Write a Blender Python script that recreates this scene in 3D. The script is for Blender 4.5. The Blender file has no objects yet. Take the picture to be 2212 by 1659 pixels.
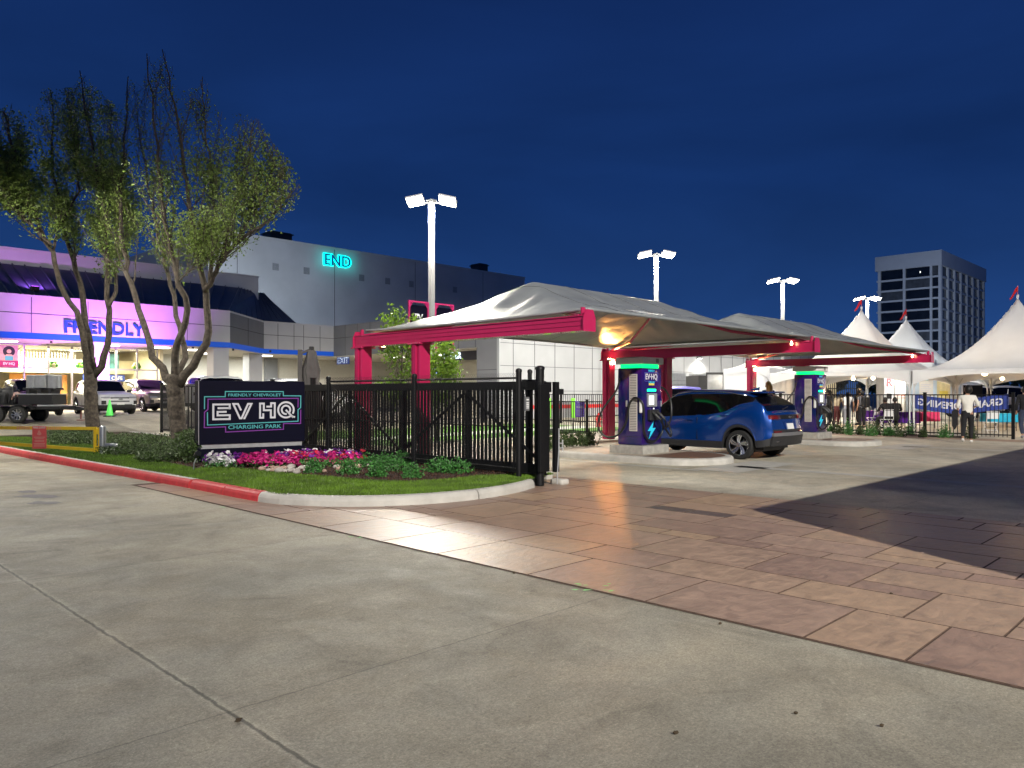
import bpy, bmesh, math, random
import numpy as np
from mathutils import Vector, Matrix, Euler, noise
random.seed(7)
R = math.radians
sc = bpy.context.scene
COL = sc.collection
TH = math.atan2(0.7125, 0.7017)          # site grid: local x = v (along the lamp row), local y = u (along the drive)
SN, CS = math.sin(TH), math.cos(TH)
CAMH = 1.6
F0, CX, HY = 1659.0, 1106.0, 850.0

def U(t, s, z=0.0):                       # site grid -> world
    return Vector((CS*t - SN*s, SN*t + CS*s, z))
def W2G(X, Y):                            # world -> (t, s)
    return (CS*X + SN*Y, -SN*X + CS*Y)
def gp(px, py, z=0.0):                    # a ground point seen at photo pixel px,py
    Y = F0*(CAMH - z)/(py - HY)
    return Vector(((px - CX)/F0*Y, Y, z))
def at(px, py, Y):
    return Vector(((px - CX)/F0*Y, Y, CAMH + (HY - py)/F0*Y))
def smooth(x):
    x = max(0.0, min(1.0, x)); return x*x*(3-2*x)
def gh(t, s):                             # ground height
    return 0.58*smooth((s-28)/10.0)*smooth((34-t)/8.0)
def ghw(X, Y):
    t, s = W2G(X, Y); return gh(t, s)

# ---------------------------------------------------------------- mesh builder
class MB:
    def __init__(self): self.v=[]; self.f=[]; self.m=[]; self.t=[]; self.mi=0; self.tone=0.5
    def face(self, idx): self.f.append(idx); self.m.append(self.mi); self.t.append(self.tone)
    def add(self, vs, fs):
        b=len(self.v); self.v.extend([tuple(p) for p in vs])
        for f in fs: self.face([b+i for i in f])
    def quad(self, a,b,c,d): self.add([a,b,c,d],[(0,1,2,3)])
    def poly(self, pts): self.add(pts,[tuple(range(len(pts)))])
    def box(self, x0,x1,y0,y1,z0,z1, M=None):
        vs=[Vector((x,y,z)) for z in (z0,z1) for y in (y0,y1) for x in (x0,x1)]
        if M is not None: vs=[M@p for p in vs]
        self.add(vs,[(0,2,3,1),(4,5,7,6),(0,1,5,4),(2,6,7,3),(0,4,6,2),(1,3,7,5)])
    def bbox(self, x0,x1,y0,y1,z0,z1, b=0.01, M=None):   # bevelled box
        bm=bmesh.new(); bmesh.ops.create_cube(bm,size=1)
        for v in bm.verts:
            v.co=Vector(((x0+x1)/2+v.co.x*(x1-x0),(y0+y1)/2+v.co.y*(y1-y0),(z0+z1)/2+v.co.z*(z1-z0)))
        bmesh.ops.bevel(bm,geom=bm.edges[:],offset=b,segments=2,profile=0.5,affect='EDGES')
        if M is not None: bm.transform(M)
        bm.verts.index_update()
        self.add([v.co for v in bm.verts],[tuple(v.index for v in f.verts) for f in bm.faces]); bm.free()
    def prism(self, pts, d):                             # pts: 3D polygon, d: extrusion vector
        n=len(pts); d=Vector(d); a=[Vector(p) for p in pts]; b=[p+d for p in a]
        self.add(a+b,[tuple(range(n-1,-1,-1)),tuple(range(n,2*n))]+[(i,(i+1)%n,n+(i+1)%n,n+i) for i in range(n)])
    def tube(self, pts, r, n=8, cap=True, sq=False):
        pts=[Vector(p) for p in pts]; k=len(pts)
        rs=[r]*k if not isinstance(r,(list,tuple)) else list(r)
        vs=[]; prev=None
        for i,p in enumerate(pts):
            d=(pts[min(i+1,k-1)]-pts[max(i-1,0)])
            if d.length<1e-9: d=Vector((0,0,1))
            d.normalize()
            if prev is None:
                a=Vector((0,0,1)) if abs(d.z)<0.9 else Vector((1,0,0))
                x=d.cross(a).normalized()
            else:
                x=(prev-d*prev.dot(d))
                x=x.normalized() if x.length>1e-6 else d.cross(Vector((1,0,0))).normalized()
            prev=x; y=d.cross(x)
            for j in range(n):
                an=2*math.pi*(j+(0.5 if sq else 0))/n
                vs.append(p+(x*math.cos(an)+y*math.sin(an))*rs[i]*(1.41421 if sq else 1))
        fs=[]
        for i in range(k-1):
            for j in range(n):
                fs.append((i*n+j,i*n+(j+1)%n,(i+1)*n+(j+1)%n,(i+1)*n+j))
        if cap: fs+= [tuple(range(n-1,-1,-1)),tuple((k-1)*n+j for j in range(n))]
        self.add(vs,fs)
    def bar(self, a,b,w,h=None):                         # rectangular bar, upright section
        a=Vector(a);b=Vector(b);h=w if h is None else h
        d=(b-a).normalized(); up=Vector((0,0,1)) if abs(d.z)<0.95 else Vector((SN,-CS,0))
        x=d.cross(up).normalized(); y=x.cross(d)
        vs=[p+x*(sx*w/2)+y*(sy*h/2) for p in (a,b) for sx,sy in ((-1,-1),(1,-1),(1,1),(-1,1))]
        self.add(vs,[(3,2,1,0),(4,5,6,7)]+[(i,(i+1)%4,4+(i+1)%4,4+i) for i in range(4)])
    def lathe(self, prof, c=(0,0,0), n=20, M=None, caps=True):  # prof [(r,z)]
        c=Vector(c); vs=[]
        for r,z in prof:
            for j in range(n):
                an=2*math.pi*j/n; p=Vector((r*math.cos(an),r*math.sin(an),z))
                vs.append(c+(M@p if M is not None else p))
        k=len(prof); fs=[(i*n+j,i*n+(j+1)%n,(i+1)*n+(j+1)%n,(i+1)*n+j) for i in range(k-1) for j in range(n)]
        if caps: fs+=[tuple(range(n-1,-1,-1)),tuple((k-1)*n+j for j in range(n))]
        self.add(vs,fs)
    def ball(self, c, rx, ry=None, rz=None, n=10, m=7, jit=0.0, seed=0):
        ry=rx if ry is None else ry; rz=rx if rz is None else rz; c=Vector(c); vs=[]; fs=[]
        rnd=random.Random(seed)
        vs.append(c+Vector((0,0,-rz)))
        for i in range(1,m):
            ph=-math.pi/2+math.pi*i/m
            for j in range(n):
                an=2*math.pi*j/n; k=1+rnd.uniform(-jit,jit)
                vs.append(c+Vector((rx*math.cos(ph)*math.cos(an)*k,ry*math.cos(ph)*math.sin(an)*k,rz*math.sin(ph)*k)))
        vs.append(c+Vector((0,0,rz))); L=len(vs)-1
        for j in range(n): fs.append((0,1+(j+1)%n,1+j))
        for i in range(m-2):
            for j in range(n):
                a=1+i*n+j;b=1+i*n+(j+1)%n; fs.append((a,b,b+n,a+n))
        for j in range(n): fs.append((L,1+(m-2)*n+j,1+(m-2)*n+(j+1)%n))
        self.add(vs,fs)
    def leaf(self, p, size, rnd, up=0.3):
        p=Vector(p)
        d=Vector((rnd.gauss(0,1),rnd.gauss(0,1),rnd.gauss(0,1)+up))
        if d.length<1e-3: d=Vector((0,0,1))
        d.normalize(); e=d.cross(Vector((rnd.gauss(0,1),rnd.gauss(0,1),rnd.gauss(0,1))))
        if e.length<1e-3: return
        e.normalize(); n=d.cross(e)*0.18*size
        self.tone=rnd.random()
        self.add([p-d*size*.5, p+e*size*.33+n, p+d*size*.5, p-e*size*.33+n],[(0,1,2),(0,2,3)])
    def build(self, name, mat, parent=None, smooth=False, loc=None, rz=None, tone=False):
        me=bpy.data.meshes.new(name); me.from_pydata(self.v,[],self.f)
        mats=mat if isinstance(mat,(list,tuple)) else [mat]
        for m in mats: me.materials.append(m)
        if len(mats)>1: me.polygons.foreach_set('material_index',self.m)
        if smooth: me.polygons.foreach_set('use_smooth',[True]*len(self.f))
        if tone:
            a=me.attributes.new('tone','FLOAT','FACE'); a.data.foreach_set('value',self.t)
        me.update()
        o=bpy.data.objects.new(name,me); COL.objects.link(o)
        if parent is not None: o.parent=parent
        if loc is not None: o.location=loc
        if rz is not None: o.rotation_euler=(0,0,rz)
        if smooth=='auto':
            sharp(me)
        return o

def sharp(me, ang=35):
    bm=bmesh.new(); bm.from_mesh(me)
    bmesh.ops.remove_doubles(bm,verts=bm.verts[:],dist=1e-5)
    for e in bm.edges:
        if len(e.link_faces)==2:
            e.smooth = e.calc_face_angle(0) < R(ang)
        else: e.smooth=False
    bm.to_mesh(me); bm.free()

def tag(o, label=None, cat=None, group=None, kind=None):
    if label: o['label']=label
    if cat: o['category']=cat
    if group: o['group']=group
    if kind: o['kind']=kind
    return o
def empty(name, loc=(0,0,0), rz=0.0, label=None, cat=None, group=None):
    o=bpy.data.objects.new(name,None); COL.objects.link(o); o.location=loc; o.rotation_euler=(0,0,rz)
    o.empty_display_size=0.3
    return tag(o,label,cat,group)
def copy_tree(o, parent=None):
    c=o.copy(); COL.objects.link(c)
    if parent is not None: c.parent=parent
    for ch in list(o.children): copy_tree(ch,c)
    return c
def text(name, s, size, mat, parent=None, loc=(0,0,0), rot=(0,0,0), ext=0.004, bold=0.0, width=None, align='CENTER', sx=1.0, label=None, fn=None):
    cu=bpy.data.curves.new(name,'FONT'); cu.body=s; cu.size=size; cu.extrude=ext; cu.offset=bold
    cu.align_x=align; cu.align_y='CENTER'; cu.resolution_u=3
    tmp=bpy.data.objects.new(name+'_c',cu); COL.objects.link(tmp)
    dg=bpy.context.evaluated_depsgraph_get(); dg.update()
    me=bpy.data.meshes.new_from_object(tmp.evaluated_get(dg)); bpy.data.objects.remove(tmp)
    me.materials.clear(); me.materials.append(mat)
    k=sx
    if width:
        xs=[v.co.x for v in me.vertices]; k=width/max(1e-6,max(xs)-min(xs))
    for v in me.vertices:
        v.co.x*=k
        if fn: v.co=fn(v.co)
    o=bpy.data.objects.new(name,me); COL.objects.link(o)
    if parent is not None: o.parent=parent
    o.location=loc; o.rotation_euler=rot
    if label: o['label']=label
    return o

# ---------------------------------------------------------------- materials
def nt(name):
    m=bpy.data.materials.new(name); m.use_nodes=True; t=m.node_tree
    b=[n for n in t.nodes if n.type=='BSDF_PRINCIPLED'][0]
    return m,t,b
def mat(name, col, rough=0.6, metal=0.0, var=0.12, scale=6.0, bump=0.0, bscale=40.0, coat=0.0, spec=0.5, emit=None, es=0.0, tone=0.0, transl=0.0):
    m,t,b=nt(name); N=t.nodes; L=t.links
    b.inputs['Roughness'].default_value=rough; b.inputs['Metallic'].default_value=metal
    b.inputs['Specular IOR Level'].default_value=spec
    if coat: b.inputs['Coat Weight'].default_value=coat; b.inputs['Coat Roughness'].default_value=0.04
    tc=N.new('ShaderNodeTexCoord')
    nz=N.new('ShaderNodeTexNoise'); nz.inputs['Scale'].default_value=scale; nz.inputs['Detail'].default_value=6
    L.new(tc.outputs['Object'],nz.inputs['Vector'])
    mr=N.new('ShaderNodeMapRange'); mr.inputs[1].default_value=0.3; mr.inputs[2].default_value=0.7
    mr.inputs[3].default_value=1-var; mr.inputs[4].default_value=1+var
    L.new(nz.outputs['Fac'],mr.inputs[0])
    fac=mr.outputs[0]
    if tone:
        at_=N.new('ShaderNodeAttribute'); at_.attribute_name='tone'
        m2=N.new('ShaderNodeMapRange'); m2.inputs[3].default_value=1-tone; m2.inputs[4].default_value=1+tone
        L.new(at_.outputs['Fac'],m2.inputs[0])
        mu=N.new('ShaderNodeMath'); mu.operation='MULTIPLY'; L.new(fac,mu.inputs[0]); L.new(m2.outputs[0],mu.inputs[1]); fac=mu.outputs[0]
    vm=N.new('ShaderNodeVectorMath'); vm.operation='SCALE'; vm.inputs[0].default_value=col[:3]
    L.new(fac,vm.inputs['Scale']); L.new(vm.outputs[0],b.inputs['Base Color'])
    if bump:
        n2=N.new('ShaderNodeTexNoise'); n2.inputs['Scale'].default_value=bscale; n2.inputs['Detail'].default_value=5
        L.new(tc.outputs['Object'],n2.inputs['Vector'])
        bp=N.new('ShaderNodeBump'); bp.inputs['Strength'].default_value=bump; bp.inputs['Distance'].default_value=0.02
        L.new(n2.outputs['Fac'],bp.inputs['Height']); L.new(bp.outputs[0],b.inputs['Normal'])
    if emit: b.inputs['Emission Color'].default_value=(*emit,1); b.inputs['Emission Strength'].default_value=es
    if transl:
        tr=N.new('ShaderNodeBsdfTranslucent'); mx=N.new('ShaderNodeMixShader'); mx.inputs[0].default_value=transl
        L.new(vm.outputs[0],tr.inputs[0]); out=[n for n in N if n.type=='OUTPUT_MATERIAL'][0]
        L.new(b.outputs[0],mx.inputs[1]); L.new(tr.outputs[0],mx.inputs[2]); L.new(mx.outputs[0],out.inputs[0])
    return m
def emat(name,col,s): return mat(name,(0.02,0.02,0.02),0.5,var=0,emit=col,es=s)
def glassmat(name,tint=(0.9,0.95,0.95),rough=0.03,refl=0.12):
    m,t,b=nt(name); N=t.nodes;L=t.links
    tr=N.new('ShaderNodeBsdfTransparent'); tr.inputs[0].default_value=(*tint,1)
    gl=N.new('ShaderNodeBsdfGlossy'); gl.inputs['Roughness'].default_value=rough
    fr=N.new('ShaderNodeFresnel'); fr.inputs[0].default_value=1.45
    mx=N.new('ShaderNodeMixShader'); L.new(fr.outputs[0],mx.inputs[0]); L.new(tr.outputs[0],mx.inputs[1]); L.new(gl.outputs[0],mx.inputs[2])
    out=[n for n in N if n.type=='OUTPUT_MATERIAL'][0]; L.new(mx.outputs[0],out.inputs[0]); N.remove(b)
    return m
M={}
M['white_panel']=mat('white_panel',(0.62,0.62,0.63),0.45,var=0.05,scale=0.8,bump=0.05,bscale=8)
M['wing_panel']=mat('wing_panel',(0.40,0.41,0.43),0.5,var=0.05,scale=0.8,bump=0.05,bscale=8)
M['grey_panel']=mat('grey_panel',(0.2,0.205,0.22),0.5,var=0.06,scale=0.8)
M['hall_wall']=mat('hall_wall',(0.50,0.51,0.52),0.8,var=0.1,scale=0.3,bump=0.1,bscale=5)
M['joint']=mat('joint',(0.05,0.05,0.06),0.8)
M['blue_stripe']=mat('blue_stripe',(0.01,0.10,0.55),0.35,var=0.03,emit=(0.01,0.12,0.9),es=0.25)
M['roof_metal']=mat('roof_metal',(0.045,0.06,0.105),0.42,metal=0.2,var=0.15,scale=1.5)
M['cream']=mat('cream',(0.72,0.62,0.42),0.7,var=0.05)
M['cream_dark']=mat('cream_dark',(0.45,0.33,0.17),0.6,var=0.1)
M['orange_wall']=mat('orange_wall',(0.75,0.30,0.06),0.6,var=0.1)
M['int_white']=mat('int_white',(0.75,0.72,0.64),0.6,var=0.04)
M['soffit']=mat('soffit',(0.66,0.6,0.52),0.7,var=0.05)
M['frame']=mat('frame',(0.45,0.42,0.45),0.4,metal=0.3,var=0.05)
M['black']=mat('black',(0.012,0.012,0.013),0.42,var=0.2)
M['black_pc']=mat('black_pc',(0.007,0.007,0.008),0.45,var=0.1,spec=0.25)
M['wire']=mat('wire',(0.014,0.015,0.016),0.4,metal=0.3)
M['pole']=mat('pole_paint',(0.30,0.30,0.31),0.4,var=0.05)
M['pink']=mat('pink_paint',(0.44,0.016,0.085),0.25,var=0.06,scale=2,coat=0.4)
M['fabric']=mat('shade_fabric',(0.24,0.255,0.26),0.44,var=0.14,scale=1.4,bump=0.7,bscale=1.3,transl=0.04)
M['seam']=mat('seam',(0.14,0.15,0.15),0.6)
M['tentfab']=mat('tent_fabric',(0.82,0.83,0.84),0.5,var=0.06,scale=1.0,bump=0.35,bscale=1.3,transl=0.25)
M['tube_w']=mat('white_tube',(0.6,0.6,0.6),0.3,var=0.05)
M['galv']=mat('galv',(0.42,0.43,0.44),0.35,metal=0.7,var=0.1)
M['conc']=mat('kerb_concrete',(0.46,0.44,0.40),0.75,var=0.16,scale=3.5,bump=0.25,bscale=35)
M['conc2']=mat('block_concrete',(0.36,0.345,0.31),0.8,var=0.22,scale=7,bump=0.3,bscale=40)
M['redkerb']=mat('red_kerb_paint',(0.52,0.04,0.045),0.55,var=0.16,scale=7,bump=0.2,bscale=30)
M['turf']=mat('turf_base',(0.035,0.085,0.008),0.9,var=0.3,scale=5)
M['blade']=mat('turf_blade',(0.09,0.17,0.010),0.6,var=0.4,scale=2.2,tone=0.4)
M['mulch']=mat('mulch',(0.045,0.02,0.012),0.95,var=0.5,scale=30,bump=1.0,bscale=60)
M['navy']=mat('navy_panel',(0.002,0.002,0.012),0.55,var=0.1,spec=0.12)
M['silver']=mat('silver',(0.55,0.56,0.57),0.3,metal=0.5)
M['ltgrey']=mat('letter_grey',(0.62,0.62,0.66),0.45,var=0.02)
M['teal']=mat('teal_vinyl',(0.08,0.40,0.42),0.45,var=0.02)
M['purple']=mat('purple_vinyl',(0.20,0.035,0.30),0.45,var=0.02)
M['leaf']=mat('tree_leaf',(0.15,0.215,0.045),0.5,var=0.25,scale=0.6,tone=0.5,transl=0.35)
M['leaf_b']=mat('young_leaf',(0.16,0.27,0.03),0.45,var=0.2,scale=1,tone=0.4,transl=0.3)
M['leaf_s']=mat('shrub_leaf',(0.038,0.068,0.014),0.5,var=0.3,scale=3,tone=0.6)
M['leaf_k']=mat('bed_leaf',(0.045,0.16,0.03),0.5,var=0.3,scale=8,tone=0.5)
M['bark']=mat('bark',(0.060,0.048,0.037),0.95,var=0.6,scale=11,bump=1.0,bscale=24)
M['bark_l']=mat('dry_leaf',(0.06,0.04,0.02),0.8)
M['yellow']=mat('yellow_paint',(0.75,0.50,0.02),0.4,var=0.1)
M['red']=mat('red_paint',(0.62,0.02,0.02),0.35,var=0.08)
M['redsign']=mat('red_sign',(0.72,0.10,0.10),0.5,var=0.06)
M['coral']=mat('coral',(0.75,0.30,0.24),0.5,var=0.05)
M['white']=mat('white_paint',(0.72,0.72,0.72),0.4,var=0.04)
M['tyre']=mat('tyre',(0.014,0.014,0.014),0.75,var=0.2,scale=20)
M['rim']=mat('rim',(0.55,0.56,0.58),0.2,metal=0.9,var=0.03)
M['rimdark']=mat('rim_dark',(0.012,0.012,0.013),0.3,var=0.05)
M['carblue']=mat('car_blue',(0.001,0.046,0.25),0.25,metal=0.45,var=0.05,scale=1.5,coat=1.0)
M['carwhite']=mat('car_white',(0.62,0.62,0.63),0.3,var=0.03,coat=0.8)
M['carred']=mat('car_maroon',(0.10,0.008,0.012),0.28,metal=0.4,var=0.05,coat=0.9)
M['carsilver']=mat('car_champagne',(0.36,0.31,0.25),0.3,metal=0.7,var=0.04,coat=0.8)
M['carpurple_lit']=mat('car_lilac_lit',(0.22,0.2,0.62),0.3,metal=0.2,var=0.04,coat=0.8)  # lilac light put into the body colour of the lit vehicle
M['carglass']=mat('car_glass',(0.003,0.003,0.004),0.05,var=0.02,spec=0.35)
M['clad']=mat('cladding',(0.022,0.022,0.024),0.5,var=0.1)
M['bumpg']=mat('bumper_grey',(0.22,0.22,0.23),0.35,metal=0.4,var=0.05)
M['tail']=mat('tail_lamp',(0.16,0.004,0.008),0.12,var=0.05,coat=1.0)
M['headlamp']=mat('head_lamp',(0.6,0.6,0.65),0.1,metal=0.5,var=0.02)
M['chrome']=mat('chrome',(0.7,0.7,0.7),0.12,metal=1.0,var=0.0)
M['plate']=mat('plate',(0.7,0.7,0.68),0.5,var=0.05)
M['skin']=mat('skin',(0.42,0.22,0.14),0.5,var=0.08,scale=9)
M['skin_d']=mat('skin_dark',(0.14,0.065,0.04),0.5,var=0.08,scale=9)
M['hair']=mat('hair_black',(0.006,0.005,0.005),0.5,var=0.3,scale=30)
M['blond']=mat('hair_blond',(0.40,0.24,0.09),0.5,var=0.35,scale=30)
M['c_cream']=mat('cloth_cream',(0.74,0.71,0.64),0.85,var=0.08,scale=6,bump=0.5,bscale=9)
M['c_white']=mat('cloth_white',(0.68,0.67,0.65),0.85,var=0.08,scale=6,bump=0.4,bscale=9)
M['c_black']=mat('cloth_black',(0.010,0.010,0.012),0.9,var=0.2,scale=6,bump=0.4,bscale=9)
M['c_grey']=mat('cloth_grey',(0.26,0.26,0.29),0.9,var=0.15,scale=6,bump=0.4,bscale=9)
M['c_jean']=mat('cloth_jean',(0.03,0.04,0.075),0.9,var=0.25,scale=8)
M['c_beige']=mat('cloth_beige',(0.42,0.33,0.22),0.9,var=0.1)
M['c_brown']=mat('cloth_brown',(0.10,0.02,0.02),0.9,var=0.1)
M['t_purple']=mat('tablecloth_purple',(0.09,0.01,0.26),0.8,var=0.12)
M['t_pink']=mat('tablecloth_pink',(0.62,0.035,0.14),0.8,var=0.12)
M['t_cyan']=mat('tablecloth_cyan',(0.02,0.40,0.62),0.8,var=0.12)
M['b_blue']=mat('banner_blue',(0.02,0.045,0.26),0.6,var=0.2,scale=3)
M['magenta']=mat('banner_magenta',(0.42,0.015,0.12),0.5,var=0.05)
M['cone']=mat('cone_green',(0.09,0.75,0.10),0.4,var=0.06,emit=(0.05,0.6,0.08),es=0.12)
M['green']=mat('lime_panel',(0.25,0.75,0.05),0.5,var=0.05)
M['stone']=mat('river_stone',(0.42,0.38,0.34),0.7,var=0.25,scale=9)
M['stone_p']=mat('river_stone_pink',(0.42,0.28,0.22),0.7,var=0.25,scale=9)
M['umb']=mat('umbrella_grey',(0.085,0.077,0.074),0.85,var=0.15,bump=0.5,bscale=8)
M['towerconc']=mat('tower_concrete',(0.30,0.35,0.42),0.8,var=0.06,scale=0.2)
M['towerglass2']=mat('tower_blind',(0.03,0.04,0.055),0.5,var=0.4,scale=0.8)
M['towerglass']=mat('tower_glass',(0.004,0.006,0.010),0.25,var=0.6,scale=0.6)
M['line']=mat('white_line',(0.55,0.55,0.52),0.7,var=0.15,scale=6)
M['pale']=mat('pale_strip',(0.48,0.46,0.41),0.7,var=0.12,scale=4)
M['glass']=glassmat('showroom_glass')
M['led']=emat('lamp_led',(1.0,0.97,0.88),28.0)
M['warm']=emat('warm_lens',(1.0,0.62,0.25),90.0)
M['bulb']=emat('bulb',(1.0,0.72,0.38),22.0)
M['down']=emat('downlight',(1.0,0.95,0.85),7.0)
M['green_e']=emat('green_light',(0.0,1.0,0.22),1.6)
M['green_e2']=emat('green_lamp',(0.0,1.0,0.35),3.5)
M['cyan_e']=emat('neon_cyan',(0.0,0.95,0.85),2.6)
M['sign_blue']=emat('letter_blue',(0.0,0.06,1.0),1.1)
M['sign_white']=emat('letter_lit',(0.75,0.88,1.0),1.8)
M['screen']=emat('screen_white',(0.95,1.0,0.95),1.6)
# ================================================================ ground
def ground_mat(name, base, var, joints=True):
    m,t,b=nt(name); N=t.nodes; L=t.links
    tc=N.new('ShaderNodeTexCoord'); P=tc.outputs['Object']
    def nz(scale,detail=6,dist=0.0,rough=0.6):
        n=N.new('ShaderNodeTexNoise'); n.inputs['Scale'].default_value=scale; n.inputs['Detail'].default_value=detail
        n.inputs['Roughness'].default_value=rough; n.inputs['Distortion'].default_value=dist; L.new(P,n.inputs['Vector']); return n.outputs['Fac']
    def rng(x,a,c,lo,hi):
        n=N.new('ShaderNodeMapRange'); n.inputs[1].default_value=a;n.inputs[2].default_value=c;n.inputs[3].default_value=lo;n.inputs[4].default_value=hi
        L.new(x,n.inputs[0]); return n.outputs[0]
    def mth(op,x,y=None,z=None):
        n=N.new('ShaderNodeMath'); n.operation=op
        for i,q in enumerate((x,y,z)):
            if q is None: continue
            if isinstance(q,(int,float)): n.inputs[i].default_value=q
            else: L.new(q,n.inputs[i])
        return n.outputs[0]
    mpp=N.new('ShaderNodeMapping'); mpp.inputs['Scale'].default_value=(5.0,.7,1); mpp.inputs['Rotation'].default_value=(0,0,.35); L.new(P,mpp.inputs[0])
    sn=N.new('ShaderNodeTexNoise'); sn.inputs['Scale'].default_value=2.2; sn.inputs['Detail'].default_value=9; sn.inputs['Roughness'].default_value=.75; sn.inputs['Distortion'].default_value=.6; L.new(mpp.outputs[0],sn.inputs['Vector']); streak=sn.outputs['Fac']
    big=rng(nz(0.28,5,0.6),0.35,0.65,1-var,1+var)
    med=rng(nz(1.7,7,0.8),0.35,0.68,1-var*0.55,1+var*0.6)
    fine=mth('MULTIPLY',rng(nz(70,5,0,.85),0.34,0.66,0.60,1.40),rng(nz(26,5,0.3,.7),0.33,0.67,0.84,1.17))
    spk=mth('MULTIPLY',rng(nz(120,2),0.64,0.70,1.0,1.8),rng(streak,0.63,0.70,1.0,1.22))
    pit=rng(nz(60,3),0.24,0.33,0.45,1.0)
    blot=mth('MULTIPLY',rng(nz(4.2,7,1.5,.75),0.60,0.70,1.0,1.28),rng(nz(11,6,2.5,.8),0.66,0.72,1.0,1.35))
    dk=rng(nz(0.9,8,2.0,.7),0.30,0.46,0.70,1.0)
    v=mth('MULTIPLY',big,med); v=mth('MULTIPLY',v,fine); v=mth('MULTIPLY',v,spk); v=mth('MULTIPLY',v,blot); v=mth('MULTIPLY',v,dk); v=mth('MULTIPLY',v,pit)
    bumpsrc=mth('ADD',mth('MULTIPLY',nz(85,3),0.5),mth('MULTIPLY',nz(14,4),0.5))
    if joints:
        sx=N.new('ShaderNodeSeparateXYZ'); L.new(P,sx.inputs[0])
        wob=mth('MULTIPLY',mth('SUBTRACT',nz(9,4),0.5),0.035)
        def jl(co,off,per,w):
            a=mth('ADD',mth('SUBTRACT',co,off),wob); a=mth('DIVIDE',a,per)
            a=mth('ABSOLUTE',mth('SUBTRACT',a,mth('ROUND',a))); a=mth('MULTIPLY',a,per)
            return a
        dt=jl(sx.outputs[0],1.75,4.55,0.01); ds=jl(sx.outputs[1],3.72,3.85,0.01)
        # irregular slab tints
        ci=N.new('ShaderNodeCombineXYZ')
        L.new(mth('FLOOR',mth('DIVIDE',mth('SUBTRACT',sx.outputs[0],1.75),4.55)),ci.inputs[0]); L.new(mth('FLOOR',mth('DIVIDE',mth('SUBTRACT',sx.outputs[1],3.72),3.85)),ci.inputs[1])
        wn=N.new('ShaderNodeTexWhiteNoise'); L.new(ci.outputs[0],wn.inputs['Vector'])
        v=mth('MULTIPLY',v,rng(wn.outputs['Value'],0,1,0.93,1.07))
        j1=rng(dt,0.006,0.016,0.28,1.0); j2=rng(ds,0.003,0.010,0.62,1.0)
        halo=rng(mth('ADD',dt,mth('MULTIPLY',nz(7,5,1),0.10)),0.055,0.10,1.38,1.0)
        v=mth('MULTIPLY',v,mth('MULTIPLY',mth('MULTIPLY',j1,j2),halo))
        bumpsrc=mth('MULTIPLY',bumpsrc,mth('MULTIPLY',j1,j2))
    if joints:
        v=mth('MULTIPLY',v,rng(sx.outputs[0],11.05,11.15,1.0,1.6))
    hue=N.new('ShaderNodeMix'); hue.data_type='RGBA'; L.new(rng(nz(0.6,4,1),0.35,0.65,0,1),hue.inputs[0])
    hue.inputs[6].default_value=(*base,1); hue.inputs[7].default_value=(base[0]*1.03,base[1]*0.98,base[2]*0.92,1)
    vm=N.new('ShaderNodeVectorMath'); vm.operation='SCALE'; L.new(hue.outputs[2],vm.inputs[0]); L.new(v,vm.inputs['Scale'])
    L.new(vm.outputs[0],b.inputs['Base Color'])
    L.new(rng(nz(2.5,5,1),0.3,0.7,0.55,0.8),b.inputs['Roughness'])
    bp=N.new('ShaderNodeBump'); bp.inputs['Strength'].default_value=0.7; bp.inputs['Distance'].default_value=0.012
    L.new(bumpsrc,bp.inputs['Height']); L.new(bp.outputs[0],b.inputs['Normal'])
    return m
M['ground']=ground_mat('drive_concrete',(0.292,0.272,0.218),0.25)
def axis(lo,hi,fine_lo,fine_hi,step):
    a=[]; x=fine_lo; d=step
    while x>lo: a.insert(0,x) ; d*=1.5; x-=d
    a.insert(0,lo); y=fine_lo+step
    while y<fine_hi: a.append(y); y+=step
    d=step
    while y<hi: a.append(y); d*=1.5; y+=d
    a.append(hi); return a
ts=axis(-600,700,-30,36,2.0); ss=axis(-300,700,26,40,1.0)
g=MB(); nT=len(ts)
g.v=[(t,s,gh(t,s)) for s in ss for t in ts]
for j in range(len(ss)-1):
    for i in range(nT-1): g.face((j*nT+i,j*nT+i+1,(j+1)*nT+i+1,(j+1)*nT+i))
go=g.build('ground',M['ground'],rz=TH,smooth=True); tag(go,kind='structure')

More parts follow.
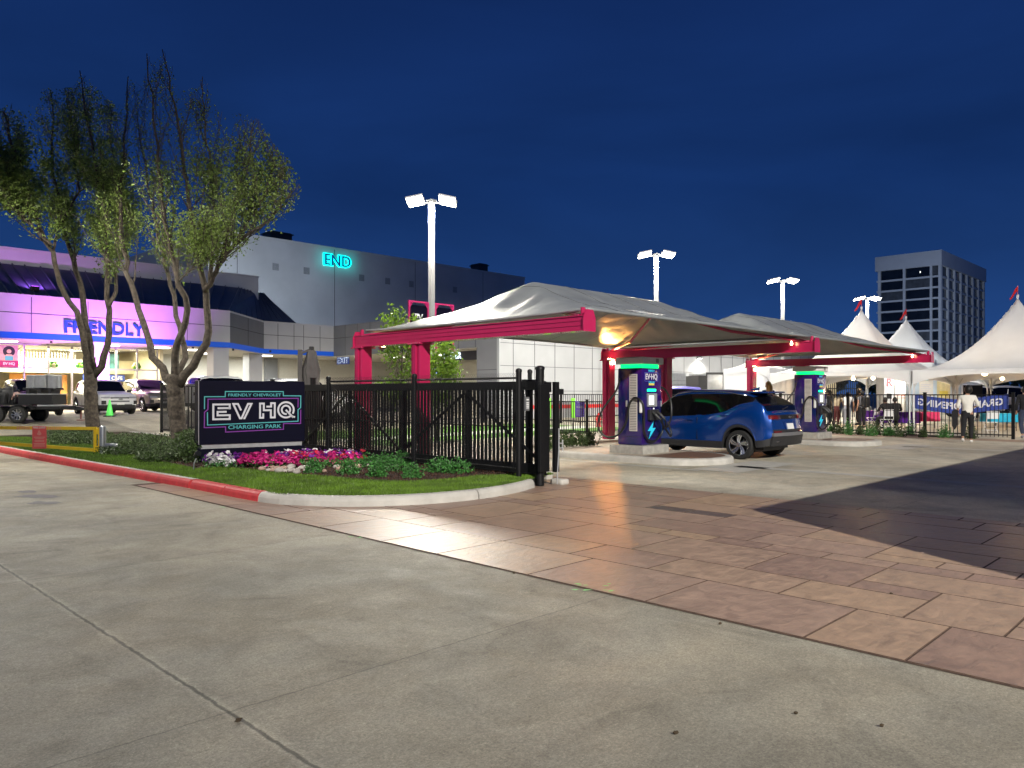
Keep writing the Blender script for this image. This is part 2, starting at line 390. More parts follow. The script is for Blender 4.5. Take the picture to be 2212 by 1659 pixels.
# stamped paving band (ashlar slates on a dark grout sheet)
def paver_mat(name):
    m,t,b=nt(name); N=t.nodes; L=t.links
    tc=N.new('ShaderNodeTexCoord'); a=N.new('ShaderNodeAttribute'); a.attribute_name='tone'
    cr=N.new('ShaderNodeValToRGB'); e=cr.color_ramp.elements
    e[0].position=0.0; e[0].color=(0.12,0.09,0.08,1); e[1].position=1.0; e[1].color=(0.38,0.26,0.17,1)
    for p,c in ((0.05,(0.13,0.095,0.085,1)),(0.09,(0.28,0.185,0.14,1)),(0.5,(0.335,0.228,0.17,1))):
        x=e.new(p); x.color=c
    L.new(a.outputs['Fac'],cr.inputs[0])
    n1=N.new('ShaderNodeTexNoise'); n1.inputs['Scale'].default_value=5.0; n1.inputs['Detail'].default_value=10; n1.inputs['Roughness'].default_value=.7; n1.inputs['Distortion'].default_value=1.2
    L.new(tc.outputs['Object'],n1.inputs['Vector'])
    mr=N.new('ShaderNodeMapRange'); mr.inputs[1].default_value=.3; mr.inputs[2].default_value=.7; mr.inputs[3].default_value=.68; mr.inputs[4].default_value=1.28; L.new(n1.outputs['Fac'],mr.inputs[0])
    vm=N.new('ShaderNodeVectorMath'); vm.operation='SCALE'; L.new(cr.outputs[0],vm.inputs[0]); L.new(mr.outputs[0],vm.inputs['Scale']); L.new(vm.outputs[0],b.inputs['Base Color'])
    mp=N.new('ShaderNodeMapping'); mp.inputs['Scale'].default_value=(1.2,2.6,1.0); mp.inputs['Rotation'].default_value=(0,0,0.5); L.new(tc.outputs['Object'],mp.inputs[0])
    n2=N.new('ShaderNodeTexNoise'); n2.inputs['Scale'].default_value=4.0; n2.inputs['Detail'].default_value=6; n2.inputs['Roughness'].default_value=0.55; n2.inputs['Distortion'].default_value=0.7; L.new(mp.outputs[0],n2.inputs['Vector'])
    vo=N.new('ShaderNodeTexNoise'); vo.inputs['Scale'].default_value=55; vo.inputs['Detail'].default_value=3; L.new(tc.outputs['Object'],vo.inputs['Vector'])
    ad=N.new('ShaderNodeMath'); ad.operation='MULTIPLY_ADD'; ad.inputs[1].default_value=0.10; L.new(vo.outputs['Fac'],ad.inputs[0]); L.new(n2.outputs['Fac'],ad.inputs[2])
    bp=N.new('ShaderNodeBump'); bp.inputs['Strength'].default_value=0.6; bp.inputs['Distance'].default_value=0.022
    L.new(ad.outputs[0],bp.inputs['Height']); L.new(bp.outputs[0],b.inputs['Normal'])
    r2=N.new('ShaderNodeMapRange'); r2.inputs[1].default_value=.3; r2.inputs[2].default_value=.7; r2.inputs[3].default_value=.33; r2.inputs[4].default_value=.52; L.new(n1.outputs['Fac'],r2.inputs[0]); L.new(r2.outputs[0],b.inputs['Roughness'])
    b.inputs['Specular IOR Level'].default_value=0.6
    return m
M['paver']=paver_mat('stamped_slate'); M['grout']=mat('grout',(0.085,0.052,0.036),0.85,var=0.3,scale=20)
T0,T1=4.90,11.1; S0,S1=-5.9,14.2
rnd=random.Random(11); un=0.31
nt_=int(round((T1-T0)/un)); ns_=int((S1-S0)/un)
occ=[[False]*nt_ for _ in range(ns_)]
pv=MB()
def paver(t0,t1,s0,s1,tone):
    gpx=0.006; z0,z1=0.0045,0.010; b=0.003
    t0+=gpx;t1-=gpx;s0+=gpx;s1-=gpx; pv.tone=tone
    o=[(t0,s0,z0),(t1,s0,z0),(t1,s1,z0),(t0,s1,z0)]; i=[(t0+b,s0+b,z1),(t1-b,s0+b,z1),(t1-b,s1-b,z1),(t0+b,s1-b,z1)]
    pv.mi=0; pv.add(i,[(0,1,2,3)]); pv.mi=1; pv.add(o+i,[(k,(k+1)%4,4+(k+1)%4,4+k) for k in range(4)])
for j in range(ns_):
    for i in range(nt_):
        if occ[j][i]: continue
        opts=[(2,1),(1,2),(2,3),(3,2),(3,3),(2,4),(3,4),(2,5),(4,3),(2,3),(2,4)]; rnd.shuffle(opts); opts=sorted(opts,key=lambda q:-rnd.random()*(q[0]*q[1])**.6)
        for (w,h) in opts+[(1,1)]:
            if i+w<=nt_ and j+h<=ns_ and not any(occ[j+b_][i+a_] for a_ in range(w) for b_ in range(h)): break
        for a_ in range(w):
            for b_ in range(h): occ[j+b_][i+a_]=True
        tn=0.1+0.9*rnd.random()
        if w*h in (2,3) and rnd.random()<0.06: tn=0.02
        paver(T0+i*un,T0+(i+w)*un,S0+j*un,S0+(j+h)*un,tn)
gs=MB(); gs.quad((T0-0.014,S0,0.004),(T1+0.014,S0,0.004),(T1+0.014,S1,0.004),(T0-0.014,S1,0.004))
pvo=pv.build('paving',[M['paver'],M['grout']],rz=TH,tone=True); tag(pvo,kind='structure')
gso=gs.build('paving_bed',M['grout'],rz=TH); tag(gso,kind='structure')

# inner walk in stamped concrete by the rear fence
wk=MB(); wk.quad((29.6,-20,0.004),(31.0,-20,0.004),(31.0,16,0.004),(29.6,16,0.004))
tag(wk.build('pavement',mat('pink_walk',(0.36,0.25,0.18),0.7,var=0.12,scale=3,bump=0.2),rz=TH),kind='structure')
# painted lines and pale drain strips
ln=MB()
for (t,s0,s1) in ((14.05,8.4,13.2),(19.75,8.5,13.0),(20.35,8.5,13.0),(23.4,8.4,13.0),(28.2,8.4,13)):
    ln.quad((t-0.05,s0,0.006),(t+0.05,s0,0.006),(t+0.05,s1,0.006),(t-0.05,s1,0.006))
for (t0,t1,s) in ((28.9,29.0,0),):
    ln.quad((t0,-20,0.006),(t1,-20,0.006),(t1,12,0.006),(t0,12,0.006))
for k in range(8):
    s=37.6; 
n=24
for k in range(n):
    ta,tb=-6+k*20/n,-6+(k+1)*20/n
    ln.quad((ta,37.5,gh(ta,37.5)+.01),(tb,37.5,gh(tb,37.5)+.01),(tb,37.65,gh(tb,37.65)+.01),(ta,37.65,gh(ta,37.65)+.01))
tag(ln.build('road_marking',M['line'],rz=TH),kind='structure')
ps=MB()
for (t,s0,s1,w) in ((15.45,-18,8.3,0.17),(24.85,-18,7.9,0.15)):
    ps.quad((t-w,s0,0.005),(t+w,s0,0.005),(t+w,s1,0.005),(t-w,s1,0.005))
ps.quad((14.2,7.6,0.005),(17.0,7.6,0.005),(17.0,8.7,0.005),(14.2,8.7,0.005))
ps.quad((23.4,7.3,0.005),(26.0,7.3,0.005),(26.0,8.3,0.005),(23.4,8.3,0.005))
tag(ps.build('drain_strip',M['pale'],rz=TH),kind='structure')

mk=MB()
for (px,py) in ((1250,1267),(1258,1279),(1308,1268),(1316,1281),(770,1163),(480,1099)):
    p=gp(px,py); rr=random.Random(px)
    for q in range(3):
        a=rr.random()*3.1; w=rr.uniform(.03,.05); x0=p.x+rr.gauss(0,.03); y0=p.y+rr.gauss(0,.03)
        mk.poly([(x0+w*k_*math.cos(a+j*1.05)*rr.uniform(.5,1),y0+w*k_*math.sin(a+j*1.05)*.5*rr.uniform(.5,1),.018+.0003*q) for j,k_ in enumerate((1,.8,1,.9,1,.7))])
tag(mk.build('spray_marks',mat('green_spray',(.25,.62,.22),.7,var=.2,scale=30)),kind='structure')
stn=MB()
for (px,py,w,h,sd) in ((85,1072,55,5,1),(95,1086,40,4,2),(60,1062,25,3,3),(350,1052,30,2,4),(1090,1005,26,3,5)):
    rr=random.Random(sd); stn.poly([gp(px+w*math.cos(a*.35)*rr.uniform(.6,1.1),py+h*math.sin(a*.35)*rr.uniform(.6,1.1),.005+.0002*sd) for a in range(18)])
tag(stn.build('oil_stain',mat('oil_stain',(.085,.075,.085),.5,var=.35,scale=14)),kind='structure')
# small litter: seed pods and leaves lying on the drive
rr=random.Random(44); k=0
for (px,py) in ((1460,1588),(1110,1240),(1555,1350),(1905,1572),(1720,1545),(515,1560),(1925,1285),(205,1020)):
    p=gp(px,py,.0); mb=MB(); r=rr.uniform(.006,.013); mb.ball((0,0,.008),r*1.6,r,.008,n=8,m=5,jit=.3,seed=k); k+=1
    o=mb.build('fallen_leaf',M['bark_l'],loc=p+Vector((0,0,.004)),rz=rr.random()*6); tag(o,'tiny dark dried leaf or seed pod lying on the pavement','leaf','dried leaves scattered on the pavement')
# ---------------------------------------------------------------- planted island
front=[(5.02,31.0),(5.08,24.2),(5.2,18.5),(5.36,13.4),(5.42,10.6),(5.62,9.85),(6.03,9.22),(6.62,8.78),(7.3,8.52),(8.1,8.46),(8.9,8.6),(9.55,8.85)]
def smoothpts(p,n=6):
    out=[]
    for i in range(len(p)-1):
        a=Vector(p[max(i-1,0)]);b=Vector(p[i]);c=Vector(p[i+1]);d=Vector(p[min(i+2,len(p)-1)])
        for k in range(n):
            x=k/n; out.append(0.5*((2*b)+(c-a)*x+(2*a-5*b+4*c-d)*x*x+(3*b-a-3*c+d)*x**3))
    out.append(Vector(p[-1])); return out
def kerb_sweep(mb, path, h=0.15, w=0.17, side=1):
    path=[Vector((p[0],p[1])) for p in path]; n=len(path)
    sec=[(0.0,-0.02),(0.012,h*0.55),(0.03,h-0.03),(0.055,h-0.006),(0.085,h),(w,h),(w,-0.02)]
    vs=[]
    for i,p in enumerate(path):
        d=(path[min(i+1,n-1)]-path[max(i-1,0)]).normalized(); nn=Vector((-d.y,d.x))*side
        for (a,z) in sec:
            q=p+nn*a; vs.append((q.x,q.y,z))
    k=len(sec); fs=[]
    for i in range(n-1):
        for j in range(k-1):
            f=(i*k+j,(i+1)*k+j,(i+1)*k+j+1,i*k+j+1); fs.append(f if side<0 else f[::-1])
    fs.append(tuple(range(k))); fs.append(tuple((n-1)*k+j for j in range(k)))
    mb.add(vs,fs)
fp=smoothpts(front,8)
def plen(p):
    L=[0]
    for i in range(1,len(p)): L.append(L[-1]+(Vector(p[i])-Vector(p[i-1])).length)
    return L
Lf=plen(fp); tot=Lf[-1]
def pat(l):
    l=max(0,min(tot,l))
    for i in range(1,len(fp)):
        if Lf[i]>=l:
            x=(l-Lf[i-1])/max(1e-6,Lf[i]-Lf[i-1]); return Vector(fp[i-1])*(1-x)+Vector(fp[i])*x
    return Vector(fp[-1])
def l_at_s(s):
    return next(Lf[i] for i in range(len(fp)) if fp[i].y<=s)
lr=l_at_s(10.75)             # paint ends here
lb=l_at_s(13.3)
cuts=[0]; l=0
while l<lb-3.1: l+=3.05; cuts.append(l)
cuts+= [lb, lb+1.25, lr]; red=len(cuts)-1
cuts+= [lr+3.6, tot]
kc=MB(); kr=MB()
for i in range(len(cuts)-1):
    a,b=cuts[i]+0.012,cuts[i+1]-0.012
    if i<red and abs(cuts[i]-lb)<1e-6: a+=0.05
    n=max(3,int((b-a)/0.12)); pts=[pat(a+(b-a)*k/n) for k in range(n+1)]
    if i<red: kerb_sweep(kr,pts)
    else: kerb_sweep(kc,pts)
M['redk2']=M['redkerb']
tag(kc.build('kerb',M['conc'],rz=TH,smooth=False),kind='structure')
kro=kr.build('red_kerb',M['redkerb'],rz=TH); tag(kro,kind='structure')
# bare concrete top strip behind the painted face
kt=MB(); n=120
for k in range(n):
    a=lb*k/n; b=lb*(k+1)/n; p=pat(a); q=pat(b); d=(q-p).normalized(); nn=Vector((-d.y,d.x))
    for (w0,w1,z) in ((0.075,0.19,0.153),):
        kt.quad((p+nn*w0).to_3d()+Vector((0,0,z)),(q+nn*w0).to_3d()+Vector((0,0,z)),(q+nn*w1).to_3d()+Vector((0,0,z)),(p+nn*w1).to_3d()+Vector((0,0,z)))
tag(kt.build('kerb_top',M['conc'],rz=TH),kind='structure')
# back kerb, end block beyond the gate
kb=MB(); kerb_sweep(kb,[(10.55,9.5),(10.6,14),(10.6,31)],side=-1)
kb.bbox(10.08,10.30,8.72,9.0,0,0.11,0.04)
tag(kb.build('back_kerb',M['conc'],rz=TH),kind='structure')
# soil / turf sheet
isl=MB(); inner=[p+Vector((0.02,0)) for p in fp]
left=[Vector((max(p.x+0.13,5.0),p.y+ (0.0 if p.y>10.5 else 0.12))) for p in fp]
isl.poly([(p.x,p.y,0.142) for p in left]+[(10.5,9.4,0.142),(10.5,31,0.142)])
io=isl.build('turf_ground',M['turf'],rz=TH); tag(io,kind='structure')
def lawn_edge(s):     # t of the kerb at s
    best=min(fp,key=lambda p:abs(p.y-s)); return best.x
# mulch outline in grid coords via photo pixels
def gg(px,py,z=0.15):
    p=gp(px,py,z); return W2G(p.x,p.y)
mul=[gg(*q) for q in ((430,1012),(470,1008),(560,1015),(640,1024),(720,1030),(790,1037),(880,1040),(960,1036),(1030,1028),(1105,1026))]
mul+=[(9.75,9.6),(10.45,9.6),(10.45,16.5),(8.6,16.6)]
mm=MB(); mm.poly([(a,b,0.155) for a,b in mul])
mo=mm.build('mulch_bed',M['mulch'],rz=TH); tag(mo,kind='structure')
mul2=[gg(*q) for q in ((80,945),(150,948),(230,968),(300,985),(380,1003),(425,1012))]+[(8.6,16.6),(10.45,16.5),(10.45,31),(6.0,31)]
m2=MB(); m2.poly([(a,b,0.155) for a,b in mul2]); tag(m2.build('mulch_bed',M['mulch'],rz=TH),kind='structure')
def inpoly(x,y,P):
    c=False; j=len(P)-1
    for i in range(len(P)):
        if (P[i][1]>y)!=(P[j][1]>y) and x<(P[j][0]-P[i][0])*(y-P[i][1])/(P[j][1]-P[i][1])+P[i][0]: c=not c
        j=i
    return c
KP=[(p.x+0.16 if p.y>10.5 else p.x+0.07,p.y+(0.0 if p.y>10 else 0.15)) for p in fp]+[(10.4,9.2),(10.4,31)]
gr=MB(); rnd=random.Random(5); cnt=0
while cnt<90000:
    s=8.5+22*(rnd.random()**1.7); t=5.0+5.6*rnd.random()
    if not inpoly(t,s,KP) or inpoly(t,s,mul) or inpoly(t,s,mul2): 
        if rnd.random()<0.0: pass
        continue
    cnt+=1
    h=rnd.uniform(0.02,0.045); a=rnd.random()*6.28; w=0.004+0.00025*s; dx,dy=math.cos(a)*w,math.sin(a)*w
    lx,ly=rnd.gauss(0,0.012),rnd.gauss(0,0.012)
    gr.tone=rnd.random(); gr.add([(t-dx,s-dy,0.141),(t+dx,s+dy,0.141),(t+lx,s+ly,0.143+h)],[(0,1,2)])
gro=gr.build('grass',M['blade'],rz=TH,tone=True); tag(gro,'short bright green turf along the kerb','grass',kind='stuff')

# ---------------------------------------------------------------- monument sign
SL=Vector((-6.58,16.1,0)); SR=Vector((-4.70,17.4,0)); sd=(SR-SL); SW=sd.length; sang=math.atan2(sd.y,sd.x)
sg=empty('monument_sign',(SL.x,SL.y,0.15),sang,'dark navy monument sign lettered EV HQ CHARGING PARK in the planted island','sign')
b=MB(); b.bbox(0,SW,-0.01,0.30,0.375,1.72,0.008); panel=b.build('panel',M['navy'],sg)
b=MB(); b.box(0.07,SW-0.05,0.03,0.27,0.28,0.374); b.build('reveal',M['silver'],sg)
b=MB(); b.bbox(0.0,SW,-0.02,0.31,-0.02,0.279,0.008); b.build('base',M['navy'],sg)
b=MB(); b.box(0.003,0.014,-0.0135,-0.0105,0.38,1.71); b.box(0,0.012,-0.012,0.29,1.7205,1.726); b.build('edge_trim',M['frame'],sg)
# artwork: panel is 1395 x 840 px in the zoomed view (x 265..1660, y 328..1150)
def sp(x,y): return ((x-265)/1395*SW, 1.72-(y-335)/820*1.345)
def strokes(name, lines, w, matr, y=-0.014, closed=False, parent=panel):
    mb=MB()
    for L_ in lines:
        P=[Vector(sp(*q)) for q in L_]; cl=(P[0]-P[-1]).length<1e-6
        if cl: P=P[:-1]
        n=len(P); l=[];r=[]
        for i in range(n):
            if cl: a,c=P[i-1],P[(i+1)%n]
            else: a,c=P[max(i-1,0)],P[min(i+1,n-1)]
            d1=(P[i]-a).normalized() if (P[i]-a).length>0 else (c-P[i]).normalized()
            d2=(c-P[i]).normalized() if (c-P[i]).length>0 else d1
            nn=(Vector((-d1.y,d1.x))+Vector((-d2.y,d2.x))); nn.normalize(); k=1/max(0.5,nn.dot(Vector((-d1.y,d1.x))))
            l.append(P[i]+nn*w/2*k); r.append(P[i]-nn*w/2*k)
        m_=n if cl else n-1
        for i in range(m_):
            j=(i+1)%n; q=[l[i],l[j],r[j],r[i]]
            mb.prism([(p.x,y,p.y) for p in q],(0,0.0035,0))
    return mb.build(name,matr,parent)
strokes('teal_outline',[[(340,700),(342,541),(598,541),(600,474),(1360,474),(1362,531),(1604,533),(1602,695),(1566,722),(1566,880),(378,905),(377,740)]],0.020,M['teal'])
strokes('purple_outline',[[(1565,692),(1568,566),(385,573),(383,705),(341,740),(338,938),(602,934),(603,1002),(1363,985),(1364,908),(1601,912),(1604,722)]],0.020,M['purple'],y=-0.0145)
# EV HQ drawn as a continuous outline stroke
lw=0.040
E=[(668,692),(487,692),(487,692)]
Ls=[
 [(652,692),(652,643),(450,643),(450,832),(652,832),(652,783),(502,783),(502,742),(614,742)],
 [(502,690),(670,690)],
 [(706,637),(790,829),(808,829)],[(706,637),(748,637),(795,724)],[(808,829),(866,690),(908,637)],[(908,637),(878,637),(812,780)],[(836,829),(852,829),(932,637),(900,637)],
]
Ls=[[(670,690),(503,690)],[(655,705),(655,642),(449,642),(449,833),(655,833),(655,783),(503,783),(503,738),(616,738)],
    [(800,722),(760,637),(700,637),(785,826),(806,826),(890,637),(935,637),(845,826),(830,826)],
    [(1090,765),(1090,824),(1048,824),(1048,634),(1098,634),(1098,724),(1192,724),(1192,822),(1245,822),(1245,630),(1195,630),(1195,676),(1132,676)]]
strokes('letters',Ls,lw,M['ltgrey'],y=-0.0150)
def arc(cx,cy,rx,ry,a0,a1,n=40): return [(cx+rx*math.cos(R(a0+(a1-a0)*k/n)),cy+ry*math.sin(R(a0+(a1-a0)*k/n))) for k in range(n+1)]
strokes('letter_q',[arc(1398,722,107,104,30,-305),arc(1398,722,58,57,62,-280),[(1395,722),(1452,780),(1500,826)],[(1458,790),(1478,812),(1522,822)]],lw,M['ltgrey'],y=-0.0152)
w1=(1330-635)/1395*SW
x,z=sp(982,521); text('top_line','FRIENDLY CHEVROLET',0.085,M['teal'],panel,(x,-0.0125,z),(R(90),0,0),0.0018,0.0012,width=w1)
x,z=sp(982,943); text('bottom_line','CHARGING PARK',0.115,M['teal'],panel,(x,-0.0125,z),(R(90),0,0),0.0018,0.0014,width=w1)
# ---------------------------------------------------------------- flower bed
def flowers(name, mt, n, seed, zone, label):
    rnd=random.Random(seed); mb=MB(); k=0
    while k<n:
        c=(rnd.uniform(*zone[0]),rnd.uniform(*zone[1])) if len(zone[0])==2 and not isinstance(zone[0][0],tuple) else None
        px,py=c; t,s=gg(px,py); z=0.16+rnd.uniform(0.04,0.17)
        for q in range(rnd.choice((2,3,4,5))):
            cx=t+rnd.gauss(0,.04); cy=s+rnd.gauss(0,.04); cz=z+rnd.gauss(0,.02); r=rnd.uniform(.03,.05)
            tilt=Euler((rnd.uniform(.2,1.1),rnd.uniform(-.5,.5),rnd.uniform(0,6.28))).to_matrix()
            mb.tone=rnd.random(); pts=[]
            for j in range(10):
                an=2*math.pi*j/10; rr=r*(1.0 if j%2 else 0.78); pts.append(Vector((cx,cy,cz))+tilt@Vector((rr*math.cos(an),rr*math.sin(an),r*.35)))
            cen=Vector((cx,cy,cz)); b=len(mb.v); mb.v.append(tuple(cen)); mb.v.extend([tuple(p) for p in pts])
            for j in range(10): mb.face([b,b+1+j,b+1+(j+1)%10])
        k+=1
    o=mb.build(name,mt,rz=TH,tone=True); tag(o,label,'flowers',kind='stuff'); return o
M['f_mag']=mat('petal_magenta',(0.50,0.012,0.17),0.6,var=0.15,tone=0.4)
M['f_red']=mat('petal_red',(0.50,0.02,0.05),0.6,var=0.15,tone=0.4)
M['f_white']=mat('petal_white',(0.72,0.70,0.70),0.6,var=0.05,tone=0.1)
M['f_vio']=mat('petal_violet',(0.13,0.01,0.22),0.6,var=0.15,tone=0.4)
Z=lambda a,b,c,d:((a,b),(c,d))
flowers('magenta_petunias',M['f_mag'],230,1,Z(520,645,992,1013),'mass of magenta petunias in front of the dark sign')
flowers('magenta_petunias',M['f_mag'],110,2,Z(640,775,991,1007),'magenta petunias at the fence end of the bed')
flowers('white_petunias',M['f_white'],60,3,Z(452,500,1000,1010),'clump of white petunias at the left end of the bed')
flowers('white_petunias',M['f_white'],60,4,Z(570,770,985,998),'white petunias scattered along the back of the bed')
flowers('violet_petunias',M['f_vio'],80,6,Z(440,530,996,1008),'dark violet petunias at the left end of the bed')
flowers('violet_petunias',M['f_vio'],120,7,Z(600,780,985,1003),'dark violet petunias between the white ones by the fence')
flowers('red_petunias',M['f_red'],70,8,Z(630,790,988,1004),'red petunias near the fence')
rnd=random.Random(3); mb=MB()
for k in range(3600):
    t,s=gg(rnd.uniform(438,790),rnd.uniform(990,1012)); mb.leaf((t,s,0.17+rnd.random()*.12),0.05,rnd)
tag(mb.build('petunia_leaves',M['leaf_k'],rz=TH,tone=True),'low green leaves under the petunias','leaves',kind='stuff')
# bark chips
rnd=random.Random(31); mb=MB()
for P_,n in ((mul,5000),(mul2,3500)):
    xs=[p[0] for p in P_]; ys=[p[1] for p in P_]; k=0
    while k<n:
        t,s=rnd.uniform(min(xs),max(xs)),rnd.uniform(min(ys),min(max(ys),24))
        if not inpoly(t,s,P_): continue
        k+=1; mb.leaf((t,s,0.157+rnd.random()*.015),rnd.uniform(.03,.06),rnd,up=-0.5)
tag(mb.build('bark_chips',mat('bark_chip',(0.06,0.028,0.016),0.95,var=0.4,scale=30,tone=0.7),rz=TH,tone=True),'dark brown bark mulch chips over the beds','mulch',kind='stuff')
# river stones
rnd=random.Random(9)
spts=[(566,1016),(580,1018),(592,1019),(604,1020),(617,1020),(629,1019),(643,1017),(600,1014),(613,1013),(628,1012),(575,1012),(653,1014),(588,1011),
      (660,1019),(675,1021),(665,1013),(744,1014),(757,1012),(770,1011),(779,1009),(735,1016),(790,1008),(728,1012),(641,1023),(700,1020),(764,1007)]
for i,(px,py) in enumerate(spts):
    t,s=gg(px,py); mb=MB(); r=rnd.uniform(.05,.10); mb.ball((0,0,r*.35),r*rnd.uniform(1,1.4),r,r*.6,n=12,m=8,jit=.07,seed=i)
    p=U(t,s,0.155); o=mb.build('river_stone',M['stone_p'] if rnd.random()<.35 else M['stone'],loc=p,rz=rnd.random()*6.28,smooth=True)
    tag(o,'smooth rounded river stone edging the petunia bed','stone','river stones edging the flower bed')
# small leafy bed plants (photo pixel of base centre)
def leafball(c,rx,rz_,n,size,seed,mb=None,shell=.55):
    rnd=random.Random(seed); mb=mb or MB()
    for _ in range(n):
        d=Vector((rnd.gauss(0,1),rnd.gauss(0,1),abs(rnd.gauss(0,1)))).normalized(); k=shell+(1-shell)*rnd.random()
        k*=1+.22*math.sin(d.x*5+seed)*math.cos(d.y*6+seed*2)
        mb.leaf((c[0]+d.x*rx*k,c[1]+d.y*rx*k,c[2]+d.z*rz_*k),size*rnd.uniform(.7,1.3),rnd)
    return mb
bp=[(180,960),(470,975),(650,915),(705,995),(775,900),(870,950),(1000,1005),(1200,955),(1385,965),(915,890),(1260,960)]
for i,(x,y) in enumerate(bp):
    px,py=(1150+x/2.1067)*.5486,(1400+y/2.1067)*.5486
    t,s=gg(px,py+3); o=leafball((0,0,0.0),0.19+.03*(i%3),0.27,520,.045,i+20).build('leafy_bed_plant',M['leaf_k'],loc=U(t,s,0.155),tone=True)
    tag(o,'low bushy green bedding plant in the mulch below the black gate fence','plant','bedding plants in the mulch')
# hedge masses around the tree feet
def hedge(pts, n, h, label, seed, size=.06, m_='leaf_s'):
    rnd=random.Random(seed); mb=MB()
    for _ in range(n):
        (x0,y0),(x1,y1)=rnd.choice(pts); px=rnd.uniform(x0,x1); py=rnd.uniform(y0,y1)
        p=gp(px,py,0.15); hh=h*(.55+.45*(noise.noise(Vector((p.x*2.3,p.y*2.3,seed)))+.5))
        mb.leaf((p.x+rnd.gauss(0,.05),p.y+rnd.gauss(0,.05),0.15+hh*rnd.random()**.7),size*rnd.uniform(.6,1.3),rnd)
        if rnd.random()<.02:
            mb.tube([(p.x,p.y,.15),(p.x+rnd.gauss(0,.08),p.y,.15+hh*1.1)],.005,4)
    o=mb.build('groundcover_shrubs',M[m_],tone=True); tag(o,label,'shrubs',kind='stuff')
hedge([((85,935),(190,950)),((110,940),(230,962)),((215,945),(330,985)),((300,950),(390,1000))],24000,.21,'dark green groundcover shrubs around the feet of the two trees',3)
hedge([((395,968),(428,1003)),((385,960),(425,985))],3600,.5,'taller green shrub clump between the tree and the navy sign',4,.07)

# spotlight fixture in the bed by the sign
p=gp(418,1015,.15); e=empty('ground_spotlight',p,0.5,'small black spotlight on a bent stake beside the navy sign','spotlight')
mb=MB(); mb.tube([(0,0,0),(.01,0,.12),(.05,.0,.22)],.012,6); mb.build('stake',M['galv'],e)
mb=MB(); mb.lathe([(.03,-.07),(.05,-.06),(.06,.06),(.055,.07)],(.06,0,.28),14,Euler((0.9,0.5,0)).to_matrix()); mb.build('lamp_head',M['black'],e)

# ---------------------------------------------------------------- trees
def pxline(pts, Y0, Y1):
    n=len(pts); return [at(x,y,Y0+(Y1-Y0)*i/(n-1)) for i,(x,y) in enumerate(pts)]
def resample(P,n):
    L=[0]
    for i in range(1,len(P)): L.append(L[-1]+(P[i]-P[i-1]).length)
    out=[]
    for k in range(n+1):
        l=L[-1]*k/n
        for i in range(1,len(P)):
            if L[i]>=l-1e-9:
                x=(l-L[i-1])/max(1e-6,L[i]-L[i-1]); out.append(P[i-1].lerp(P[i],x)); break
    return out
ENV=[(-60,470),(-60,270),(0,235),(40,215),(70,190),(130,190),(165,190),(170,145),(200,175),(235,215),(268,230),(275,165),(290,170),(305,210),(318,115),(335,130),(352,105),(370,135),(392,190),(425,185),(440,160),(470,230),(505,240),(560,255),(600,320),(635,350),(650,400),(650,440),(645,500),(620,540),(590,560),(560,600),(525,620),(490,600),(455,590),(420,625),(380,650),(360,600),(335,625),(300,630),(275,580),(255,590),(270,650),(215,600),(180,575),(140,560),(110,540),(60,560),(20,540),(-60,560)]
def topx(p): return (CX+F0*p.x/p.y, HY-F0*(p.z-CAMH)/p.y)
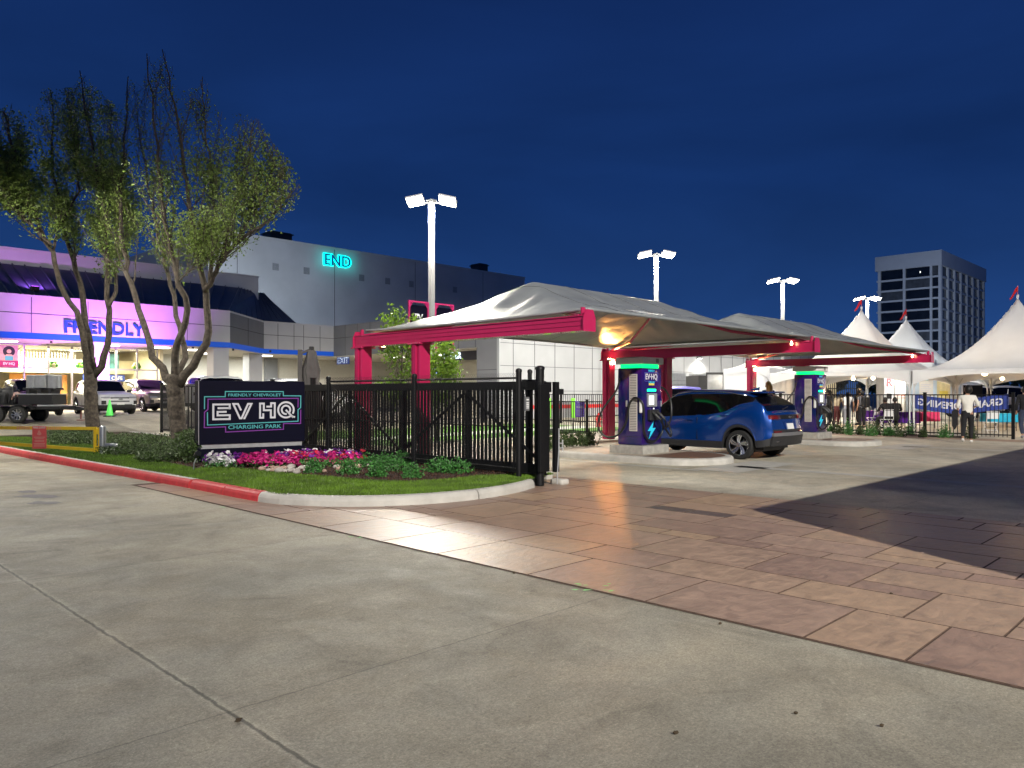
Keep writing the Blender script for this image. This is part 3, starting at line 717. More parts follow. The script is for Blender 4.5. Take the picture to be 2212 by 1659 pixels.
def tree(name,label,stems,base,seed,nleaf,lsize,sparse_top=240):
    rnd=random.Random(seed); root=empty(name,base,0,label,'tree'); wd=MB(); lf=MB(); off=Vector(base)
    tips=[]; 
    for (pts,Y0,Y1,r0,r1) in stems:
        P=resample(pxline(pts,Y0,Y1),26)
        sl=(P[1]-P[0]).length
        P=[p+Vector((rnd.gauss(0,.10),rnd.gauss(0,.16),0))*min(.3,sl)*(i>0) for i,p in enumerate(P)]
        r0*=.76; rr=[r0+(r1-r0)*(i/26)**.75 for i in range(27)]
        wd.tube([p-off for p in P],rr,10)
        for i in range(5,27):
            frac=i/26
            if topx(P[i])[1]>640: continue
            for _ in range(2 if frac<.55 else (1 if rnd.random()<.75 else 2)):
                ax=(P[i]-P[i-1]).normalized(); a=rnd.random()*6.283
                side=ax.cross(Vector((math.cos(a),math.sin(a),.1))).normalized()
                ang=rnd.uniform(.28,.75); d=(ax*math.cos(ang)+side*math.sin(ang)).normalized()
                ln_=rnd.uniform(1.0,2.3)*(1-.45*frac); k=7; q=P[i].copy(); br=[q.copy()]; rad=[max(.008,rr[i]*.38)]
                for j in range(k):
                    d=(d+Vector((rnd.gauss(0,.10),rnd.gauss(0,.10),.20+rnd.gauss(0,.06)))).normalized(); q2=q+d*ln_/k
                    if not inpoly(*topx(q2),ENV): break
                    q=q2; br.append(q.copy()); rad.append(max(.005,rad[0]*(1-(j+1)/k*.85)))
                if len(br)<3: continue
                k=len(br)-1; rad=rad[:k+1]; wd.tube([p-off for p in br],rad,5,cap=False)
                for j in range(2,k+1):
                    for _2 in range(2 if j>3 else 1):
                        d2=(d*1.2+Vector((rnd.gauss(0,.6),rnd.gauss(0,.6),rnd.gauss(.25,.35)))).normalized(); l2=rnd.uniform(.25,.75)
                        e=br[j]+d2*l2; m_=br[j]+d2*l2*.5+Vector((0,0,.03)); 
                        if not inpoly(*topx(e),ENV): continue
                        wd.tube([p-off for p in (br[j],m_,e)],[.0045,.0035,.0025],4,cap=False); tips.append((br[j],e))
    k=0; guard=0
    while k<nleaf and guard<nleaf*6:
        guard+=1; a,b=rnd.choice(tips); x=rnd.random(); p=a.lerp(b,x)+Vector((rnd.gauss(0,.13),rnd.gauss(0,.13),rnd.gauss(0,.12)))
        X,Y_=topx(p)
        if not inpoly(X,Y_,ENV): continue
        dens=1.0
        if Y_<340: dens=.6
        if Y_<240: dens=.5
        if rnd.random()>dens: continue
        nz=noise.noise(p*1.1+Vector((seed,0,0)))
        if nz<-.12 and rnd.random()<.6: continue
        lf.leaf(p-off,lsize*rnd.uniform(.6,1.35)*(0.75 if Y_<300 else 1),rnd,0); k+=1
    wd.build('branches',M['bark'],root,smooth=True); lf.build('leaves',M['leaf'],root,tone=True); return root,off
Y1_=26.5
T1s=[([(208,940),(200,925),(198,880),(196,830),(195,800),(194,770)],Y1_,Y1_,.31,.20),
 ([(196,815),(188,770),(182,738),(171,690),(153,657),(132,626),(121,572),(111,530),(93,508),(70,450),(45,380),(25,300),(10,240)],Y1_,Y1_-3,.17,.03),
 ([(196,800),(194,733),(183,674),(173,612),(151,536),(134,480),(120,400),(110,320),(120,250),(110,200)],Y1_,Y1_+1.5,.18,.02),
 ([(202,812),(225,775),(236,718),(235,668),(229,617),(233,560),(225,480),(210,380),(190,270),(172,150)],Y1_,Y1_-.8,.17,.015),
 ([(235,662),(248,626),(252,590),(262,520),(255,430),(240,330),(235,240)],Y1_-.5,Y1_+1.2,.09,.015),
 ([(111,530),(80,500),(40,450),(0,400),(-40,340)],Y1_-2,Y1_-3,.08,.02),
 ([(134,480),(170,420),(165,330),(150,240),(140,190)],Y1_+.5,Y1_+2,.07,.015)]
t1,_=tree('shade_tree','leafy multi-stemmed tree behind the yellow barrier, left of the purple column',T1s,gp(200,943,.15),3,30000,.10)
tr=[c for c in t1.children]
Y2_=22.6
T2s=[([(398,972),(389,950),(384,915),(380,870),(378,830),(377,812)],Y2_,Y2_,.31,.24),
 ([(378,835),(360,815),(334,777),(317,727),(303,679),(287,623),(270,555),(258,494),(262,400),(270,300),(275,220),(277,165)],Y2_,Y2_+1.4,.17,.012),
 ([(378,820),(375,761),(396,713),(405,662),(388,606),(365,536),(357,494),(345,400),(335,300),(325,200),(318,115)],Y2_,Y2_-1.2,.16,.012),
 ([(384,820),(397,775),(398,740),(378,660),(362,590),(348,540),(330,450),(310,340),(292,240)],Y2_+.3,Y2_+1.5,.13,.012),
 ([(385,835),(399,811),(429,775),(449,733),(445,662),(443,629),(435,578),(421,494),(402,400),(390,300),(370,200),(352,108)],Y2_,Y2_-.6,.19,.012),
 ([(444,629),(455,610),(472,572),(505,530),(528,510),(580,480),(625,420)],Y2_-.3,Y2_-1.8,.12,.015),
 ([(455,610),(460,540),(462,460),(455,360),(440,260),(436,165)],Y2_-.4,Y2_+.8,.09,.012),
 ([(472,572),(500,480),(520,400),(540,330),(545,260)],Y2_-.6,Y2_+.5,.07,.012),
 ([(505,530),(560,440),(590,370),(600,320)],Y2_-1.2,Y2_-1,.06,.012),
 ([(388,606),(420,575),(450,560)],Y2_-.6,Y2_-1.2,.035,.012)]
t2,_=tree('shade_tree','largest tree with four steep forking stems beside the navy sign',T2s,gp(392,968,.15),8,16500,.085)
# young tree behind the pink columns
def small_tree(name,label,base,h,w,seed,nl,ls,fork=.5):
    rnd=random.Random(seed); root=empty(name,base,0,label,'tree'); wd=MB(); lf=MB()
    wd.tube([(0,0,0),(.02,0,h*.3),(.0,.03,h*.6),(.03,0,h*.95)],[.05,.04,.03,.01],7); tips=[]
    for i in range(26):
        z=h*(.28+.6*i/26); a=rnd.random()*6.28; l=w*(1-.5*i/26)*rnd.uniform(.6,1); d=Vector((math.cos(a),math.sin(a),.7)).normalized()
        P=[Vector((0,0,z))]
        for j in range(5): d=(d+Vector((rnd.gauss(0,.15),rnd.gauss(0,.15),.12))).normalized(); P.append(P[-1]+d*l/4)
        wd.tube(P,[.016,.013,.011,.009,.006,.004],5,cap=False)
        for p in P[2:]: tips.append(p)
    cl=[rnd.choice(tips)+Vector((0,0,.1)) for _ in range(46)]
    for _ in range(nl):
        c=rnd.choice(cl); lf.leaf(c+Vector((rnd.gauss(0,.15),rnd.gauss(0,.15),rnd.gauss(0,.17))),ls*rnd.uniform(.6,1.3),rnd)
    wd.build('branches',M['bark'],root,smooth=True); lf.build('leaves',M['leaf_b'],root,tone=True); return root
p=at(868,850,24.5); small_tree('young_tree','small bright green tree behind the left pink column',(p.x,p.y,0.0),4.0,1.25,5,2300,.12)
p=at(945,850,25.5); small_tree('young_tree','low thin-stemmed young tree right of the pink columns',(p.x,p.y,0.0),3.1,1.2,6,1900,.13)

# ---------------------------------------------------------------- sliding gate, its guide fence
def diamond(mb,t,s0,s1,z0,z1,p=0.06,r=0.0022):
    n=int((s1-s0+z1-z0)/p); 
    def clip(sa,za,sb,zb):
        # clip to rectangle s0..s1
        d=(sb-sa,zb-za); lo,hi=0,1
        for q,dd,a,b in ((sa,d[0],s0,s1),(za,d[1],z0,z1)):
            if abs(dd)<1e-9: continue
            x0,x1=(a-q)/dd,(b-q)/dd
            if x0>x1: x0,x1=x1,x0
            lo=max(lo,x0); hi=min(hi,x1)
        return None if lo>=hi else ((sa+d[0]*lo,za+d[1]*lo),(sa+d[0]*hi,za+d[1]*hi))
    H=z1-z0
    for k in range(-int(H/p)-1,int((s1-s0)/p)+2):
        for sg_ in (1,-1):
            a=s0+k*p; c=clip(a,z0 if sg_>0 else z1,a+H,z1 if sg_>0 else z0)
            if c:
                o=0.0015*sg_; mb.tube([(t+o,c[0][0],c[0][1]),(t+o,c[1][0],c[1][1])],r,3,cap=False)
GT=empty('chain_link_fence',U(0,0,0),TH,'black chain link guard fence in front of the slatted gate','fence')
def post(parent,t,s,z0,z1,r,name='post',cap=True,m_='black_pc'):
    mb=MB(); mb.tube([(t,s,z0),(t,s,z1)],r,14)
    if cap: mb.lathe([(r*1.15,0),(r*1.15,.03),(r*1.0,.05),(r*.5,.065),(0.001,.07)],(t,s,z1-.01),14)
    return mb.build(name,M[m_],parent,smooth='auto')
for s,z1 in ((9.25,1.98),(12.15,1.94),(15.3,1.94)): post(GT,9.56,s,0.15,z1,.05)
for z in (0.30,1.87): mb=MB(); mb.tube([(9.56,9.25,z),(9.56,15.3,z)],.02,8); mb.build('rail',M['black_pc'],GT)
mb=MB(); diamond(mb,9.52,9.28,15.4,0.22,1.96); mb.build('chain_link_mesh',M['wire'],GT); 
SG=empty('sliding_gate',U(0,0,0),TH,'long black cantilever slide gate with vertical pickets and diagonal braces','gate')
mb=MB(); s0,s1=8.95,17.0
mb.box(9.86,9.94,s0,s1,1.66,1.80); mb.box(9.86,9.94,s0,s1,1.80,1.815); mb.build('top_beam',M['black_pc'],SG)
mb=MB(); mb.box(9.86,9.94,s0,s1,0.20,0.36); mb.box(9.83,9.97,s0,s1,0.185,0.2); mb.build('bottom_beam',M['black_pc'],SG)
mb=MB()
k=int((s1-s0)/.105)
for i in range(k+1):
    s=s0+(s1-s0)*i/k; mb.box(9.885,9.915,s-.025,s+.025,0.36,1.66)
mb.build('picket_panel',M['black_pc'],SG)
for s in (8.95,10.95,12.95,14.95,16.95): mb=MB(); mb.box(9.865,9.935,s-.035,s+.035,0.36,1.66); mb.build('upright',M['black_pc'],SG)
for (a,za,b_,zb) in ((8.98,.40,10.9,1.60),(10.98,1.60,12.9,.40),(12.98,.40,14.9,1.60),(14.98,1.60,16.9,.40)):
    mb=MB(); mb.bar((9.845,a,za),(9.845,b_,zb),.02,.055); mb.build('diagonal_brace',M['black_pc'],SG)
mb=MB(); mb.bar((9.84,s0,1.0),(9.84,s1,1.0),.008,.02); mb.build('guide_cable',M['black_pc'],SG)
# roller posts
GP=empty('gate_roller_posts',U(0,0,0),TH,'pair of black posts with roller housings at the gate end','gate posts')
post(GP,10.02,9.42,0.05,1.98,.04); post(GP,9.74,8.92,0.02,2.02,.075); 
mb=MB(); mb.bbox(9.66,9.98,8.86,8.98,1.62,1.80,.01); mb.build('roller_bracket',M['black_pc'],GP); mb=MB(); mb.bbox(9.85,10.2,9.36,9.46,1.70,1.85,.01); mb.build('roller_bracket',M['black_pc'],GP)
mb=MB(); mb.bbox(9.62,9.86,8.80,8.86,.26,1.76,.008); mb.bbox(9.90,10.0,8.70,8.78,.25,1.80,.008); mb.bbox(10.0,10.12,8.7,8.78,1.58,1.68,.01); mb.build('end_frame',M['black_pc'],GP)
mb=MB(); mb.tube([(9.93,8.69,.05),(9.93,8.68,.3),(9.96,8.68,.62),(9.96,8.68,1.0)],.012,8); mb.tube([(10.0,8.7,.66),(10.08,8.7,.66)],.012,6); mb.tube([(10.0,8.7,.74),(10.08,8.7,.74)],.012,6); mb.tube([(10.08,8.7,.6),(10.08,8.7,.80)],.014,6); mb.build('latch_catch',M['silver'],GP)
KP_=empty('keypad',U(9.6,9.20,1.42),TH,'small grey keypad box on the gate post','keypad')
mb=MB(); mb.bbox(0.0,.10,-.075,-.03,-.12,.12,.006); mb.build('housing',M['bumpg'],KP_)
mb=MB()
for i in range(4):
    for j in range(3): mb.box(.02+.022*j,.036+.022*j,-.08,-.074,-.08+.03*i,-.06+.03*i)
mb.box(.02,.08,-.08,-.074,.06,.085); mb.build('keys',M['white'],KP_)
# white latch hook detail on bollard sleeve is part of posts; picket fence continuing behind the sign
def picket_fence(name,label,A,B,z1,zr=(0.12,),sp=0.115,pw=0.022,bays=2.4,base=0.0,postw=.06,top=None,extra=None,ends=(True,True),cat='fence',group=None,midz=None):
    A=Vector(A);B=Vector(B); L=(B-A).length; ang=math.atan2(B.y-A.y,B.x-A.x)
    root=empty(name,A,ang,label,cat,group); nb=max(1,round(L/bays)); bl=L/nb
    zt=z1-.05 if top is None else top
    for i in range(nb+1):
        if (i==0 and not ends[0]) or (i==nb and not ends[1]): continue
        mb=MB(); mb.bbox(i*bl-postw/2,i*bl+postw/2,-postw/2,postw/2,base,z1+.03,.006); mb.box(i*bl-postw*.6,i*bl+postw*.6,-postw*.6,postw*.6,z1+.0301,z1+.045); mb.build('post',M['black_pc'],root)
    for i in range(nb):
        mb=MB(); x0=i*bl+postw/2; x1=(i+1)*bl-postw/2
        for z in [zt]+list(zr)+([midz] if midz else []): mb.box(x0,x1,-.017,.017,base+z-.02 if z!=zt else zt-.02,base+z+.02 if z!=zt else zt+.02)
        mb.build('rail',M['black_pc'],root)
        mb=MB(); n=max(1,int((x1-x0)/sp))
        for k in range(1,n):
            x=x0+(x1-x0)*k/n; mb.box(x-pw/2,x+pw/2,-pw/2,pw/2,base+.06,zt-.021)
        mb.build('picket_panel',M['black_pc'],root)
    return root
picket_fence('picket_fence','black picket fence running back behind the navy sign and the forked tree',U(10.3,17.2,.15),U(11.2,29.3,.15),1.80,postw=.10,bays=2.45)
# ================================================================ shade structures
def GE(name,label,cat,group=None): return empty(name,(0,0,0),TH,label,cat,group)
SB,SE=15.6,8.55; ZT=2.96; BH=.235; BW=.25
def flange(mb,t,s,w):
    pass
def hbeam(mb,t,sa,sb,z0,z1,w):       # boxed steel beam with shallow lips
    mb.box(t-w/2,t+w/2,sa,sb,z0,z1); mb.box(t-w/2-.02,t+w/2+.02,sa,sb,z1+.001,z1+.02); mb.box(t-w/2-.02,t+w/2+.02,sa,sb,z0-.02,z0-.001)
    for x in (t-w/2-.011,t+w/2+.001): mb.box(x,x+.010,sa,sb,z0+(z1-z0)*.30,z0+(z1-z0)*.36); mb.box(x,x+.010,sa,sb,z0+(z1-z0)*.66,z0+(z1-z0)*.72)
beams=[]
for i,(t,lab) in enumerate(((10.6,'left pink cantilever frame standing behind the slide gate'),(20.2,'middle pink cantilever frame over the nearer charger'),(30.0,'farthest pink cantilever frame over the rear charger'))):
    e=GE('cantilever_frame',lab,'shade frame','pink steel frames carrying the shade sails')
    mb=MB(); hbeam(mb,t,SE,SB,ZT-BH,ZT,BW); mb.build('beam',M['pink'],e)
    for s in (SB-.16,13.25):
        mb=MB(); mb.bbox(t-.15,t+.15,s-.15,s+.15,0.01,ZT-BH-.021,.012); 
        mb.box(t-.19,t-.151,s-.05,s+.05,0.01,ZT-BH-.05); mb.box(t+.151,t+.19,s-.05,s+.05,.01,ZT-BH-.05)
        cl_=mb.build('column',M['pink'],e)
        mb=MB(); mb.bbox(t-.26,t+.26,s-.26,s+.26,.0,.03,.006)
        for qx in (-.2,.2):
            for qy in (-.2,.2): mb.tube([(t+qx,s+qy,.03),(t+qx,s+qy,.075)],.018,6)
        mb.build('base_plate',M['pink'],cl_)
        mb=MB(); mb.bbox(t-.21,t+.21,s-.21,s+.21,ZT-BH-.055,ZT-BH-.022,.005); mb.build('top_flange',M['pink'],cl_)
    mb=MB()
    P=[(t-.17,SE-.012,ZT-BH-.03),(t+.17,SE-.012,ZT-BH-.03),(t+.17,SE-.012,ZT-.03),(t+.10,SE-.012,ZT+.12),(t-.10,SE-.012,ZT+.12),(t-.17,SE-.012,ZT-.03)]
    mb.prism(P,(0,-.02,0)); mb.build('end_plate',M['pink'],e); mb=MB(); mb.prism([(x,SB+.012,z) for x,y,z in P],(0,.02,0)); mb.build('end_plate',M['pink'],e)
    for s in (SE+.12,SB-.12):
        mb=MB(); mb.tube([(t,s,ZT+.02),(t,s,ZT+.17)],.045,10); mb.build('corner_bracket',M['pink'],e); beams.append(e)
def sail(name,label,t0,t1,frame_label,ridge=2.15):
    tc,sc_=(t0+t1)/2,(SE+SB)/2; ht,hs=(t1-t0)/2-.12,(SB-SE)/2-.12; ze,H=ZT+.16,1.10
    e=GE(name,label,'shade sail','grey fabric shade sails'); N_,M_=84,60
    def f(a,b):
        t=tc+a*ht*(1-.055*(1-b*b)); s=sc_+b*hs*(1-.075*(1-a*a))
        da=(1-abs(a))*ht/(ridge-.12); db=(1-abs(b)); 
        k=.045; h=-k*math.log(math.exp(-da/k)+math.exp(-db/k)+math.exp(-1.0/k))
        h=max(0,min(1,h)); z=ze+H*h-.16*math.sin(math.pi*min(1,h))*(1-.3*abs(a))
        z+=.012*noise.noise(Vector((t*1.4+s*.9,s*2.6-t*.6,1.5)))*4*math.sin(math.pi*min(1,h))**.5 if h>0.01 else 0
        z+= .05*(1-a*a)*(1-h)*(abs(b)>.5) 
        return (t,s,z)
    mb=MB(); mb.v=[f(-1+2*i/N_,-1+2*j/M_) for j in range(M_+1) for i in range(N_+1)]
    for j in range(M_):
        for i in range(N_): mb.face((j*(N_+1)+i,j*(N_+1)+i+1,(j+1)*(N_+1)+i+1,(j+1)*(N_+1)+i))
    mb.build('fabric',M['fabric'],e,smooth=True)
    mb=MB()
    for rng_ in ([f(-1+2*i/30,-1) for i in range(31)],[f(-1+2*i/30,1) for i in range(31)],[f(-1,-1+2*i/30) for i in range(31)],[f(1,-1+2*i/30) for i in range(31)]):
        mb.tube([(x,y,z-.01) for x,y,z in rng_],.035,6)
    mb.build('hem',M['fabric'],e,smooth=True)
    mb=MB()
    for a in (-.62,-.3,0.02,.33,.64): mb.tube([Vector(f(a,-1+2*j/40))+Vector((0,0,.004)) for j in range(41)],.008,4,cap=False)
    mb.build('seam_stitching',M['seam'],e)
    # ridge pipe and hip struts
    z=ZT+.10; r=GE('ridge_frame',frame_label,'ridge frame','pink pipe ridge frames')
    R1=(t0+ridge+.15,sc_,ze+H-.36); R2=(t1-ridge-.15,sc_,ze+H-.36)
    mb=MB(); mb.tube([R1,R2],.05,10); mb.build('ridge_pipe',M['pink'],r)
    for (c,RR) in (((t0,SE+.2),R1),((t0,SB-.2),R1),((t1,SE+.2),R2),((t1,SB-.2),R2)):
        mb=MB(); P=[Vector((c[0],c[1],ZT+.02)),Vector(RR)]; mid=(P[0]+P[1])/2-Vector((0,0,.26 if c[1]>SE+1 else .13)); mb.tube([P[0],mid,P[1]],.042,10); mb.build('hip_strut',M['pink'],r)
    return f
sail('shade_sail','nearer and larger grey hipped shade sail over the blue car',10.6,20.2,'pink ridge pipe and struts under the nearer sail')
sail('shade_sail','rear grey hipped shade sail over the second charger',20.2,30.0,'pink ridge pipe and struts under the rear sail')

AMB=420
def spot(name,loc,target,power,size,blend,col,radius,parent=None):
    l=bpy.data.lights.new(name,'SPOT'); l.energy=power; l.spot_size=R(size); l.spot_blend=blend; l.color=col; l.shadow_soft_size=radius
    o=bpy.data.objects.new(name,l); COL.objects.link(o); o.location=loc
    d=Vector(target)-Vector(loc); o.rotation_euler=d.to_track_quat('-Z','Y').to_euler(); return o
def area(name,loc,target,power,sx,sy,col,parent=None):
    l=bpy.data.lights.new(name,'AREA'); l.shape='RECTANGLE'; l.size=sx; l.size_y=sy; l.energy=power; l.color=col
    o=bpy.data.objects.new(name,l); COL.objects.link(o); o.location=loc
    d=Vector(target)-Vector(loc); o.rotation_euler=d.to_track_quat('-Z','Y').to_euler(); return o
def point(name,loc,power,col,radius):
    l=bpy.data.lights.new(name,'POINT'); l.energy=power; l.color=col; l.shadow_soft_size=radius
    o=bpy.data.objects.new(name,l); COL.objects.link(o); o.location=loc; return o
WARM=(1.0,.44,.10); COOL=(1.0,.95,.82)
def uplight(t,s,lab,dirt,dirs,pw=950,see=True):
    z=ZT-.34
    e=empty('uplight',U(t,s,z),TH,lab,'floodlight','warm uplights on the pink frames')
    mb=MB(); rot=Euler((dirs*.5,-dirt*.0,0)).to_matrix(); mb.bbox(-.07,.07,-.05,.05,.03,.10,.008); mb.box(-.01,.01,-.01,.01,-.08,.03); mb.build('housing',M['bumpg'],e)
    mb=MB(); mb.box(-.06,.06,-.04,.04,.101,.106); mb.build('lens',M['warm'],e)
    spot('uplight_beam',U(t,s,z+.13),U(t+dirt*.85,s+dirs*1.0,z+1.3),pw,62,.8,WARM,.05)
for (t,nm) in ((10.6,'left'),(20.2,'middle'),(30.0,'far')):
    for sgn in (-1,1):
        if t==10.6 and sgn<0: continue
        if t==30.0 and sgn>0: continue
        uplight(t+sgn*.34,15.15,'small warm uplight at the back of the %s pink frame, %s side'%(nm,'near' if sgn<0 else 'far'),sgn,-1)
def bulbl(t,s,z,lab,grp=None,r=.05,pw=0,matn='bulb'):
    mb=MB(); mb.ball((0,0,0),r,n=12,m=8); mb.lathe([(r*.6,.0),(r*.5,r*1.3),(r*.3,r*1.5)],(0,0,r*.5),10)
    o=mb.build('light_bulb',M[matn],loc=U(t,s,z),smooth=True); tag(o,lab,'lamp',grp)
    return o
for (t,nm) in ((20.05,'middle'),(29.85,'far')):
    bulbl(t-.14,SE+.55,ZT-.03,'small glowing lamp at the front end of the %s pink beam'%nm,r=.035)

for (t,s,nm) in ((20.2,SB-.36,'middle'),(30.0,SB-.36,'far')):
    bulbl(t-.02,s,ZT-.36,'amber lamp under the back end of the %s pink beam, facing the drive'%nm,r=.06,matn='warm')
    spot('amber_beam',U(t,s-.10,ZT-.36),U(t-9,s-14,0),AMB,80,.8,(1,.34,.06),.07)
# ================================================================ street lamps
def lamp(name,t,s,H,label,power,off=False,tgt=None,banner=False,z0=0,side=('both')):
    root=empty(name,U(t,s,z0),TH,label,'street lamp','twin-head parking lot lamps')
    mb=MB(); mb.bbox(-.25,.25,-.25,.25,0,.6,.03); mb.build('footing',M['conc2'],root)
    mb=MB(); mb.tube([(0,0,.6),(0,0,H)],[.095,.085],4,sq=True); mb.build('pole',M['pole'],root)
    mb=MB(); mb.box(-.14,.14,-.14,.14,H+.001,H+.06); mb.build('pole_cap',M['galv'],root)
    # heads: two arms (left / right as seen from the road: along local (1,-1) axis), two heads each
    dx=Vector((CS,-SN,0))                     # local dir of world +x
    dy=Vector((SN,CS,0))
    for sd_ in (-1,1):
        mb=MB(); mb.bar((0,0,H-.06),Vector((0,0,H-.06))+dx*.32*sd_,.06,.06); mb.build('arm',M['white'],root)
        for k in (-1,1):
            c=Vector((0,0,H+.02))+dx*(.62*sd_)+dy*.26*k
            Mx=Matrix.Translation(c)@Matrix.Rotation(-TH,4,'Z')@Matrix.Rotation(R(12*sd_),4,'Y')@Matrix.Rotation(R(-24),4,'X')
            mb=MB(); mb.bbox(-.34,.34,-.19,.19,-.02,.06,.02,Mx); h=mb.build('lamp_head',M['white'],root)
            mb=MB(); mb.box(-.30,.30,-.16,.16,-.035,-.0205,Mx); mb.build('lens',M['led'],h)
    W=U(t,s,z0+H-.12)
    if power:
        for sd_ in (-1,1):
            spot('lamp_beam',W+Vector((.62*sd_,0,0)),W+Vector((.62*sd_,0,-5)) if tgt is None else tgt,power/2,170,.35,COOL,.22)
    return root
L1=W2G(-3.1,29.6); L2=W2G(7.7,41); L3=W2G(17.8,50.5); L4=W2G(27.7,59.9)
lp1=lamp('street_lamp',L1[0],L1[1],9.0,'nearest and tallest-looking twin lamp, its pole rising behind the left end of the sail',8500)
lamp('street_lamp',L2[0],L2[1],9.0,'second twin lamp, above the middle of the nearer sail',6500)
lamp('street_lamp',L3[0],L3[1],9.0,'third twin lamp, above the rear sail',6500)
lamp('street_lamp',L4[0],L4[1],9.0,'farthest twin lamp, beside the glass office tower',5000)
# fittings on the second pole
e=empty('pole_antenna',U(*L2,5.2),TH,'white antenna box strapped to the second lamp pole','antenna')
mb=MB(); mb.bbox(-.26,-.13,.02,.16,-.15,.15,.02); mb.tube([(-.2,.09,-.5),(-.2,.09,.55)],.04,8); mb.build('antenna_box',M['white'],e)
# banner frames on the first pole
bf=empty('pole_banner',U(*L1,0),TH,'magenta framed navy banners either side of the nearest lamp pole','banner')
W0=at(931,850,29.6)
zt,zb=CAMH+193/F0*29.6,CAMH+93/F0*29.6
for sgn,nm in ((-1,'left'),(1,'right')):
    x0,x1=(.15*sgn,1.12*sgn); a,b_=min(x0,x1),max(x0,x1)
    if sgn<0: pass
    mb=MB(); mb.box(a,b_,-.03,.03,zt,zt+.06); mb.box(a,b_,-.03,.03,zb,zb+.06); mb.box(a,a+.06,-.03,.03,zb+.061,zt-.001); mb.box(b_-.06,b_,-.03,.03,zb+.061,zt-.001)
    for cx_,cz,sx_,sz in ((a+.06,zt,1,-1),(b_-.06,zt,-1,-1),(a+.06,zb+.06,1,1),(b_-.06,zb+.06,-1,1)): mb.prism([(cx_,-.02,cz),(cx_+.16*sx_,-.02,cz),(cx_,-.02,cz+.2*sz)],(0,.04,0))
    mb.build('banner_frame',M['magenta'],bf)
    mb=MB(); mb.box(a+.08,b_-.08,-.008,.008,zb+.12,zt-.10); mb.build('banner_cloth',M['navy'],bf)
    text('letters','EV\nHQ',.36,M['sign_white'] if 0 else M['ltgrey'],bf,((a+b_)/2,-.012,(zb+zt)/2+.15),(R(90),0,0),.003,.006)
# ================================================================ showroom (grid frame: x=t, y=s)
G0=.58
SHW=empty('car_showroom',(0,0,0),TH,'long low car showroom with lilac-lit fascia, blue stripe and dark metal roof','building')
ZF0,ZF1=4.5,6.84
def wallseg(mb,a,b,z0,z1,th=.3):     # vertical slab from a to b, thickness to the left of a->b
    a=Vector((a[0],a[1],0)); b=Vector((b[0],b[1],0)); d=(b-a).normalized(); n=Vector((-d.y,d.x,0))*th
    P=[a,b,b+n,a+n]; mb.prism([(p.x,p.y,z0) for p in P],(0,0,z1-z0))
def jointlines(mb,a,b,zs,ts_,z0,z1,off=.012,w=.03):
    a=Vector((a[0],a[1],0)); b=Vector((b[0],b[1],0)); L=(b-a).length; d=(b-a)/L; n=Vector((d.y,-d.x,0))*off
    for z in zs: 
        p,q=a+n,b+n; mb.prism([(p.x,p.y,z-w/2),(q.x,q.y,z-w/2),(q.x,q.y,z+w/2),(p.x,p.y,z+w/2)],-n*.8)
    for l in ts_:
        p=a+d*(l-w/2)+n; q=a+d*(l+w/2)+n
        mb.prism([(p.x,p.y,z0),(q.x,q.y,z0),(q.x,q.y,z1),(p.x,p.y,z1)],-n*.8)
PT=[(-20,46.8),(22.1,46.8),(26.9,51.6),(32.7,51.6),(32.7,33.3),(90,33.3)]
mb=MB(); wallseg(mb,PT[0],PT[1],ZF0+.33,ZF1-.12); wallseg(mb,PT[2],PT[3],ZF0+.33,ZF1-.12); mb.build('fascia',M['white_panel'],SHW)
mb=MB(); wallseg(mb,PT[1],PT[2],ZF0+.33,ZF1-.12); mb.build('fascia_corner',M['grey_panel'],SHW)
mb=MB()
for a,b in ((PT[0],PT[1]),(PT[1],PT[2]),(PT[2],PT[3])): wallseg(mb,a,b,ZF1-.12,ZF1,.32); 
mb.build('coping',M['white_panel'],SHW)
mb=MB()
for a,b in ((PT[0],PT[1]),(PT[1],PT[2]),(PT[2],PT[3])): wallseg(mb,a,b,ZF0,ZF0+.33,.26)
mb.build('blue_stripe',M['blue_stripe'],SHW)
mb=MB(); jointlines(mb,PT[0],PT[1],[5.85],[2.75*k+.9 for k in range(15)],ZF0+.33,ZF1-.12)
jointlines(mb,PT[1],PT[2],[5.85],[3.4],ZF0+.33,ZF1-.12); jointlines(mb,PT[2],PT[3],[5.85],[1.1,2.4,3.2,4.6],ZF0+.33,ZF1-.12); mb.build('panel_joints',M['joint'],SHW)
# soffit
mb=MB(); mb.poly([(-20,46.85,ZF0),(22.0,46.85,ZF0),(26.8,51.7,ZF0),(32.7,51.7,ZF0),(32.7,60,ZF0),(-20,60,ZF0)]); mb.build('soffit',M['soffit'],SHW)
# mansard roof with standing seams
ZR=9.1; SR_=52.0
mb=MB()
a0,a1=(-20,46.95,ZF1),(22.05,46.95,ZF1); r0,r1=(-20,SR_,ZR),(27.4,SR_+2.6,ZR)
mb.quad(a0,a1,(25.2,SR_,ZR),(-20,SR_,ZR)); mb.quad(a1,(26.85,51.7,ZF1),(27.3,SR_+1.5,ZR),(25.2,SR_,ZR)); mb.quad((26.85,51.7,ZF1),(29.6,51.75,ZF1),(27.9,SR_+1.6,ZR),(27.3,SR_+1.5,ZR)); mb.poly([(29.6,51.75,ZF1),(29.6,58,ZF1),(27.9,58,ZR),(27.9,SR_+1.6,ZR)])
for k in range(70):
    t=-19.6+.62*k
    if t<21.8: 
        sh=0 if t<18 else (t-18)*.0
        mb.bar((t,46.96,ZF1+.03),(t+ (3.1*max(0,(t-12))/10 if t>12 else 0),SR_-.02,ZR+.03),.05,.10)
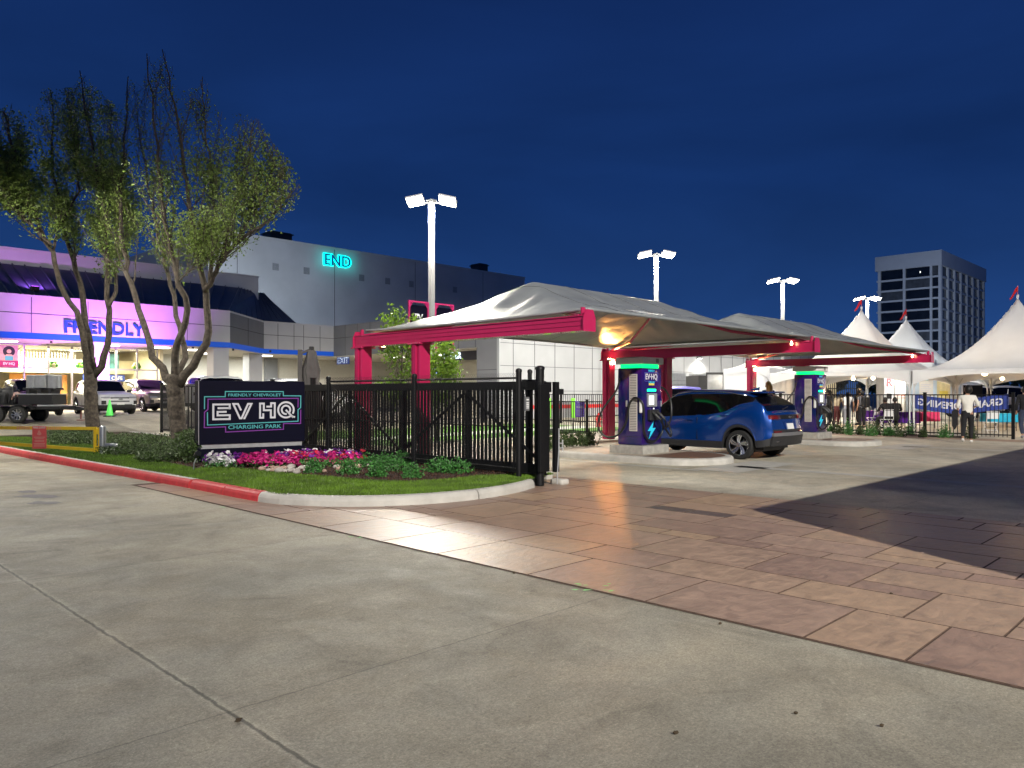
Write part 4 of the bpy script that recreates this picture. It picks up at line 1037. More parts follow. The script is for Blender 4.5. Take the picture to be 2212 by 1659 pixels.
for k in range(6):
    x=k/6; p=Vector((22.05+4.8*x,46.95+4.75*x,ZF1+.03)); q=Vector((25.2+2.1*x,SR_+1.5*x,ZR+.03)); mb.bar(p,q,.05,.10)
for k in range(5): mb.bar((27.2+.5*k,51.76,ZF1+.03),(27.4+.12*k,SR_+1.55,ZR+.03),.03,.06)
mb.build('metal_roof',M['roof_metal'],SHW)
mb=MB(); mb.box(-20,27.2,SR_+1.0,SR_+1.3,ZR-.6,10.15); mb.box(-20,27.25,SR_+.95,SR_+1.35,10.151,10.25); mb.box(26.9,27.2,SR_+1.301,62,ZR-.6,10.15); mb.build('parapet',M['white_panel'],SHW)
# glass wall
SW_=51.5; zsill=G0+.35
mb=MB()
tt=[11.9+1.25*k for k in range(-13,7)]
for t in tt: mb.box(t-.045,t+.045,SW_-.06,SW_+.06,G0,ZF0-.001)
mb.box(-20,19.45,SW_-.055,SW_+.055,3.05,3.15); mb.box(-20,19.45,SW_-.055,SW_+.055,G0,zsill); mb.box(-20,19.45,SW_-.055,SW_+.055,ZF0-.08,ZF0-.002)
mb.build('window_frame',M['frame'],SHW)
for k in range(len(tt)-1):
    if tt[k]<3: continue
    mb=MB(); mb.box(tt[k]+.045,tt[k+1]-.045,SW_-.008,SW_+.008,zsill,3.05); mb.box(tt[k]+.045,tt[k+1]-.045,SW_-.008,SW_+.008,3.15,ZF0-.08); mb.build('window_pane',M['glass'],SHW)
# interior
mb=MB(); mb.box(-20,22,62,62.2,G0,7); mb.box(19.6,19.8,SW_+.1,62,G0,ZF0-.01); mb.build('interior_wall',M['cream'],SHW)
mb=MB(); mb.box(-20,19.5,SW_+.07,62,G0+.0,G0+.02); mb.build('interior_floor',M['int_white'],SHW)
mb=MB(); mb.box(-20,19.6,56.2,56.5,2.95,3.85); mb.box(-20,19.6,56.5,61.9,3.6,3.8); mb.build('mezzanine',M['cream'],SHW)
mb=MB(); mb.box(-20,16,56.22,56.30,4.38,4.44)
for k in range(190): t=-14+.17*k; mb.box(t-.02,t+.02,56.24,56.28,3.851,4.379) if t<16 else None
mb.build('balustrade',M['int_white'],SHW)
mb=MB(); mb.box(12.6,14.6,58,58.2,G0+.02,2.9); mb.box(15.2,15.9,57.9,58.1,G0+.02,2.85); mb.build('orange_wall',M['orange_wall'],SHW)
mb=MB()
for (ta,za,tb,zb_) in ((7.2,.62,10.2,2.5),(10.4,2.5,6.0,4.4),(9.2,2.3,13.0,4.0)): pass
for off in (54.2,55.4):
    mb.prism([(5.6,off,3.75),(9.4,off,1.7),(9.4,off,1.45),(5.6,off,3.5)],(0,.08,0)); mb.prism([(9.2,off,3.05),(12.4,off,4.45),(12.4,off,4.38),(9.2,off,2.98)],(0,.05,0))
    mb.prism([(9.2,off,2.45),(12.4,off,3.85),(12.4,off,3.6),(9.2,off,2.2)],(0,.08,0))
    mb.prism([(5.6,off,4.35),(9.4,off,2.3),(9.4,off,2.24),(5.6,off,4.29)],(0,.05,0)); mb.prism([(9.4,off,2.65),(11.8,off,1.2),(11.8,off,1.13),(9.4,off,2.58)],(0,.05,0)); mb.prism([(9.4,off,2.1),(11.8,off,.65),(11.8,off,.45),(9.4,off,1.9)],(0,.08,0))
for k in range(24):
    x=k/24; mb.box(5.6+3.8*x-.015,5.6+3.8*x+.015,54.2,54.24,3.75-2.05*x,4.3-2.05*x); mb.box(9.2+3.2*x-.015,9.2+3.2*x+.015,54.2,54.24,2.45+1.4*x,3.0+1.4*x)
    mb.box(9.4+2.4*x-.015,9.4+2.4*x+.015,54.2,54.24,2.1-1.45*x,2.6-1.45*x)
mb.build('staircase',M['int_white'],SHW)
mb=MB(); mb.box(5.6,9.4,54.3,55.3,.62,.7); mb.prism([(5.6,54.6,.62),(9.4,54.6,.62),(9.4,54.6,1.5),(5.6,54.6,3.5)],(0,.3,0)); mb.build('stair_wall',M['cream'],SHW)
# columns
for (t,s) in ((14.5,47.3),(21.6,47.4),(26.4,52.3),(7.2,47.3)):
    mb=MB(); mb.box(t-.5,t+.5,s-.45,s+.5,.4,ZF0-.003); mb.box(t-.503,t+.503,s-.453,s+.503,2.55,2.575); mb.build('column',M['white_panel'],SHW)
# lit carport walls
mb=MB(); mb.box(19.8,44,58,58.2,.3,ZF0-.01); mb.box(44,44.2,34.5,58.2,.0,ZF0-.01); mb.build('carport_wall',M['int_white'],SHW)
mb=MB(); mb.box(32.75,44,33.7,58,ZF0-.05,ZF0-.02); mb.build('carport_ceiling',M['soffit'],SHW)
mb=MB(); mb.box(30.2,31.3,57.7,57.95,.4,ZF0-.05); mb.build('grey_pier',M['grey_panel'],SHW); mb=MB(); mb.box(26.0,26.8,57.6,57.95,.4,ZF0-.05); mb.build('grey_pier',M['grey_panel'],SHW)
# grey return and end pillar
mb=MB(); mb.box(32.7,33.0,35.3,51.59,ZF0,ZF1-.02); mb.box(32.7,34.0,33.5,35.3,0,ZF1-.02); mb.build('grey_return',M['grey_panel'],SHW)
mb=MB()
for k in range(10): mb.box(32.688,32.70,35.4+1.62*k,35.43+1.62*k,ZF0,ZF1-.03)
mb.box(32.688,32.70,33.5,51.5,5.84,5.87); mb.box(32.688,32.7,33.5,35.3,3.05,3.08); mb.box(32.688,32.7,33.5,35.3,2.0,2.03); mb.build('panel_joints',M['joint'],SHW)
# discs in the soffit
for (t,s) in ((10.6,49.6),(15.9,49.6),(18.9,49.6),(21.4,50.6),(24.2,54.5),(28.5,54.5),(36.5,40.5),(36.5,44.0),(36.5,48.5),(40,38),(7.0,49.6)):
    z=ZF0 if t<32.7 else ZF0-.05
    mb=MB(); mb.lathe([(.02,-.05),(.52,-.05),(.56,-.0)],(t,s,z-.005),24,caps=True); mb.build('ceiling_disc_light',M['down'],SHW)
for k in range(9):
    mb=MB(); t=4.5+2.6*k; mb.box(t-.05,t+.05,47.6,47.7,ZF0-.14,ZF0-.002); mb.build('soffit_fitting',M['black'],SHW)
# lettering
def fx(z): return z
text('letters','FRIENDLY',.95,M['sign_blue'],SHW,(14.75,46.76,5.22),(R(90),0,0),.05,.018,width=4.15)
text('exit_sign','EXIT',.62,M['sign_white'],SHW,(34.6-1.95,50.2,4.1),(R(90),0,-R(90)),.03,.01,width=1.5)
EF=MB(); EF.box(32.62,32.66,49.35,51.05,3.82,4.38); EF.build('sign_box',M['b_blue'],SHW)
mb=MB(); mb.box(33.25,33.35,35.9,39.2,3.75,4.35); mb.build('sign_box',M['black'],SHW)
text('enter_sign','ENTER',.6,M['sign_white'],SHW,(33.2,38.2,4.06),(R(90),0,-R(90)),.03,.01,width=1.7)
for (t,s) in ((43.9,44.5),(43.9,52.2)):
    mb=MB(); mb.bbox(t-.1,t,s-.62,s+.62,3.15,3.95,.02); tv=mb.build('wall_screen',M['black'],SHW)
M['tv']=None
def tvmat():
    m,t,b=nt('tv_blue'); N=t.nodes;L=t.links; tc=N.new('ShaderNodeTexCoord'); n=N.new('ShaderNodeTexVoronoi'); n.inputs['Scale'].default_value=3.2; L.new(tc.outputs['Object'],n.inputs['Vector'])
    cr=N.new('ShaderNodeValToRGB'); e=cr.color_ramp.elements; e[0].color=(.55,.7,1,1); e[0].position=.1; e[1].color=(.01,.04,.75,1); e[1].position=.45; L.new(n.outputs['Distance'],cr.inputs[0]); L.new(cr.outputs[0],b.inputs['Emission Color']); b.inputs['Emission Strength'].default_value=1.3; b.inputs['Base Color'].default_value=(0.01,.01,.02,1); return m
M['tv']=tvmat()
for (t,s) in ((43.79,44.5),(43.79,52.2)):
    mb=MB(); mb.box(t-.004,t,s-.57,s+.57,3.2,3.9); mb.build('screen',M['tv'],SHW)
mb=MB(); mb.box(16.3,18.9,55.9,56.0,2.42,2.86); mb.build('cafe_sign',M['b_blue'],SHW)
text('cafe_letters','CORVETTE CAFE',.34,M['white'],SHW,(17.6,55.88,2.63),(R(90),0,0),.01,.006,width=2.3)
mb=MB(); mb.box(17.6,18.6,56.15,56.19,3.3,4.3); mb.build('wall_art',mat('art_teal',(.15,.4,.42),.4,var=.6,scale=3),SHW)
# interior and carport lamps (real luminaires above)
def garea(nm,t,s,z,tz,p,a,b_,col):
    return area(nm,U(t,s,z),U(t,s,tz),p,a,b_,col)
garea('showroom_light',12,56,ZF0-.25,0,6000,14,5,(1,.86,.62)); garea('showroom_light',2,56,ZF0-.25,0,1200,8,5,(1,.86,.62)) 
garea('mezzanine_light',10,59,6.8,0,2600,14,3,(1,.86,.62))
for (t,s) in ((10.6,49.6),(15.9,49.6)): garea('soffit_light',t,s,ZF0-.12,0,55,.9,.9,(1,.93,.85))
for (t,s,p) in ((21.4,50.6,150),(24.2,54.5,330),(28.5,54.5,330),(36.5,40.5,230),(36.5,48.5,230),(40,38,130)): garea('soffit_light',t,s,ZF0-.16,0,p,.9,.9,(.97,1,.95) if t<33 else (1,.93,.80))
# things in the showroom windows
def balloons(t,label,seed,cols):
    e=empty('balloon_cluster',U(t,51.85,3.3),TH,label,'balloons','balloon clusters in the showroom windows'); rnd=random.Random(seed)
    for k in range(7):
        a=k/6*6.283; r=.17 if k<6 else 0; mb=MB(); mb.ball((r*math.cos(a),-.05 if k==6 else 0,r*math.sin(a)),.12,.12,.13,n=12,m=8); mb.build('balloon',M[cols[k%len(cols)]],e,smooth=True)
M['bg']=mat('balloon_green',(.06,.32,.05),.25,coat=.5); M['bl']=mat('balloon_lime',(.28,.55,.05),.25,coat=.5); M['bo']=mat('balloon_cream',(.75,.65,.35),.3)
balloons(11.7-.25,'round cluster of dark green balloons next to the hanging portrait banner',1,('bg','bg'))
balloons(13.5,'green and white balloon cluster in the window above the trailer',2,('bg','bl','bg','bl','bg','bl','bo'))
balloons(14.98,'lime balloon cluster half hidden by the trunk of the left tree',3,('bl','bg'))
balloons(18.25,'green, lime and orange balloon cluster in the window between the two trees',4,('bl','bg','bo'))
e=empty('hanging_poster',U(11.1,51.3,0),TH,'pink and teal hanging poster of a woman with big hair at the far left window','poster')
zt=1.6+104/F0*44.2; zb=1.6+57/F0*44.2; hw=.46
mb=MB(); mb.box(-hw,hw,-.02,.0,zb,zt); mb.build('backing',mat('poster_bg',(.55,.33,.30),.5,var=.2),e)
mb=MB(); mb.box(-hw,hw,-.03,-.021,zb,zb+.36); mb.build('pink_band',M['magenta'],e)
mb=MB(); mb.lathe([(.001,0),(.30,0),(.30,.006),(.001,.006)],(0,-.022,zt-.36),20,Euler((R(90),0,0)).to_matrix()); mb.build('hair',M['hair'],e)
mb=MB(); mb.lathe([(.001,0),(.115,0),(.115,.006),(.001,.006)],(0,-.030,zt-.36),20,Euler((R(90),0,0)).to_matrix()); mb.prism([(-.34,-.036,zb+.36),(-.14,-.036,zb+.72),(.14,-.036,zb+.72),(.34,-.036,zb+.36)],(0,.005,0)); mb.build('figure',mat('poster_skin',(.62,.36,.24),.5),e)
mb=MB(); mb.box(-.2,.2,-.042,-.037,zb+.37,zb+.62); mb.build('top',M['teal'],e)
text('letters','EV HQ',.2,M['white'],e,(0,-.033,zb+.18),(R(90),0,0),.002,.006)

# ================================================================ service wing (white block behind the fenced lawn)
SV=empty('service_wing',(0,0,0),TH,'white panelled service wing with a red stripe and roller doors behind the lawn','building')
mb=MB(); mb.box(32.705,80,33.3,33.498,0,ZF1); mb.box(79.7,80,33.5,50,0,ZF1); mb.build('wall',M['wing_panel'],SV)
mb=MB(); mb.box(34.0,58,33.27,33.298,.62,.86); mb.build('red_stripe',M['red'],SV)
mb=MB()
for k in range(24): t=33.9+1.95*k; mb.box(t,t+.03,33.285,33.299,0.0,ZF1)
for z in (1.75,3.3,4.7,5.9): mb.box(32.8,80,33.286,33.2985,z,z+.025)
mb.build('panel_joints',M['joint'],SV)
for k in range(3):
    t=50.3+3.9*k; mb=MB(); mb.box(t,t+3.3,33.24,33.284,0,3.2)
    d=mb.build('roller_door',M['galv'],SV)
    mb=MB()
    for q in range(9): mb.box(t,t+3.3,33.235,33.2395,.3*q+.2,.3*q+.22)
    mb.build('slat_lines',M['joint'],d)
mb=MB(); mb.bbox(55.3,55.65,33.0,33.28,4.45,4.62,.02); f=mb.build('wall_lamp',M['bumpg'],SV); mb=MB(); mb.box(55.33,55.62,33.02,33.2,4.43,4.449); mb.build('lens',M['led'],f)
spot('wall_lamp_beam',U(55.5,32.8,4.35),U(55.5,33.2,0),450,150,.5,COOL,.1)
mb=MB(); mb.box(80,90,33,60,0,.01)
mb=MB(); mb.box(33,80,33.5,50,ZF1-.3,ZF1-.1); mb.build('flat_roof',M['grey_panel'],SV)

# ================================================================ tall hall behind
H=empty('tall_hall',(0,0,0),TH,'tall windowless grey hall with a cyan neon END sign','building')
P0=at(600,521,81.5); th_,sh_=W2G(P0.x,P0.y); ZH=18.0
P1=at(631,525,83.7); tq,sq=W2G(P1.x,P1.y); ZH=P1.z; sh_=sq
def onhall(px):
    r=(px-CX)/F0; Y=sh_/(CS-SN*r); return W2G(r*Y,Y)[0],Y
TEND=onhall(1133)[0]; TST=onhall(450)[0]
M['vent_h']=mat('vent_grey',(.27,.28,.29),.8)
mb=MB(); mb.box(TST,TEND,sh_,sh_+.4,0,ZH); mb.box(TST,TST+.4,sh_+.4,sh_+40,0,ZH); mb.box(TEND-.4,TEND,sh_+.4,sh_+40,0,ZH); mb.box(TST+.4,TEND-.4,sh_+.4,sh_+40,ZH-.5,ZH-.3); mb.build('wall',M['hall_wall'],H)
mb=MB(); mb.box(TST-.1,TEND+.1,sh_-.06,sh_+.45,ZH+.001,ZH+.25); mb.build('coping',M['hall_wall'],H)
mb=MB(); mb.box(TST,TEND,sh_-.012,sh_-.001,ZH-9.0,ZH-8.94)
for k in range(int((TEND-TST)/11.6)+1): mb.box(TST+3+11.6*k,TST+3.06+11.6*k,sh_-.012,sh_-.001,0,ZH)
mb.build('panel_joints',M['joint'],H)
def onhall(px):
    r=(px-CX)/F0; Y=sh_/(CS-SN*r); return W2G(r*Y,Y)[0],Y
for sx in (752,990,1413,1613,1795,2130):
    px=(700+sx/1.952)*.5486; t,Y=onhall(px); mb=MB(); mb.box(t-.36,t+.36,sh_-.03,sh_-.002,ZH-3.2,ZH-2.45); mb.build('vent',M['vent_h'],H)
tE0,_=onhall(697); tE1,YE=onhall(758); 
ztop=1.6+(HY-557)/F0*YE; 
def ol(P,m,w=.16,y=-.2,nm='neon_outline'): 
    pass
zmid=1.6+(HY-569)/F0*YE
EM=text('neon_letters','END',1.75,M['cyan_e'],H,((tE0+tE1)/2,sh_-.06,zmid),(R(90),0,0),.03,.11,width=(tE1-tE0)*1.0)
EM2=text('letter_faces','END',1.75,M['b_blue'],H,((tE0+tE1)/2,sh_-.16,zmid),(R(90),0,0),.05,.01,width=(tE1-tE0)*.9)
area('neon_glow',U((tE0+tE1)/2,sh_-.8,zmid),U((tE0+tE1)/2,sh_,zmid),18,5,2,(0,1,.9))
for (px,py,w,h,lab) in ((624,512,2.6,1.2,'dark rooftop unit on the hall roof just right of the big tree'),(1062,586,1.6,1.4,'small dark rooftop vent housing at the far end of the hall roof')):
    t,Y=onhall(px); e=empty('rooftop_unit',U(t,sh_+2.5,ZH+.2),TH,lab,'roof unit'); mb=MB(); mb.bbox(-w/2,w/2,-1,1,-.6,h,.15); mb.build('housing',M['black'],e); mb=MB(); mb.box(-w/2-.1,w/2+.1,-1.1,1.1,h*.8,h*.8+.1); mb.build('lid',M['clad'],e)

# ================================================================ office tower
c=at(2034,539,265); ZT_=c.z; OT=empty('office_tower',(c.x,c.y,0),TH,'concrete framed office tower with rows of dark windows','building')
WL,WR=22.0,59.0    # local y (u) depth of left face, local x (v) length of right face
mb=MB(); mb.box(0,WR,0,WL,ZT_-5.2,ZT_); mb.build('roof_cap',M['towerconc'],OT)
mb=MB(); mb.box(1.2,WR-1.2,1.2,WL-1.2,0,ZT_-5.21); mb.build('core',M['towerglass'],OT)
FL=3.75; nf=13; ztop=ZT_-5.2
for y0,y1 in ((.3,1.1),(3.1,3.8),(11.8,12.6),(20.2,21.1)): mb=MB(); mb.box(.2,1.1,y0,y1,0,ztop-.001); mb.build('column',M['towerconc'],OT)
for k in range(8): x=1.3+ (WR-3)*k/7; mb=MB(); mb.box(x-.55,x+.55,.2 if k else .19,1.1,0,ztop-.002); mb.build('column',M['towerconc'],OT)
for k in range(1,nf): z=ztop-FL*k; mb=MB(); mb.box(.45,WR-.4,.45,WL-.4,z-.32,z+.32); mb.build('floor_band',M['towerconc'],OT)
cnt=0; rest=MB()
lit=M['int_white']
for k in range(nf):
    z1=ztop-FL*k-.34 if k else ztop-.01; z0=ztop-FL*(k+1)+.34
    for (y0,y1) in ((1.15,3.05),(3.85,11.75),(12.65,20.15)):
        mb=MB(); mb.box(.95,1.15,y0,y1,z0,z1)
        for q in range(int((y1-y0)/1.15)): mb.box(.90,.95,y0+.6+1.15*q,y0+.68+1.15*q,z0,z1)
        mb.build('window',M['towerglass2' if (cnt*37)%11<3 else 'towerglass'],OT); cnt+=1
    for q in range(7):
        x0=1.3+(WR-3)*q/7+.6; x1=1.3+(WR-3)*(q+1)/7-.6
        if cnt<99: mb=MB(); mb.box(x0,x1,.95,1.15,z0,z1); mb.box((x0+x1)/2-.05,(x0+x1)/2+.05,.9,.95,z0,z1); mb.build('window',M['towerglass2' if (cnt*37)%11<3 else 'towerglass'],OT); cnt+=1
        else: rest.box(x0,x1,.95,1.15,z0,z1)
ro=rest.build('window',M['towerglass'],OT); ro['kind']='stuff'
mb=MB(); mb.box(.80,.92,6.9,7.2,ztop-2.0,ztop-1.4); mb.build('lit_window',M['screen'],OT)
# ================================================================ charger islands
def rounded(t0,t1,s0,s1,r,n=8):
    P=[]
    for cx,cy,a0 in ((t0+r,s0+r,180),(t1-r,s0+r,270),(t1-r,s1-r,0),(t0+r,s1-r,90)):
        for k in range(n+1): a=R(a0+90*k/n); P.append((cx+r*math.cos(a),cy+r*math.sin(a)))
    return P
def isle(name,t0,t1,s0,s1,r):
    P=rounded(t0,t1,s0,s1,r); mb=MB(); n=len(P); cx,cy=(t0+t1)/2,(s0+s1)/2
    def off(d,z): 
        out=[]
        for x,y in rounded(t0+d,t1-d,s0+d,s1-d,max(.05,r-d)): out.append((x,y,z))
        return out
    rings=[off(0,-.02),off(.01,.09),off(.025,.125),off(.06,.148),off(.10,.152),off(.20,.152)]
    for q in rings: mb.v.extend(q)
    for i in range(len(rings)-1):
        for j in range(n): mb.face((i*n+j,i*n+(j+1)%n,(i+1)*n+(j+1)%n,(i+1)*n+j))
    o=mb.build(name,M['conc'],rz=TH,smooth=False); tag(o,kind='structure')
    mb=MB(); mb.poly([(x,y,.150) for x,y,z in rings[-1]]); o=mb.build('island_paving',M['island_top'],rz=TH); tag(o,kind='structure')
M['island_top']=mat('island_stamped',(.17,.095,.06),.55,var=.2,scale=3,bump=.5,bscale=6)
M['island_top2']=mat('island_conc',(.42,.36,.29),.7,var=.12,scale=3,bump=.2)
isle('charger_island',14.55,17.0,8.72,14.2,1.18)
isle('charger_island',23.5,25.9,8.5,14.0,1.15)
mb=MB(); mb.quad((14.75,10.3,.1535),(16.8,10.3,.1535),(16.8,14.0,.1535),(14.75,14.0,.1535)); tag(mb.build('island_walk',M['island_top2'],rz=TH),kind='structure')
mb=MB(); mb.quad((23.7,10.0,.1535),(25.7,10.0,.1535),(25.7,13.8,.1535),(23.7,13.8,.1535)); tag(mb.build('island_walk',M['island_top2'],rz=TH),kind='structure')
# raised walk and planting behind the charger island
mb=MB(); mb.bbox(11.4,14.5,12.6,16.4,-.02,.13,.04); tag(mb.build('walkway',M['island_top2'],rz=TH),kind='structure')
mb=MB(); mb.bbox(14.5,26,15.0,18.6,-.02,.11,.03); tag(mb.build('walkway',M['island_top2'],rz=TH),kind='structure')
for i,(a,b_) in enumerate(((1182,975),(1195,972),(1210,970),(1225,968),(1240,967),(1255,966),(1268,965),(1282,964))):
    p=gp(a,b_,.13); rnd=random.Random(i+50); mb=MB()
    for _ in range(12):
        an=rnd.random()*6.28; l=rnd.uniform(.25,.48); q=Vector((rnd.gauss(0,.08),rnd.gauss(0,.08),0)); e=q+Vector((math.cos(an)*l*.45,math.sin(an)*l*.45,l)); mb.tube([q,(q+e)/2+Vector((0,0,.05)),e],[.006,.005,.003],4)
        for k in range(18): x=rnd.uniform(.15,1); mb.leaf(q.lerp(e,x)+Vector((rnd.gauss(0,.02),rnd.gauss(0,.02),0)),.07,rnd)
    tag(mb.build('spiky_shrub',M['leaf_s'],loc=p,tone=True),'small upright leafy shrub beside the pale walk left of the nearer charger','shrub','upright shrubs by the walk')

def charger_paint():
    m,t,b=nt('charger_wrap'); N=t.nodes; L=t.links; tc=N.new('ShaderNodeTexCoord')
    sx=N.new('ShaderNodeSeparateXYZ'); L.new(tc.outputs['Generated'],sx.inputs[0])
    n=N.new('ShaderNodeTexNoise'); n.inputs['Scale'].default_value=1.6; n.inputs['Distortion'].default_value=.8; L.new(tc.outputs['Object'],n.inputs['Vector'])
    cr=N.new('ShaderNodeValToRGB'); e=cr.color_ramp.elements; e[0].position=.35; e[0].color=(.003,.014,.085,1); e[1].position=.62; e[1].color=(.028,.004,.13,1)
    x=e.new(.75); x.color=(.085,.003,.10,1)
    L.new(n.outputs['Fac'],cr.inputs[0]); L.new(cr.outputs[0],b.inputs['Base Color']); b.inputs['Roughness'].default_value=.22; b.inputs['Coat Weight'].default_value=.6
    return m
M['wrap']=charger_paint()
M['vent']=mat('vent_silver',(.62,.58,.54),.4,metal=.1,var=.05)
M['cable']=mat('cable_rubber',(.012,.012,.013),.35,var=.05)
M['lcyan']=mat('bolt_cyan',(.03,.55,.75),.4,var=.02,emit=(.02,.5,.7),es=.25)
M['ylw']=mat('sticker_yellow',(.75,.6,.1),.5)
def charger(t,s,label):
    # local: x=v (0 at near-left corner .. W), y=u (0 near .. D). visible faces: y=0 (front, screen) and x=0 (side, vents)
    W,D=.84,.72; zb=.35; Ht=1.87
    e=empty('ev_charger',U(t,s,0),TH,label,'ev charger','fast chargers under the sails')
    mb=MB(); mb.bbox(-.15,.95,-.15,.86,.13,zb-.002,.025); mb.build('plinth',M['conc2'],e)
    mb=MB(); mb.bbox(0,W,0,D,zb,zb+Ht,.035); cab=mb.build('cabinet',M['wrap'],e,smooth='auto')
    mb=MB(); mb.box(-.004,W+.004,-.004,D+.004,zb+.20,zb+.207); mb.build('base_seam',M['black'],cab)
    mb=MB(); mb.bbox(.05,W-.05,.05,D-.05,zb+Ht,zb+Ht+.09,.01); mb.build('green_light_band',M['green_e'],e)
    mb=MB(); mb.bbox(-.03,W+.03,-.05,D+.05,zb+Ht+.092,zb+Ht+.26,.03); cp=mb.build('white_cap',M['white'],e)
    mb=MB(); mb.box(.52,.64,-.056,-.0505,zb+Ht+.13,zb+Ht+.23); mb.build('cap_sensor',M['bumpg'],cp)
    # side vent strip
    mb=MB(); mb.bbox(-.012,-.001,.13,.36,zb+.34,zb+1.72,.003); v=mb.build('vent_strip',M['vent'],cab)
    mb=MB()
    for k in range(34): z=zb+.37+.0395*k; mb.box(-.0145,-.0122,.15,.34,z,z+.012)
    mb.build('vent_slots',M['clad'],v)
    for (y0,z) in ((.42,zb+.93),):
        mb=MB(); mb.bbox(-.03,-.001,y0,y0+.035,z,z+.15,.004); mb.build('door_handle',M['silver'],cab)
    mb=MB(); mb.bbox(W-.06,W-.03,-.03,-.001,zb+.93,zb+1.07,.004); mb.build('door_handle',M['silver'],cab)
    # front panel furniture
    mb=MB(); mb.bbox(.22,.56,-.03,-.001,zb+1.30,zb+1.36,.008); mb.build('green_lamp',M['green_e2'],cab)
    mb=MB(); mb.bbox(.20,.58,-.05,-.001,zb+.93,zb+1.25,.01); sc1=mb.build('screen_bezel',M['silver'],cab)
    mb=MB(); mb.box(.23,.43,-.056,-.051,zb+.98,zb+1.20); mb.build('screen',M['screen'],sc1)
    mb=MB(); mb.bbox(.22,.62,-.10,-.001,zb+.60,zb+.86,.02); hol=mb.build('connector_holster',M['clad'],cab)
    for x in (.30,.50):
        mb=MB(); mb.tube([(x,-.10,zb+.80),(x+.02,-.18,zb+.74),(x+.06,-.27,zb+.64)],[.035,.04,.03],8); mb.build('connector_handle',M['clad'],hol)
    mb=MB(); mb.ball((.42,-.055,zb+.885),.018); mb.build('status_led',M['screen'],cab)
    mb=MB(); mb.box(.29,.52,-.0035,-.001,zb+1.45,zb+1.50); mb.build('yellow_sticker',M['ylw'],cab)
    # white pod handle near the corner
    mb=MB(); mb.bbox(-.05,.02,-.02,.06,zb+.78,zb+1.09,.03); mb.build('cable_guide',M['white'],cab)
    P=[(.20,zb+1.80),(.50,zb+1.80)]
    mb=MB()
    for (x0,x1,z0,z1) in ((.12,.68,1.545,1.76),):
        for a,b_,c,d in ((x0,x1,z0,z0+.008),(x0,x1,z1-.008,z1),(x0,x0+.008,z0,z1),(x1-.008,x1,z0,z1)): mb.box(a,b_,-.0035,-.001,zb+c,zb+d)
    mb.build('logo_border',mat('logo_blue',(.10,.12,.55),.4) if 'lb' not in M else M['lb'],cab)
    text('logo_letters','EV·HQ',.19,M['ltgrey'],cab,(.40,-.002,zb+1.652),(R(90),0,0),.001,.006,width=.50)
    text('logo_top','FRIENDLY',.07,M['lcyan'],cab,(.40,-.002,zb+1.80),(R(90),0,0),.001,.001,width=.26)
    text('logo_city','DALLAS',.08,M['lcyan'],cab,(.40,-.002,zb+1.515) if 0 else (.41,-.002,zb+1.524),(R(90),0,0),.001,.001,width=.24)
    bp=[(.40,.50),(.28,.27),(.38,.28),(.33,.06),(.56,.36),(.44,.35),(.52,.52)]
    bp=[(.50,.54),(.24,.26),(.38,.26),(.28,.02),(.58,.34),(.44,.34)]
    mb=MB(); mb.prism([(x,-.004,zb+.12+z*.85) for x,z in bp],(0,.003,0)); mb.build('bolt_emblem',M['lcyan'],cab)
    # cables
    mb=MB(); mb.tube(sm3([(-.03,.62,zb+1.62),(-.10,.70,zb+1.30),(-.34,.92,zb+.85),(-.42,1.0,zb+.45),(-.30,.86,zb+.20),(-.12,.62,zb+.24),(-.05,.42,zb+.55),(-.05,.34,zb+.95),(-.06,.22,zb+1.12),(-.07,.12,zb+1.15),(-.05,.0,zb+1.08),(-.02,-.06,zb+.95),(.0,-.07,zb+.6),(.02,-.07,zb+.30),(.18,-.08,zb+.12),(.42,-.12,zb+.12),(.62,-.16,zb+.3),(.62,-.18,zb+.5),(.5,-.22,zb+.66)]),.024,8); mb.build('charging_cable',M['cable'],e,smooth=True)
    mb=MB(); mb.tube(sm3([(W+.01,.1,zb+1.42),(W+.16,.02,zb+1.36),(W+.30,-.06,zb+1.1),(W+.26,-.12,zb+.75),(W+.10,-.16,zb+.52),(.74,-.2,zb+.42),(.66,-.24,zb+.5),(.56,-.27,zb+.64)]),.024,8); mb.build('charging_cable',M['cable'],e,smooth=True)
    mb=MB(); mb.tube(sm3([(.36,-.27,zb+.64),(.5,-.26,zb+.5),(.75,-.25,zb+.28),(.86,-.25,zb+.2),(.92,-.22,zb+.32),(W+.02,-.16,zb+.55)]),.024,8); mb.build('charging_cable',M['cable'],e,smooth=True)
    return e
def sm3(p,n=5):
    out=[]; P=[Vector(q) for q in p]
    for i in range(len(P)-1):
        a=P[max(i-1,0)];b=P[i];c=P[i+1];d=P[min(i+2,len(P)-1)]
        for k in range(n):
            x=k/n; out.append(0.5*((2*b)+(c-a)*x+(2*a-5*b+4*c-d)*x*x+(3*b-a-3*c+d)*x**3))
    out.append(P[-1]); return out
charger(15.30,10.70,'nearer purple and navy charger lettered EV HQ, left of the blue car')
charger(24.40,10.35,'farther purple charger, right of the blue car under the rear sail')

